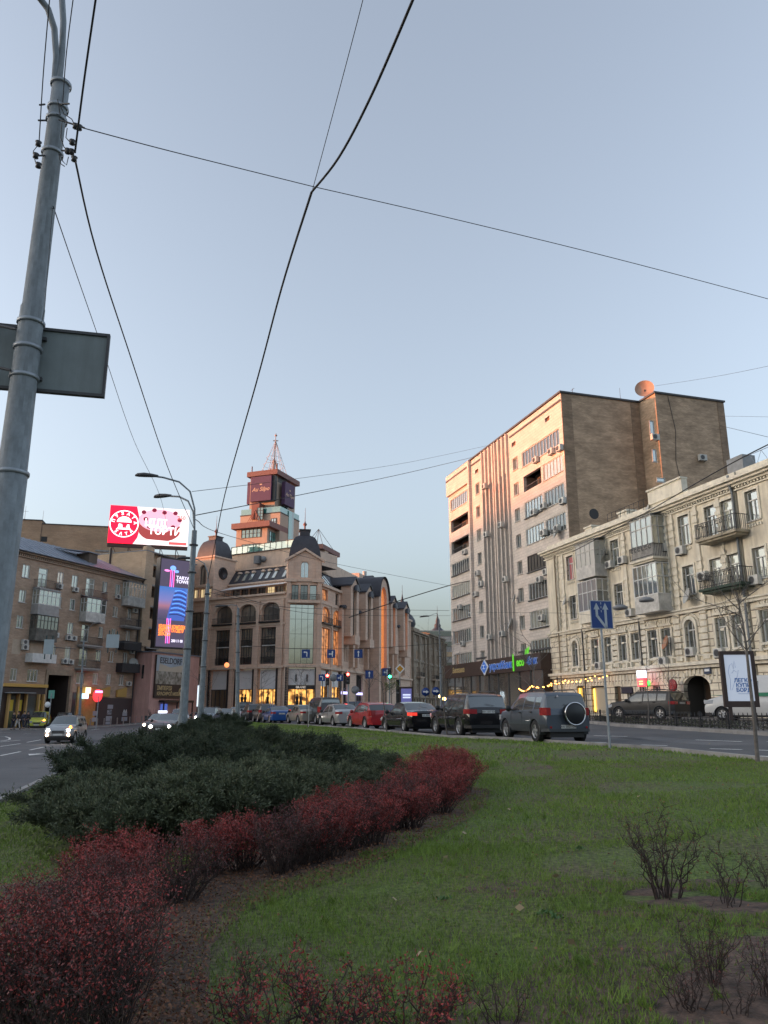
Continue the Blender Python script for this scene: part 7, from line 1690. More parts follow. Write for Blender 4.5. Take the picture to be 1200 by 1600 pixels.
wire([(80,-30,7.2),(68,110,7.7),(61,222,7.95)],.007,'thin wire left of the thick pole')
wire([(118,-30,7.3),(104,80,7.9),(98,160,8.1)],.007,'thin wire between the lamp arms')
wire([(306,805,30),(480,771,42),(640,738,60),(765,708,92)],.02,'far wire from the first thin lamp post to the tall tiled block')
wire([(300,768,30),(470,747,45),(640,722,65),(790,690,90)],.012,'fainter far wire over the office tower spire')
wire([(306,812,30),(360,838,50),(520,880,80),(700,915,94)],.018,'far wire across the domes of the arcade')
wire([(545,965,70),(600,946,72),(705,914,80),(740,907,92)],.045,'dark short cable left of the tall tiled block')
wire([(325,918,42),(440,948,60),(560,952,75),(702,954,88)],.02,'level wire in front of the arcade')
wire([(325,925,42),(480,958,60),(600,962,72),(705,962,88)],.015,'lower level wire in front of the arcade')
wire([(895,862,60),(1000,806,48),(1100,748,39),(1160,715,34.5),(1220,685,31)],.03,'dark cable slanting along the roof of the cream house')
wire([(1024,603,70),(1120,588,60),(1210,570,52)],.012,'thin wire from the roof dish to the right edge')
wire([(1125,665,62),(1180,678,50),(1230,690,44)],.015,'thin wire right of the brick end wall, lower one')
wire([(1123,650,62),(1180,651,55),(1230,652,50)],.01,'thin wire right of the brick end wall, upper one')
wire([(745,957,70),(880,958,60),(1040,966,48),(1220,905,36)],.012,'thin wire across the middle of the cream house')
# ---- thin lamp posts
def lamp_post(px, Y, ptop, r0, r1, arms, label, base_py=None):
    pb = at(px,1108,Y); 
    try: zb = LZ(pb.x,pb.y) if LK[0][0]-20 < pb.x < 6 and pb.y < 69 else G(pb.x,pb.y)
    except Exception: zb = G(pb.x,pb.y)
    top = at(ptop[0],ptop[1],Y); b = Vector((pb.x,Y,zb-.03)); t = thing('lamp_post', b, label, 'lamp post', 'lamp posts')
    m = MB(); m.tube([b,b.lerp(top,.12)],r0*1.25,12); m.tube([b.lerp(top,.12),top],r0,12,r1=r1); m.build('post',[polem],t)
    for f in (.45,.62,.8,.93): MB().lathe(b.lerp(top,f),[(r0*.95,-.03),(r0*1.05,-.02),(r0*1.05,.02),(r0*.95,.03)],10).build('clamp_band',[darkgrey],t)
    for A in arms:
        P_ = [top]+[at(x,y,Y+dy) for x,y,dy in A]; o = MB().tube(P_,r1*.38,6).build('lamp_arm',[polem],t)
        e,p = P_[-1],P_[-2]; d = (e-p); d.z *= .3; d.normalize(); s_ = d.cross(Vector((0,0,1))).normalized(); h = MB(); L_ = .75; vs = []
        for f,w_,hh in ((-.25,.05,.05),(.1,.13,.09),(.5,.17,.11),(.85,.15,.08),(1,.05,.03)):
            c = e+d*L_*f; vs += [c-s_*w_,c-s_*w_*.6+Vector((0,0,hh)),c+s_*w_*.6+Vector((0,0,hh)),c+s_*w_,c+s_*w_*.6-Vector((0,0,.03)),c-s_*w_*.6-Vector((0,0,.03))]
        h.add(vs,[(i*6+k,i*6+(k+1)%6,(i+1)*6+(k+1)%6,(i+1)*6+k) for i in range(4) for k in range(6)],0,True); h.build('lamp_head',[darkgrey],o)
    return t
lamp_post(287,30,(304,829),.17,.10,[[(304,795,0),(297,768,0),(280,753,0),(255,746,0),(240,744,0)],[(302,800,.1),(294,783,.3),(280,776,.6),(262,775,.9)]],'nearer thin grey lamp post with two curved arms, in the dark juniper')
lamp_post(314,42,(325,912),.17,.10,[[(325,895,0),(319,880,0),(308,874,0),(298,873,0)]],'farther thin grey lamp post with one curved arm, right of the first')
lamp_post(372,55,(372,950),.16,.09,[[(370,946,0),(362,945,0),(352,947,0)]],'lamp post with a short arm at the tip of the lawn')
lamp_post(690,72,(686,968),.13,.06,[[(682,958,0),(674,961,0),(668,963,0)]],'slim lamp post at the mouth of the side street')
lamp_post(126,84,(131,1000),.14,.08,[[(135,985,0),(143,977,0),(147,975,0)]],'lamp post in front of the brown brick house')
# blank boards on posts before the brick house
for (x0,x1,y0,y1,lab) in ((67,84,999,1022,'left pale blank panel on dark bars before the brick house'),(165,186,991,1012,'right pale blank panel on dark bars before the brick house')):
    a = at(x0,y1,79); b = at(x1,y0,79); FF = Frame(a.x,79,R(12)); w_ = (b.x-a.x); h_ = b.z-a.z
    t = thing('blank_board', a, lab, 'sign board', 'blank boards over the left road'); MB().box(FF,0,w_,-.06,0,a.z,a.z+h_).build('panel',[mat('board_pale',(.36,.42,.44),.5,var=.05)],t)
    m = MB()
    for s in (.18,.82): m.box(FF,w_*s-.05,w_*s+.05,-.15,-.061,a.z-.5,a.z+h_+.4)
    m.build('bar',[mat('bar_green',(.03,.06,.06),.6)],t); 
    m = MB().tube([FF.pt(w_*.5,-.2,a.z+h_*.5),FF.pt(w_*.5+2.2,-2.5,a.z+h_*.5)],.04,5); m.build('arm',[darkgrey],t)
# ---- road sign with two arrows
b = gpt(953,1167,.1); sb = thing('road_sign', b, 'blue square road sign with two white arrows on a grey post at the lawn edge', 'road sign')
top = at(939,936,b.y); MB().tube([b-Vector((0,0,.1)),Vector((b.x-.02,b.y,top.z-.05))],.035,8).build('post',[steel],sb)
FS = Frame(b.x,b.y-.05,R(9)); s0,zt = FS.px(921.5,938); s1,_ = FS.px(955.5,941); _,zb = FS.px(926,982)
MB().box(FS,s0,s1,-.03,-.005,zb,zt).build('panel',[steel],sb)
bl = mat('sign_deep_blue',(.010,.045,.20),.4,spec=.5); whs = mat('sign_reflective_white',(.42,.46,.50),.4)
MB().box(FS,s0,s1,-.004,.0,zb,zt).build('border',[whs],sb); MB().box(FS,s0+.02,s1-.02,.001,.004,zb+.02,zt-.02).build('face',[bl],sb)
w_,h_ = s1-s0,zt-zb
def sp2(x,y): return (s0+w_*x, zb+h_*y)
m = MB()
def bar(p,q,wd):
    p,q = sp2(*p),sp2(*q); dx,dz = q[0]-p[0],q[1]-p[1]; l = sqrt(dx*dx+dz*dz); nx,nz = -dz/l*wd*w_/2, dx/l*wd*w_/2
    m.prism(FS,[(p[0]-nx,p[1]-nz),(p[0]+nx,p[1]+nz),(q[0]+nx,q[1]+nz),(q[0]-nx,q[1]-nz)][::-1],.005,.008)
bar((.68,.04),(.68,.72),.11); m.prism(FS,[sp2(.54,.68),sp2(.82,.68),sp2(.68,.92)],.0052,.0082)
bar((.66,.04),(.28,.46),.11); bar((.28,.42),(.28,.72),.11); m.prism(FS,[sp2(.14,.68),sp2(.42,.68),sp2(.28,.92)],.0052,.0082)
for y in (.58,.72,.86): bar((.49,y),(.49,y+.08),.03)
m.build('arrow',[whs],sb)
m = MB(); m.lathe(Vector((b.x+1.0,b.y+25,at(968,950,b.y+25).z)),[(.001,-.12),(.5,-.08),(.55,.05),(.4,.15),(.001,.16)],12); 
# lamp heads hung over the right-hand road
for i,(px,py,lab) in enumerate(((969,950,'grey lamp head hanging right of the blue arrow sign'),(1010,938,'grey lamp head hanging before the white boarded balcony'))):
    c = at(px,py,42); m = MB(); m.lathe(c,[(.001,-.10),(.38,-.07),(.42,.05),(.22,.16),(.001,.17)],14); m.tube([c+Vector((0,0,.15)),c+Vector((0,0,.55))],.02,5); single(m,'hanging_lamp',[midgrey],c,lab,'street lamp','lamp heads hung on wires')
# ---- signs and signals at the junction
def pole_at(px,Y,py_top,label,name='sign_post',r=.05):
    p = at(px,1108,Y); z = G(p.x,Y); tp = at(px,py_top,Y); return thing(name,(p.x,Y,z),label,'road sign'), Vector((p.x,Y,z)), Vector((p.x,Y,tp.z))
def blue_sign(par, px, py, Y, w_, kind, FF=None):
    c = at(px,py,Y); F_ = Frame(c.x,Y-.08,0); o = MB().box(F_,-w_/2,w_/2,-.04,0,c.z-w_/2,c.z+w_/2).build('panel',[bl],par)
    m = MB(); z = c.z; u = w_/2
    def pr(P): m.prism(F_,[(x*u,z+y*u) for x,y in P],.004,.02)
    if kind == 'left': pr([(.15,-.7),(.4,-.7),(.4,.25),(.15,.5)]); pr([(-.3,.25),(.15,.25),(.15,.5),(-.3,.5)]); pr([(-.3,.1),(-.3,.65),(-.6,.38)])
    elif kind == 'up': pr([(-.1,-.7),(.12,-.7),(.12,.3),(-.1,.3)]); pr([(-.3,.3),(.32,.3),(.01,.75)])
    elif kind == 'both': pr([(.2,-.7),(.42,-.7),(.42,.3),(.2,.3)]); pr([(.05,.3),(.57,.3),(.31,.75)]); pr([(-.3,-.2),(.2,-.2),(.2,.05),(-.3,.05)]); pr([(-.3,-.35),(-.3,.2),(-.65,-.08)])
    m.build('arrow',[signwhite],o); return o
Ys = 80
gp = thing('sign_gantry', at(600,1108,Ys), 'wire span with three blue lane signs over the junction', 'sign gantry')
m = MB(); m.tube([at(375,1008,Ys),at(440,1013,Ys),at(520,1014,Ys),at(600,1012,Ys),at(690,1005,Ys)],.02,5); m.build('span_wire',[cable],gp)
for px,k in ((478,'left'),(517.5,'both'),(560,'up')): blue_sign(gp,px,1021.5,Ys,.85,k); c = at(px,1015,Ys); MB().tube([c+Vector((0,-.1,-.05)),c+Vector((0,0,.15))],.02,4).build('hanger',[darkgrey],gp)
def signal(px, py, Y, lit, label, hsign=None, arm=None):
    t,b0,tp = pole_at(px,Y,py-8,label,'traffic_light'); t['category'] = 'traffic light'
    MB().tube([b0,tp],.07,8).build('post',[steel],t)
    c = at(px,py,Y); m = MB(); m.box(W,c.x-.17,c.x+.17,-(Y-.12),-(Y-.35),c.z-.75,c.z+.3); 
    o = m.build('signal_head',[black],t)
    for i,(nm,mm) in enumerate((('red',mat('sig_red',(1,.05,.03),.4,emit=(1,.04,.03),estr=16)),('amber',None),('green',mat('sig_green',(.1,1,.3),.4,emit=(.02,1,.35),estr=14)))):
        zz = c.z+.12-i*.32; m = MB(); m.lathe((c.x,Y-.36,zz),[(.12,0),(.13,-.05),(.001,-.02)],12,0,'y'); m.build('lens',[mm if lit==nm else darkgrey],o)
    return t
signal(512,1058,74,'red','traffic light showing red on a post, left one of two reds')
signal(544,1056,72,'red','traffic light showing red on a post, right one of two reds')
signal(609,1049,78,'green','traffic light showing green right of the blue lane sign')
for px,py,Y,k,w_,lab in ((503,1059,75,'left',.62,'small blue left arrow sign beside the left red light'),(531,1059,75,'both',.62,'small blue sign between the two red lights'),(577,1054,74,'up',.75,'blue arrow sign on a dark post before the narrow gabled bays'),(603,1050,78,'both',.75,'blue lane sign beside the green light')):
    t,b0,tp = pole_at(px,Y,py-6,lab); MB().tube([b0,tp],.045,6).build('post',[darkgrey],t); blue_sign(t,px,py,Y,w_,k)
for px,py,Y,lab in ((521,1059,75,'grey round back of a sign between the two red lights'),(555,1078,72,'larger grey round sign back right of the red light')):
    t,b0,tp = pole_at(px,Y,py,lab); MB().tube([b0,tp],.04,6).build('post',[steel],t); c = at(px,py,Y); MB().lathe((c.x,Y-.06,c.z),[(.001,.0),(.36,0),(.36,-.02),(.001,-.02)],20,0,'y').build('disc',[midgrey],t)
t,b0,tp = pole_at(625,78,1038,'yellow and white diamond priority sign on a post'); MB().tube([b0,tp],.045,6).build('post',[steel],t); c = at(625,1045,78); F_ = Frame(c.x,77.9,0); MB().prism(F_,[(-.5,c.z),(0,c.z-.5),(.5,c.z),(0,c.z+.5)],0,.02).build('panel',[signwhite],t); MB().prism(F_,[(-.34,c.z),(0,c.z-.34),(.34,c.z),(0,c.z+.34)],.022,.03).build('face',[mat('diamond_yellow',(.55,.26,.02),.5)],t)
for px,py,Y,k,lab in ((665,1081,76,'r','round blue arrow sign left of the side street lamp post'),(681,1080,76,'r','round blue arrow sign at the mouth of the side street')):
    t,b0,tp = pole_at(px,Y,py-7,lab); MB().tube([b0,tp],.04,6).build('post',[steel],t); c = at(px,py,Y); MB().lathe((c.x,Y-.06,c.z),[(.40,0),(.40,-.02),(.001,-.02)],20,0,'y').build('disc',[bl],t)
    F_ = Frame(c.x,Y-.08,0); m = MB(); m.prism(F_,[(-.25,c.z-.06),(.05,c.z-.06),(.05,c.z+.06),(-.25,c.z+.06)],.005,.02); m.prism(F_,[(.05,c.z-.16),(.3,c.z),(.05,c.z+.16)],.005,.02); m.build('arrow',[signwhite],t)
# lit globes and shop lamps near the side street
m = MB(); 
for px,py in ((688,1088),(694,1092)): m.lathe(at(px,py,90),[(.001,-.2),(.2,-.1),(.2,.1),(.001,.2)],10)
single(m,'globe_lamps',[mat('globe_warm',(1,.7,.3),.4,emit=(1,.6,.2),estr=6)],at(690,1090,90),'pair of glowing yellow lamps low at the mouth of the side street','lamps')
c = at(354,1039,112); m = MB(); m.lathe((c.x,112.2,c.z),[(.001,0),(.32,0),(.36,-.05),(.001,-.1)],16,0,'y'); single(m,'lit_clock_sign',[mat('orange_glow',(1,.35,.15),.4,emit=(1,.28,.1),estr=.9)],c,'round orange glowing sign above the arcade shop sheets','sign')
# ---- dark street poster stand at the end of the side street, and the near one
def poster_stand(FF, s0,s1,z0,z1,leg,label,face):
    t = thing('poster_stand', FF.pt((s0+s1)/2,0,z0-leg), label, 'poster stand'); m = MB(); f = .17
    m.box(FF,s0,s1,-.2,0,z1-f,z1); m.box(FF,s0,s1,-.2,0,z0,z0+f*1.6); m.box(FF,s0,s0+f,-.2,0,z0+f*1.6,z1-f); m.box(FF,s1-f,s1,-.2,0,z0+f*1.6,z1-f); m.build('frame',[dkb],t)
    MB().box(FF,s0+f,s1-f,-.15,-.05,z0+f*1.6,z1-f).build('poster',[face],t)
    for s in (s0+.25,s1-.25): MB().box(FF,s-.07,s+.07,-.16,-.04,z0-leg,z0).build('leg',[dkb],t)
    return t
q = at(624,1104,74); FF = Frame(q.x,74,R(0)); w_ = at(646,1100,74).x-q.x; zt = at(624,1073,74).z
t = poster_stand(FF,0,w_,q.z,zt,max(.2,q.z-G(q.x,74)),'dark blue lit poster stand behind the black saloon',mat('poster_night',(.03,.04,.09),.5,emit=(.10,.10,.28),estr=.5,var=.5,vscale=.8))
for i,z in enumerate((.55,.42)): MB().box(FF,w_*.25,w_*.8,-.049,-.03,q.z+(zt-q.z)*z,q.z+(zt-q.z)*(z+.08)).build('lettering',[mat('lettering_pale',(.5,.55,.7),.5,emit=(.6,.65,.9),estr=.5)],t)
b = gpt(1189,1131,.14); FF = Frame(at(1124,1017,b.y).x,b.y,R(-4)); s1,zt = FF.px(1178,1017); s0,_ = FF.px(1124,1017); _,zb = FF.px(1160,1105); s1b,_ = FF.px(1188,1106)
t = poster_stand(FF,s0,s1b,zb,zt,zb-b.z,'tall framed street poster with a pale sheet and blue lettering by the right edge',mat('poster_sheet',(.42,.47,.54),.5,emit=(.5,.56,.68),estr=.25))
ink = mat('poster_blue_ink',(.03,.14,.42),.5); m_ = s0+(s1b-s0)*.60; H_ = zt-zb
for i,wd in enumerate(('ЛЕГКО','КУПИ','БОРД')): text(t,FF,m_,zb+H_*(.47-.085*i),wd,H_*.095,ink,d=-.045,bold=.006)
MB().box(FF,m_-.28,m_+.28,-.05,-.04,zb+H_*.235,zb+H_*.24).build('rule',[ink],t)
MB_ = MB(); lw = .006
for P_ in ([(.22,.30),(.24,.5),(.20,.62),(.26,.74),(.33,.78),(.36,.68),(.40,.82),(.43,.70)],[(.26,.3),(.36,.45),(.46,.55),(.50,.66)],[(.30,.6),(.38,.66),(.44,.62)]): MB_.tube([FF.pt(s0+(s1b-s0)*x,-.045,zb+H_*y) for x,y in P_],lw,4)
MB_.build('line_drawing',[ink],t)
# ---- low iron fence along the right pavement
iron = mat('iron_fence',(.02,.02,.022),.6)
fp = []
for i in range(len(KR)-4):
    (x0,y0),(x1,y1) = KR[i],KR[i+1]; L_ = sqrt((x1-x0)**2+(y1-y0)**2); n = max(1,int(L_/2.0))
    for k in range(n): fp.append((x0+(x1-x0)*k/n,y0+(y1-y0)*k/n))
fp = [(x+.55,y+.1) for x,y in fp if y > 14]
ft = thing('iron_fence',(fp[0][0],fp[0][1],G(*fp[0])+PV),'low black ornamental iron fence along the right-hand kerb','fence')
for i in range(len(fp)-1):
    (x0,y0),(x1,y1) = fp[i],fp[i+1]; z0,z1 = G(x0,y0)+PV,G(x1,y1)+PV; L_ = sqrt((x1-x0)**2+(y1-y0)**2)
    if L_ < .3: continue
    FF = Frame(x0,y0,atan2(y1-y0,x1-x0)); z = (z0+z1)/2; m = MB()
    m.box(FF,0,L_,-.012,.012,z+.12,z+.15); m.box(FF,0,L_,-.012,.012,z+.40,z+.43); n = max(2,int(L_/.3))
    for k in range(n):
        s = L_*(k+.5)/n; m.box(FF,s-.012,s+.012,-.01,.01,z,z+.52); m.prism(FF,[(s-.04,z+.5),(s+.04,z+.5),(s,z+.64)],-.01,.01); arc_ring(m,FF,s,z+.275,.075,.095,-.008,.008,0,2*pi,8)
    m.box(FF,-.03,.03,-.03,.03,z-.05,z+.66); m.build('panel',[iron],ft)
# bollards, railing and cone on the far pavement
m0 = None; sp0 = [(px,1134-(px-60)*.03) for px in ()]
for i in range(16):
    p = LR.pt(9+i*1.15,4.6,0); z = G(p.x,p.y)+.13
    m = MB().lathe((p.x,p.y,z),[(.07,0),(.07,.75),(.09,.78),(.05,.88),(.001,.9)],8); single(m,'bollard',[mat('bollard_pale',(.30,.24,.22),.7)],(p.x,p.y,z),'short pale bollard in the row before the brown brick house','bollard','bollards before the brown brick house')
p = gpt(160.5,1130,.0); m = thing('traffic_cone',p,'small orange traffic cone on the far pavement edge','cone'); MB().lathe(p,[(.17,.03),(.03,.75),(.001,.76)],12).build('cone',[mat('cone_orange',(.6,.10,.03),.5)],m); MB().box(W,p.x-.22,p.x+.22,-p.y-.22,-p.y+.22,p.z,p.z+.03).build('base',[black],m)
t,b0,tp = pole_at(152.5,84,1087,'thin steel post before the glowing red round sign'); MB().tube([b0,tp],.05,6).build('post',[steel],t)
t,b0,tp = pole_at(78,84,1083,'green street sign on a thin post by the drive-through'); MB().tube([b0,tp],.05,6).build('post',[steel],t); c = at(80,1086,84); MB().box(W,c.x-.3,c.x+.3,-84.1,-84.02,c.z-.35,c.z+.5).build('panel',[mat('sign_green_pale',(.12,.35,.28),.5)],t); c = at(75,1101,84); MB().lathe((c.x,83.9,c.z),[(.3,0),(.3,-.02),(.001,-.02)],16,0,'y').build('disc',[signwhite],t)
p = LR.pt(21.5,3.6,0); z = G(p.x,p.y)+.13; t = thing('concrete_planter',(p.x,p.y,z),'square dark planter with twiggy plant before the pink building','planter'); MB().box(Frame(p.x,p.y,0),-.8,.8,-.5,.5,z,z+.8).build('tub',[darkgrey],t); 
m = MB(); rr = random.Random(2)
for i in range(26): a = rr.uniform(0,2*pi); m.tube([(p.x+.3*cos(a),p.y+.2*sin(a),z+.75),(p.x+1.1*cos(a)*rr.random(),p.y+.6*sin(a),z+1.2+rr.random()*.5)],.012,3)
m.build('twigs',[darkgrey],t)
# plastic barrier rail in front of the arcade
m = MB(); A_ = at(300,1100,104); B__ = at(560,1100,104); n = 18
for i in range(n+1): q = A_.lerp(B__,i/n); z = G(q.x,q.y); m.cyl((q.x,q.y,z),(q.x,q.y,z+1.0),.03,n=5)
for h in (1.0,.55): m.tube([(A_.x+(B__.x-A_.x)*i/n,104,G(A_.x+(B__.x-A_.x)*i/n,104)+h) for i in range(n+1)],.03,5)
single(m,'street_railing',[steel],(A_.x,104,G(A_.x,104)),'long pale steel railing on the kerb before the arcade shop fronts','railing')
# white stakes by the saplings
for px,py0,py1 in ((421.5,1090,1131),(425,1096,1131),(482,1098,1138)):
    b = lpt(px,py1-1); tp = at(px,py0,b.y); single(MB().tube([b-Vector((0,0,.1)),(b.x,b.y,tp.z)],.022,5),'stake',[offwhite],b,'thin white wooden stake standing at the far lawn edge before the queue','stake','white stakes at the lawn edge')
# ---- people
def skin_mesh(verts, edges, radii, root=0, sub=1):
    me = bpy.data.meshes.new('s'); me.from_pydata([tuple(v) for v in verts],edges,[]); o = bpy.data.objects.new('s',me); C.objects.link(o)
    mo = o.modifiers.new('k','SKIN'); mo.use_smooth_shade = True
    for i,sv in enumerate(me.skin_vertices[0].data): sv.radius = (radii[i] if isinstance(radii[i],tuple) else (radii[i],radii[i])); sv.use_root = (i==root)
    m2 = o.modifiers.new('b','SUBSURF'); m2.levels = sub; m2.render_levels = sub
    bpy.context.view_layer.update(); r = bpy.data.meshes.new_from_object(o.evaluated_get(bpy.context.evaluated_depsgraph_get())); bpy.data.objects.remove(o); return r
skinm = mat('skin',(.42,.25,.18),.6)
def person(pos, h, label, top, legs, hair=(.03,.02,.015), step=.12, arm=(0.05,.1), hgt=1.74, group=None, shirt=None):
    t = thing('person', pos, label, 'person', group, rz=R(90-h)-pi/2+pi/2, world=False); k = hgt/1.74
    s = step
    J = [(0,0,.95),(0,0,1.15),(0,0,1.38),(0,0,1.47),(0.01,0,1.56),(0.02,0,1.66),           # pelvis..head
         (0,.19,1.40),(-s*.6+arm[0],.25,1.14),(s*.3+arm[1],.26,.92),(s*.4+arm[1],.25,.82),
         (0,-.19,1.40),(s*.4+arm[0],-.25,1.14),(-s*.2+arm[1]+.1,-.24,.93),(-s*.1+arm[1]+.12,-.23,.83),
         (0,.10,.88),(s*.7,.11,.48),(s*1.1,.11,.09),(s*1.1+.15,.12,.04),
         (0,-.10,.88),(-s*.5,-.11,.48),(-s*1.6,-.11,.11),(-s*1.6+.14,-.12,.05)]
    J = [(a*k,b*k,c*k) for a,b,c in J]; Rr = [.13,.125,.135,.055,.075,.085,.062,.045,.036,.03,.062,.045,.036,.03,.085,.058,.042,.035,.085,.058,.042,.035]; Rr = [r*k for r in Rr]
    E_ = [(0,1),(1,2),(2,3),(3,4),(4,5),(2,6),(6,7),(7,8),(8,9),(2,10),(10,11),(11,12),(12,13),(0,14),(14,15),(15,16),(16,17),(0,18),(18,19),(19,20),(20,21)]
    def ob(nm,me,m): me.materials.clear(); me.materials.append(m); me.name = nm; o = bpy.data.objects.new(nm,me); C.objects.link(o); o.parent = t; return o
    ob('body',skin_mesh(J,E_,Rr),skinm)
    u = [0,1,2,6,7,8,10,11,12]; ix = {v:i for i,v in enumerate(u)}; ob('jacket',skin_mesh([J[i] for i in u],[(ix[a],ix[b]) for a,b in E_ if a in ix and b in ix],[Rr[i]*1.28+.012 for i in u]),top)
    u = [0,14,15,16,18,19,20]; ix = {v:i for i,v in enumerate(u)}; ob('trousers',skin_mesh([J[i] for i in u],[(ix[a],ix[b]) for a,b in E_ if a in ix and b in ix],[Rr[i]*1.16+.008 for i in u]),legs)
    for q in (16,20): m = MB(); p = J[q]; m.lathe((p[0]+.05,p[1],.05),[(.001,-.05),(.06,-.045),(.065,0),(.04,.04),(.001,.05)],8); o = m.build('shoe',[black],t); o.scale = (1.6,1,1); o.location.x = -.6*(p[0]+.05)
    hd = J[5]; m = MB(); m.lathe((hd[0]-.015,hd[1],hd[2]+.01),[(.095,-.02),(.104,.03),(.09,.08),(.05,.11),(.001,.12)],12); m.build('hair',[mat('hair_dark',hair,.8)],t)
    m = MB(); m.lathe((hd[0]+.085,hd[1],hd[2]-.03),[(.001,.025),(.012,0),(.018,-.02),(.001,-.03)],6); 
    for s_ in (1,-1): m.lathe((hd[0]+.0,hd[1]+s_*.085,hd[2]-.02),[(.001,.03),(.02,0),(.001,-.03)],6)
    m.build('face',[skinm],t)
    e = MB()
    for s_ in (1,-1): e.lathe((hd[0]+.078,hd[1]+s_*.032,hd[2]),[(.001,.01),(.012,0),(.001,-.01)],6)
    e.box(Frame(0,0,0),hd[0]+.074,hd[0]+.084,-.025,.025,hd[2]-.07,hd[2]-.062); e.build('eyes_and_mouth',[mat('features_dark',(.06,.03,.025),.6)],t)
    if shirt: m = MB(); m.lathe((.16*k,0,1.25*k),[(.001,.12),(.07,.1),(.08,-.1),(.001,-.14)],8); m.build('shirt',[shirt],t)
    return t
dkj = mat('jacket_black',(.018,.018,.02),.8); dkb2 = mat('jacket_navy',(.02,.025,.045),.8); jean = mat('jeans_dark',(.025,.03,.045),.85); lite = mat('cloth_white',(.5,.5,.48),.8)
p = at(929,1100,66); person((p.x,p.y,G(p.x,p.y)+PV),190,'person in a dark jacket and pale shirt standing at the cream house shop front',dkj,jean,shirt=lite)
p = at(900,1104,67); person((p.x,p.y,G(p.x,p.y)+PV),100,'person in a reddish coat half hidden by the slate blue jeep',mat('coat_red',(.14,.03,.03),.8),jean,step=.05)
for i,(px,Y,h,lab,tp_,lg) in enumerate(((23,80,100,'person in dark clothes nearest the thick pole by the yellow-framed shop',dkj,jean),(30,81,80,'person in a black coat and white trousers near the yellow-framed shop',dkj,lite),(39,83,200,'person in a navy jacket behind the lime van',dkb2,jean),(45,84,120,'person at the drive-through edge behind the lime van',dkj,jean))):
    p = at(px,1108,Y); z = G(p.x,p.y)+.13; person((p.x,p.y,z),h,lab,tp_,lg,step=.2 if i%2 else .08)
for px,F_,d_,lab in ((378,ML,-.42,'dark dressed mannequin in the middle left lit shop window'),(383,ML,-.42,'second dark mannequin close beside the first'),(418,ML,-.42,'mannequin in the lit shop window left of the corner'),(464,MCF,.12,'dark figure left in the corner shop doorway'),(470,MCF,.12,'dark figure right in the corner shop doorway'),(508,MR,-.3,'mannequin in the lit window right of the corner')):
    s,_ = F_.px(px,1095,d_); b = F_.pt(s,d_,1.9); m = MB(); m.lathe(b,[(.22,0),(.26,.5),(.17,.95),(.24,1.3),(.2,1.45),(.06,1.52),(.05,1.58),(.11,1.66),(.12,1.76),(.07,1.86),(.001,1.88)],10); single(m,'mannequin',[dkj],b,lab,'mannequin')
# ================================================================ PLANTS
RNG = np.random.default_rng(11)
def np_mesh(name, V, F4, mats, parent=None, mi=None, smooth=False):
    me = bpy.data.meshes.new(name); nv, nf, k = len(V), len(F4), F4.shape[1]
    me.vertices.add(nv); me.vertices.foreach_set('co', V.astype(np.float32).ravel())
    me.loops.add(nf*k); me.loops.foreach_set('vertex_index', F4.astype(np.int32).ravel())
    me.polygons.add(nf); me.polygons.foreach_set('loop_start', np.arange(0,nf*k,k,dtype=np.int32)); me.polygons.foreach_set('loop_total', np.full(nf,k,np.int32))
    for m in mats: me.materials.append(m)
    if mi is not None: me.polygons.foreach_set('material_index', mi.astype(np.int32))
    if smooth: me.polygons.foreach_set('use_smooth', np.ones(nf,bool))
    me.update(calc_edges=True); o = bpy.data.objects.new(name, me); C.objects.link(o)
    if parent is not None: o.parent = parent
    return o
def unit(a): return a/np.maximum(np.linalg.norm(a,axis=1,keepdims=True),1e-9)
def leaf_quads(P, D, L, Wd, rng=RNG):
    """rhombic leaves at P along D"""
    n = len(P); D = unit(D); S = unit(np.cross(D, rng.normal(size=(n,3)))); L = np.broadcast_to(L,(n,))[:,None]; Wd = np.broadcast_to(Wd,(n,))[:,None]
    V = np.stack([P, P+D*L*.5+S*Wd*.5, P+D*L, P+D*L*.5-S*Wd*.5],1).reshape(-1,3); return V, np.arange(4*n).reshape(-1,4)
def seg_tubes(A, B, ra, rb):
    n = len(A); D = unit(B-A); U = unit(np.cross(D, np.array([[.31,.77,.55]]))); Wv = np.cross(D,U); V = []
    for P, r in ((A,ra),(B,rb)):
        r = np.broadcast_to(r,(n,))[:,None]
        for k in range(3): a = 2*pi*k/3; V.append(P+U*r*cos(a)+Wv*r*sin(a))
    V = np.stack(V,1).reshape(-1,3); b = np.arange(n)[:,None]*6
    F = np.concatenate([b+np.array([[k,(k+1)%3,3+(k+1)%3,3+k]]) for k in range(3)],0); return V, F
leafred = mat('barberry_leaf',(.40,.045,.040),.6,col2=(.09,.030,.026),vscale=3,island=True)
leafdim = mat('barberry_leaf_dim',(.15,.032,.032),.6,col2=(.055,.026,.025),vscale=3,island=True)
twigm = mat('twig_brown',(.060,.040,.034),.85,col2=(.035,.022,.020),vscale=6,island=True)
budred = mat('bud_red',(.20,.03,.03),.6,col2=(.10,.025,.02),island=True)
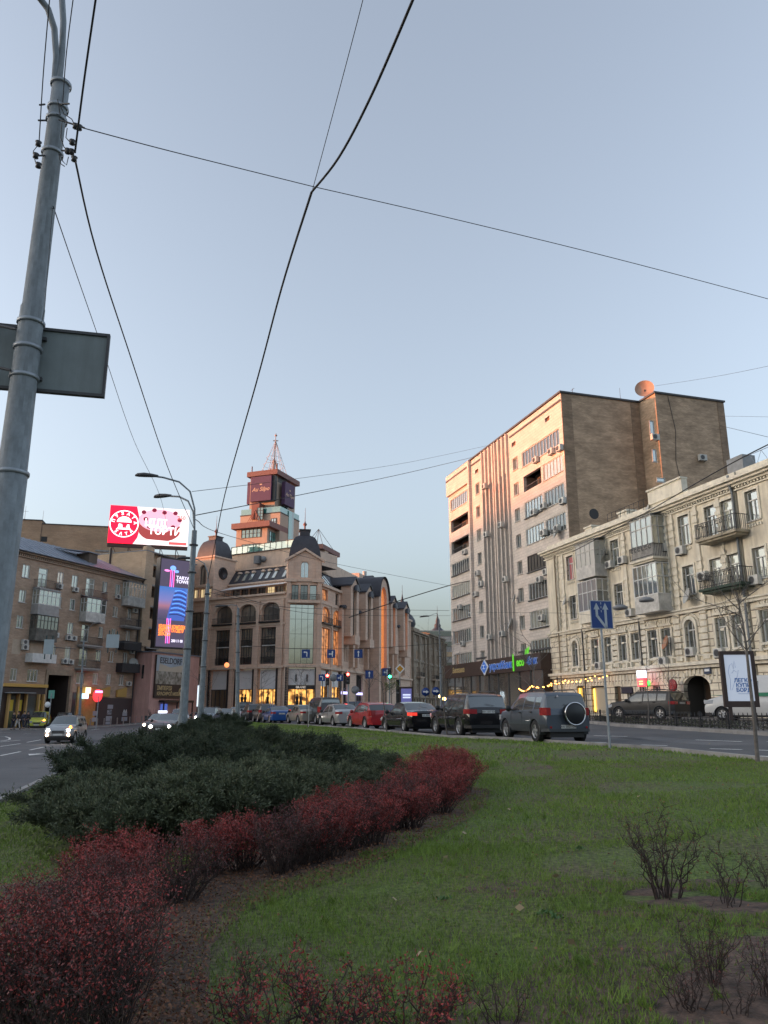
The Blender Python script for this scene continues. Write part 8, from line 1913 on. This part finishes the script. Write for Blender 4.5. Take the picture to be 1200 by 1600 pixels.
def shrub_mesh(seed, r, h, nst, nleaf, ls, tmin=.45, flat=.25):
    rng = np.random.default_rng(seed); A=[];B=[];RA=[];RB=[]; pts=[]
    for i in range(nst):
        an = rng.uniform(0,2*pi); q = sqrt(rng.random()); base = np.array([cos(an),sin(an),0])*q*r*.30
        tip = np.array([cos(an)*r*(.25+.75*q)+rng.normal()*.07*r, sin(an)*r*(.25+.75*q)+rng.normal()*.07*r, h*(1-flat*q*q)*rng.uniform(.72,1.05)])
        prev = base; n = 6
        for k in range(1,n+1):
            f = k/n; c = base+(tip-base)*np.array([f**1.25,f**1.25,f**.9])+rng.normal(size=3)*.018; 
            A.append(prev);B.append(c);RA.append(.0062*(1-f*.75)+.0012);RB.append(.0062*(1-(f+1/n)*.75)+.001); 
            if f > tmin*.7:
                pts.append((prev+c)/2)
                for _ in range(3):
                    d = rng.normal(size=3); d[2] = abs(d[2])*.9+.2; d = d/np.linalg.norm(d)*rng.uniform(.05,.17)*h; e = c+d
                    A.append(c);B.append(e);RA.append(.0024);RB.append(.0009); 
                    for g in (.4,.7,1.0): pts.append(c+d*g)
                    if rng.random() < .5:
                        d2 = d*.4+rng.normal(size=3)*.035; A.append(c+d*.6);B.append(c+d*.6+d2);RA.append(.0016);RB.append(.0007); pts.append(c+d*.6+d2)
            prev = c
    A,B = np.array(A),np.array(B); tv,tf = seg_tubes(A,B,np.array(RA),np.array(RB)); pts = np.array(pts)
    w = np.clip((pts[:,2]/h-tmin*.55)/(1-tmin*.55),.02,1)**1.3; idx = rng.choice(len(pts),nleaf,p=w/w.sum())
    P = pts[idx]+rng.normal(size=(nleaf,3))*.018; D = rng.normal(size=(nleaf,3)); D[:,2] += .35
    lv,lf = leaf_quads(P,D,rng.uniform(.7,1.3,nleaf)*ls,rng.uniform(.6,1,nleaf)*ls*.62,rng)
    return tv,tf,lv,lf
LIB = {}
def lib(key, *a):
    if key not in LIB:
        tv,tf,lv,lf = shrub_mesh(*a[:-2],**{}) if False else shrub_mesh(*a[:-2]); o1 = np_mesh('stems',tv,tf,[a[-2]]); o2 = np_mesh('foliage',lv,lf,[a[-1]]); LIB[key] = (o1.data,o2.data); bpy.data.objects.remove(o1); bpy.data.objects.remove(o2)
    return LIB[key]
def place_shrub(key, p, label, s=1, rz=None, group=None, name='barberry_shrub', cat='shrub', sz=None):
    t = bpy.data.objects.new(name,None); C.objects.link(t); t.location = p; t.rotation_euler = (0,0,random.uniform(0,6.28) if rz is None else rz); t.scale = (s,s,sz or s); tag(t,label,cat,group)
    for nm,me in zip(('stems','foliage'),LIB[key]):
        o = bpy.data.objects.new(nm,me); C.objects.link(o); o.parent = t
    return t
for i in range(3): lib(('near',i), 100+i,.36,.74,52,2400,.0165,.80, twigm,leafdim if i==2 else leafred)
for i in range(3): lib(('row',i), 120+i,.42,.54,44,5200,.022,.34, twigm,leafred)
for i in range(2): lib(('dim',i), 130+i,.44,.58,60,2300,.020,.35, twigm,leafdim)
for i in range(4): lib(('bare',i), 140+i,(.34,.28,.40,.30)[i],(.60,.52,.46,.66)[i],(14,9,18,22)[i],(160,90,200,320)[i],.014,.3, twigm,budred)
for i in range(2): lib(('sparse',i), 150+i,.34,.40,26,900,.019,.4, twigm,leafred)
SH = []                                                  # places kept free of grass: (x, y, radius)
def S(key, px, py, label, s=1, grp=None, **k):
    p = lpt(px,py) if py <= 1600 else None
    if p is None:
        r = ray(px,py); zz = LZ(0,3.8); Yv = (zz-CAMZ)/(r.z/r.y); p = Vector((r.x/r.y*Yv,Yv,LZ(r.x/r.y*Yv,Yv)))
    SH.append((p.x,p.y,.42*s)); return place_shrub(key,p-Vector((0,0,.02)),label,s,group=grp,**k)
g1 = 'dark red barberry clump at the lower left'
near = [(25,1565),(80,1545),(130,1500),(178,1492),(50,1610),(110,1580),(170,1560),(0,1660),(70,1680),(140,1670),(-50,1640),(165,1525),(160,1610)]
for i,(x,y) in enumerate(near): S(('near',i%3),x,y,'barberry shrub with small dark red leaves massed at the lower left corner',.9 if y < 1600 else 1.0,g1)
for i,(x,y) in enumerate(((160,1425),(195,1412),(178,1398))): S(('row',i%3),x,y,'brighter red barberry at the back of the big lower left clump',1.0,'brighter barberries behind the lower left clump')
S(('dim',0),280,1412,'almost leafless brown barberry just right of the big red clump',.95)
S(('row',0),330,1368,'brightest scarlet barberry, left half',.98); S(('row',1),380,1362,'brightest scarlet barberry, right half',.95)
S(('dim',1),437,1366,'dark brownish barberry right of the scarlet one',.95)
g2 = 'row of red barberries curving away to the right'
row = [(478,1352),(515,1345),(545,1328),(580,1322),(605,1300),(640,1296),(655,1276),(690,1272),(700,1252),(722,1240),(665,1248),(630,1262),(590,1290),(550,1302),(510,1318),(715,1222),(685,1226),(650,1232),(705,1208),(675,1208)]
for i,(x,y) in enumerate(row): S(('dim',i%2) if i in (0,2,4,6) else ('row',i%3),x,y,'dark red barberry in the hedge curving away beside the juniper',.95,g2)
S(('sparse',0),420,1650,'sparse barberry with a few pink leaves at the bottom edge, left one',1.0); S(('sparse',1),520,1640,'sparse barberry with a few pink leaves at the bottom edge, middle one',1.0)
S(('sparse',0),640,1665,'twiggy nearly bare barberry at the bottom edge, right one',.95); S(('bare',1),790,1640,'thin bare stems at the bottom edge below the lawn',.6); S(('bare',0),385,1560,'small bare twigs beside the lower left clump',.5)
S(('bare',3),1042,1405,'bare shrub with reddish twig tips on the right of the lawn, taller one',1.0); S(('bare',1),1140,1418,'bare shrub with reddish twig tips right of the taller one',.85); S(('bare',2),1205,1388,'bare reddish shrub cut by the right edge',.6)
for i,(x,y) in enumerate(((1080,1580),(1150,1590),(1110,1540),(1200,1560))): S(('bare',(2,1,3,0)[i]),x,y,'thin leafless shrub in the brown patch at the lower right',.55,'leafless shrubs at the lower right')
# ---- junipers
jun = mat('juniper_green',(.055,.076,.036),.75,col2=(.017,.026,.014),vscale=4,island=True); jun2 = mat('juniper_grey_green',(.120,.145,.075),.75,col2=(.034,.044,.024),vscale=4,island=True)
def juniper_mesh(seed, r, h, nb, per, spray, lw, sec=pi):
    rng = np.random.default_rng(seed); A=[];B=[];P=[];D=[]
    for i in range(nb):
        an = rng.uniform(-sec,sec); q = rng.uniform(.35,1) if sec > 3 else rng.uniform(.6,1); out = np.array([cos(an),sin(an),0]); Lb = r*q; rise = h*rng.uniform(.75,1.1)*(1.25-.5*q)
        n = 9; prev = np.array([cos(an)*.05,sin(an)*.05,0.]); cur = []
        for k in range(1,n+1):
            f = k/n; c = out*Lb*f**.9 + np.array([0,0,rise*(1-(1-f)**1.7)]) + np.cross(out,[0,0,1])*.12*sin(f*2+i)*r + rng.normal(size=3)*.01; A.append(prev);B.append(c); d = c-prev; cur.append((c,d/np.linalg.norm(d),f)); prev = c
        for c,d,f in cur:
            if f < .25: continue
            m = int(per*(.5+f)); ps = c-d*rng.uniform(0,Lb/n,(m,1)); side = rng.normal(size=(m,3)); dd = d*1.0+side*.55+np.array([0,0,.12]); dd = unit(dd); ln = rng.uniform(.4,1,(m,1))*spray*(1.25-.6*f)
            for g in (0,.22,.42,.6,.78,1.0):                 # each spray: a chain of scale leaves
                P.append(ps+dd*ln*g+rng.normal(size=(m,3))*.006); D.append(dd+rng.normal(size=(m,3))*.45)
    A,B = np.array(A),np.array(B); tv,tf = seg_tubes(A,B,.006,.004); P = np.concatenate(P); D = np.concatenate(D); n = len(P)
    lv,lf = leaf_quads(P,D,rng.uniform(.7,1.3,n)*lw*3.2,lw*rng.uniform(.7,1.2,n),rng); return tv,tf,lv,lf
for i in range(3):
    for nm,mm in (('jd',jun),('jg',jun2)):
        tv,tf,lv,lf = juniper_mesh(200+i,.95,.62,52,15,.23,.015) if nm=='jg' else juniper_mesh(210+i,1.4,1.0,26,26,.32,.017); o1 = np_mesh('stems',tv,tf,[twigm]); o2 = np_mesh('foliage',lv,lf,[mm]); LIB[(nm,i)] = (o1.data,o2.data); bpy.data.objects.remove(o1); bpy.data.objects.remove(o2)
for i in range(2):
    tv,tf,lv,lf = juniper_mesh(230+i,1.9,.95,15,34,.34,.017,.75); o1 = np_mesh('stems',tv,tf,[twigm]); o2 = np_mesh('foliage',lv,lf,[jun]); LIB[('jp',i)] = (o1.data,o2.data); bpy.data.objects.remove(o1); bpy.data.objects.remove(o2)
for i,(x,y,a,sc) in enumerate(((250,1225,185,1.0),(330,1200,200,1.05),(300,1238,195,1.0),(390,1225,10,1.0),(430,1232,-8,.95),(360,1190,25,1.0),(345,1172,160,1.0),(205,1240,165,.7))):
    S(('jp',i%2),x,y,'dark juniper with a long feathery plume '+('leaning left over the road side' if a > 90 else 'leaning right over the lawn'),sc,'juniper plumes leaning left' if a > 90 else 'juniper plumes leaning right',name='juniper',cat='juniper',rz=R(a))
gj = 'junipers massed along the left of the lawn'
jl = [(125,1322,'jg'),(180,1330,'jg'),(240,1330,'jg'),(310,1318,'jg'),(120,1292,'jg'),(200,1295,'jg'),(280,1290,'jg'),(355,1290,'jg'),(415,1295,'jg'),(470,1282,'jg'),(150,1262,'jd'),(230,1262,'jg'),(310,1260,'jg'),(390,1262,'jg'),(450,1262,'jg'),(520,1262,'jg'),(570,1248,'jg'),
 (210,1238,'jd'),(290,1236,'jd'),(365,1238,'jd'),(430,1240,'jg'),(490,1242,'jg'),(545,1230,'jg'),(590,1222,'jg'),(330,1218,'jd'),(400,1218,'jd'),(250,1216,'jd'),(470,1222,'jd'),(360,1202,'jd'),(300,1202,'jd'),(415,1204,'jd'),(330,1190,'jd'),(380,1190,'jd'),(290,1184,'jd'),(345,1178,'jd'),(575,1214,'jg'),(530,1216,'jg'),
 (310,1172,'jd'),(350,1166,'jd'),(325,1160,'jd'),(365,1154,'jd'),(340,1150,'jd'),(372,1145,'jd'),(355,1142,'jd')]
for i,(x,y,k) in enumerate(jl):
    s = (1.0 if y > 1180 else 1.1)*((.82 if x < 345 else .58) if k=='jd' else (1 if x < 480 else .78))*random.uniform(.85,1.12)
    big = random.uniform(.9,1.25) if k=='jd' else 1.0
    S((k,i%3),x,y,'spreading grey-green juniper in the front of the bed' if k=='jg' else 'darker upright juniper in the back of the bed',s*(1.0 if big==1 else 1.1),gj+(' front' if k=='jg' else ' back'),name='juniper',cat='juniper',sz=s*big)
SH2 = [s for s in SH]
# ---- bare earth and leaf litter under the shrubs
earth = mat('bed_earth',(.15,.095,.07),.95,col2=(.045,.032,.025),vscale=11,bump=.9,bscale=40)
bedL = [(330,1640),(285,1530),(290,1450),(300,1405),(390,1385),(470,1372),(545,1345),(610,1315),(665,1290),(715,1262),(735,1235)]
bedR = [(350,1660),(325,1560),(330,1480),(385,1425),(460,1398),(545,1370),(612,1342),(675,1312),(725,1285),(758,1260),(768,1235)]
def P2(L): return [ (lambda p:(p.x,p.y))(lpt(x,y)) for x,y in L]
bl_,br_ = P2([(x-170,y-25) for x,y in bedL]),P2(bedR)
def bedh(x,y,f): return mound(x,y,lawnf(x,y))+.012*sin(pi*f)+.004
sheet_strip('flower_bed', bl_[::-1] if False else bl_, br_, .022, earth, nc=8, sub=5, hfun=bedh)
def inbed(x,y,pad=0):
    for i in range(len(bl_)-1):
        y0,y1 = min(bl_[i][1],br_[i][1]),max(bl_[i+1][1],br_[i+1][1])
    ys = np.array([(a[1]+b[1])/2 for a,b in zip(bl_,br_)]); xl = np.array([a[0] for a in bl_]); xr = np.array([b[0] for b in br_])
    return (y > ys.min()) & (y < ys.max()) & (x > np.interp(y,ys,xl)-pad) & (x < np.interp(y,ys,xr)+pad)
litter = mat('fallen_leaf',(.26,.12,.06),.8,col2=(.07,.035,.025),vscale=3,island=True)
N = 16000; k = RNG.integers(0,len(bl_)-1,N); f = RNG.random(N)[:,None]; g = RNG.random(N)[:,None]
bla,bra = np.array(bl_),np.array(br_); P = (bla[k]*(1-f)+bla[k+1]*f)*(1-g)+(bra[k]*(1-f)+bra[k+1]*f)*g
yy = RNG.random(3500); ex = np.stack([RNG.uniform(-4,7,3500), 3.6+18*yy**1.6],1); P = np.concatenate([P,ex])
Z = np.array([LZ(x,y) for x,y in P])+.032; P3 = np.stack([P[:,0],P[:,1],Z],1); D = RNG.normal(size=P3.shape); D[:,2] *= .35
lv,lf = leaf_quads(P3,D,RNG.uniform(.012,.035,len(P3)),RNG.uniform(.010,.022,len(P3)))
o = np_mesh('leaf_litter',lv,lf,[litter]); tag(o,'brown and reddish fallen leaves scattered under the shrubs and on the lawn','fallen leaves',kind='stuff')
pale = mat('pale_leaf',(.28,.17,.07),.7,col2=(.34,.30,.20),island=True)
for i,(x,y) in enumerate(((490,1309),(730,1310),(797,1272),(918,1194),(1000,1250),(745,1240),(700,1345),(900,1490),(875,1378),(1110,1165),(820,1430),(655,1500),(1052,1215),(615,1412))):
    p = lpt(x,y); a = RNG.uniform(0,pi); n = RNG.normal(size=(5,3))*.012; pts = np.array([[p.x,p.y,p.z+.05]])+n[:1]*0; lv,lf = leaf_quads(pts,RNG.normal(size=(1,3))*np.array([1,1,.3]),.07,.05)
    lv = lv-np.array([[p.x,p.y,p.z]]); o = np_mesh('fallen_leaf',lv,lf,[pale]); o.location = p; tag(o,'pale fallen leaf lying on the grass','leaf','pale leaves dropped on the grass')
# ---- patches of bare earth in the lawn
def patch_at(px,py,rx,ry,seed,lab_):
    c = lpt(px,py); rr = random.Random(seed); ph = [rr.uniform(0,6) for _ in range(4)]; n, m = 40, 6; V_ = [(c.x,c.y,LZ(c.x,c.y)+.012)]
    for j in range(1,m+1):
        for i in range(n):
            a = 2*pi*i/n; k_ = j/m*(1+.22*sin(2*a+ph[0])+.14*sin(5*a+ph[1])+.08*sin(9*a+ph[2])); x,y = c.x+rx*k_*cos(a),c.y+ry*k_*sin(a); V_.append((x,y,LZ(x,y)+.012-.02*(j==m)))
    F_ = [(0,1+i,1+(i+1)%n) for i in range(n)]+[(1+(j-1)*n+i,1+j*n+i,1+j*n+(i+1)%n,1+(j-1)*n+(i+1)%n) for j in range(1,m) for i in range(n)]
    structure(MB().add(V_,F_,0,True).build('bare_earth',[earth]))
for i,a in enumerate(((1110,1540,1.15,.75),(935,1385,1.0,.38),(1130,1425,.85,.42),(1200,1500,.6,.5),(60,1400,.9,.8),(1000,1195,2.2,.9),(820,1600,.7,.25))): patch_at(*a,40+i,'')
# ---- grass
grassm = mat('grass_blades',(.185,.285,.034),.7,col2=(.090,.150,.022),vscale=.7,island=True)
def blades(N, y0, y1, hgt, wd, pw=1.0):
    u = RNG.random(N)**pw; y = y0+(y1-y0)*u; xl = np.interp(y,[p[1] for p in LK],[p[0] for p in LK])+.12; xr = np.interp(y,[p[1] for p in RK],[p[0] for p in RK])-.12
    a = np.maximum(xl,-.55*y-.6); b = np.minimum(xr,.55*y+.6); x = a+(b-a)*RNG.random(N)
    keep = ~inbed(x+RNG.normal(size=N)*.13,y,-.05) | (RNG.random(N) < .04)
    for sx,sy,sr in SH2: keep &= ((x-sx)**2+(y-sy)**2 > (sr*.75)**2)
    pn = np.sin(x*1.9+1.3*np.sin(y*1.1))*np.sin(y*1.6+1.7*np.sin(x*.9))+.6*np.sin(x*5.1+y*3.7)*np.sin(y*4.3-x*2.9)
    bare = ((x-2.9)**2/2.2+(y-7.4)**2/.7 < 1) | ((x-3.2)**2/2.0+(y-4.3)**2/1.4 < 1) | ((x-4.2)**2/1.6+(y-7.8)**2/.8<1) | ((x+3.2)**2/1.2+(y-6.8)**2/6<1) | ((y > 12) & (x > 2.5) & (np.sin(x*1.3+y*.7)+np.sin(y*.9-x*.5) > .3))
    keep &= RNG.random(N) < np.where(bare,.16,np.clip(.80+.25*pn,.28,1))
    x,y = x[keep],y[keep]; n = len(x); z = np.array([LZ(q,w) for q,w in zip(x,y)])+.01; base = np.stack([x,y,z],1)
    an = RNG.uniform(0,2*pi,n); t = np.stack([np.cos(an),np.sin(an),np.zeros(n)],1)*wd*.5; hh = hgt*RNG.uniform(.5,1.25,n)*(1+.3*np.sin(x*2.3)*np.sin(y*1.7)); ln = RNG.normal(size=(n,2))*.45
    tip = base+np.stack([ln[:,0]*hh,ln[:,1]*hh,hh],1); V = np.stack([base-t,base+t,tip],1).reshape(-1,3); return V
def tufts(K, y0, y1):
    B_ = blades(K,y0,y1,.055,.006).reshape(-1,3,3); out = []
    for r_ in range(16):
        o_ = np.concatenate([RNG.normal(size=(len(B_),2))*.022,np.zeros((len(B_),1))],1)[:,None,:]; q = B_+o_; q[:,2,:2] += RNG.normal(size=(len(B_),2))*.025; out.append(q.reshape(-1,3))
    return np.concatenate(out)
V = np.concatenate([tufts(1500,3.4,13),blades(170000,3.2,8.5,.034,.006,.85),blades(160000,8,18,.042,.010,.9),blades(120000,17,70,.06,.028,1.15)])
o = np_mesh('grass',V,np.arange(len(V)).reshape(-1,3),[grassm]); tag(o,'short green grass covering the central lawn','grass',kind='stuff')
# small broad-leaved weeds
wd_ = mat('weed_green',(.06,.13,.035),.6,var=.3,vscale=8)
for i,(x,y) in enumerate(((852,1432),(870,1440),(690,1410),(905,1330))):
    p = lpt(x,y); n = 22; D = RNG.normal(size=(n,3)); D[:,2] = np.abs(D[:,2])*.6+.2; lv,lf = leaf_quads(RNG.normal(size=(n,3))*.03*np.array([1,1,.2])+np.array([[0,0,.03]]),D,.045,.022); o = np_mesh('weed',lv*.8,lf,[wd_]); o.location = p; tag(o,'small broad-leaved weed in the grass','weed','broad-leaved weeds in the lawn')
# ---- saplings
bark = mat('sapling_bark',(.19,.17,.15),.85,col2=(.10,.085,.075),vscale=5,bump=.3,bscale=30)
def sapling(pts, Y, r0, label, nbr, blen, seed, leaves=0, ground=None, br=None):
    rr = random.Random(seed); P_ = [at(x,y,Y) for x,y in pts]; b = P_[0]; b.z = (ground if ground is not None else LZ(b.x,Y))-.05
    t = thing('sapling', b, label, 'young tree'); MB().tube(P_,r0,7,r1=r0*.28).build('trunk',[bark],t); m = MB(); tips = []
    def grow(p,d,l,r,dep):
        q = [p]; n = 4
        for i in range(n):
            d = (d+Vector((rr.gauss(0,.13),rr.gauss(0,.13),rr.gauss(.04,.10)))).normalized(); p = p+d*l/n; q.append(p)
        m.tube(q,r,4,r1=r*.35); tips.append(p)
        if dep:
            for k in range(rr.choice((2,3))):
                f = q[rr.choice((1,2,3,4))]; grow(f,(d+Vector((rr.gauss(0,.55),rr.gauss(0,.55),rr.gauss(.1,.35)))).normalized(),l*rr.uniform(.45,.7),r*.5,dep-1)
    T_ = len(P_)-1
    for k in range(nbr):
        f = rr.uniform(.45,.98)*T_; i = int(f); p = P_[i].lerp(P_[min(i+1,T_)],f-i); a = rr.uniform(0,2*pi); grow(p,Vector((cos(a)*.75,sin(a)*.75,rr.uniform(.35,1.0))).normalized(),blen*rr.uniform(.5,1.0),r0*.30,2)
    m.build('crown',[bark],t)
    if leaves:
        pts_ = np.array([tuple(tips[rr.randrange(len(tips))]) for _ in range(leaves)])+RNG.normal(size=(leaves,3))*.12; lv,lf = leaf_quads(pts_,RNG.normal(size=(leaves,3)),.11,.08)
        o = np_mesh('foliage',lv-np.array([tuple(b)]),lf,[mat('leaf_yellow_green',(.16,.17,.03),.6,col2=(.08,.11,.02),island=True)]); o.parent = t
    return t
b = lpt(1184,1192); sapling([(1184,1192),(1178,1120),(1171,1060),(1166,1010),(1160,968),(1150,925)],b.y,.045,'young bare tree with a spotted grey trunk nearest the right edge',12,1.5,3)
b = lpt(841,1157); sapling([(841,1157),(838,1110),(836,1075),(833,1040),(829,1005)],b.y,.04,'young bare tree in front of the slate blue jeep',10,1.5,9)
b = lpt(699,1150); sapling([(699,1150),(694,1110),(692,1075),(690,1040),(689,1005)],b.y,.035,'young bare tree in front of the black off-roader',9,1.3,5)
b = lpt(605,1145); sapling([(605,1145),(601,1115),(599,1090),(597,1068),(595,1050)],b.y,.035,'young tree in front of the red hatchback',8,1.2,7)
b = lpt(481,1137); sapling([(481,1137),(480,1110),(478,1080),(477,1060)],b.y,.03,'thin bare tree in front of the champagne saloon',7,1.3,12)
p_ = at(612,1100,76); sapling([(612,1106),(612,1085),(611,1075)],76,.06,'small yellow-green leafy street tree beside the dark poster stand',12,1.0,15,leaves=420,ground=G(p_.x,76))
for px,Y,lab,sd in ((322,100,'bare street tree before the left arcade bays',21),(408,102,'bare street tree before the middle arcade bay',22),(470,104,'bare street tree before the corner shop',23),(575,92,'bare street tree before the narrow gabled bays',24),(690,98,'bare street tree at the far end of the side street',25),(655,100,'bare street tree on the left of the side street',26)):
    p_ = at(px,1108,Y); sapling([(px,1112),(px+1,1090),(px,1070),(px+1,1050)],Y,.07,lab,9,2.6,sd,ground=G(p_.x,Y))
p_ = at(1040,1100,40); sapling([(1047,1135),(1046,1100),(1045,1060),(1044,1030)],40,.04,'thin bare tree on the right pavement before the black off-roader',6,1.2,31,ground=G(p_.x,40)+PV)
p_ = at(1013,1100,38); sapling([(1014,1138),(1013,1100),(1011,1060),(1010,1010)],38,.035,'thin bare tree on the right pavement left of the red sign',6,1.0,33,ground=G(p_.x,38)+PV)
# greenery behind the low fence
N = 9000; k = RNG.integers(1,len(fp)-2,N); f = RNG.random(N)[:,None]; fa = np.array(fp); P = fa[k]*(1-f)+fa[k+1]*f; P = P+np.stack([RNG.uniform(.1,.9,N),RNG.uniform(-.1,.3,N)],1); Z = np.array([G(x,y) for x,y in P])+PV+RNG.random(N)*.28
lv,lf = leaf_quads(np.stack([P[:,0],P[:,1],Z],1),RNG.normal(size=(N,3)),.08,.04); o = np_mesh('ground_cover',lv,lf,[mat('ivy_green',(.045,.07,.03),.7,col2=(.05,.04,.025),island=True)]); tag(o,'low dull green ground cover behind the iron fence','ground cover',kind='stuff')
# ================================================================ CAMERA, SUN, SKY
cam = bpy.data.cameras.new('camera'); co = bpy.data.objects.new('camera', cam); C.objects.link(co)
co.location = (0,0,CAMZ); co.rotation_euler = (pi/2 + THETA, 0, 0)
cam.sensor_fit = 'VERTICAL'; cam.sensor_height = 36; cam.lens = 36*1200/1600; cam.clip_start = .05; cam.clip_end = 4000
bpy.context.scene.camera = co
SUN_AZ = (-1.0, -.03); SUN_EL = R(3.6)
sd = Vector((SUN_AZ[0], SUN_AZ[1], 0)).normalized()*cos(SUN_EL) + Vector((0,0,sin(SUN_EL)))
la = bpy.data.lights.new('sun','SUN'); la.energy = 1.2; la.color = (1,.29,.095); la.angle = R(1.2)
lo = bpy.data.objects.new('sun', la); C.objects.link(lo); lo.rotation_euler = sd.to_track_quat('Z','Y').to_euler(); lo.location = sd*200
w = bpy.data.worlds.new('World'); bpy.context.scene.world = w; w.use_nodes = True
nt = w.node_tree; bg = nt.nodes['Background']; sk = nt.nodes.new('ShaderNodeTexSky'); sk.sky_type = 'NISHITA'; sk.sun_disc = False
sk.sun_elevation = SUN_EL; sk.sun_rotation = atan2(sd.x, sd.y); sk.altitude = 100; sk.air_density = 1.0; sk.dust_density = 5.0; sk.ozone_density = 2.6
hs = nt.nodes.new('ShaderNodeHueSaturation'); hs.inputs['Saturation'].default_value = .50; nt.links.new(sk.outputs[0], hs.inputs['Color']); wb = nt.nodes.new('ShaderNodeMix'); wb.data_type = 'RGBA'; wb.blend_type = 'MULTIPLY'; wb.inputs['Factor'].default_value = 1; wb.inputs['B'].default_value = (1.02,1.0,.97,1); nt.links.new(hs.outputs[0], wb.inputs['A']); nt.links.new(wb.outputs['Result'], bg.inputs['Color']); bg.inputs['Strength'].default_value = .15
sc = bpy.context.scene
sc.view_settings.view_transform = 'Standard'; sc.view_settings.look = 'None'; sc.view_settings.exposure = 2.6; sc.view_settings.gamma = 1
sc.render.resolution_x = 768; sc.render.resolution_y = 1024
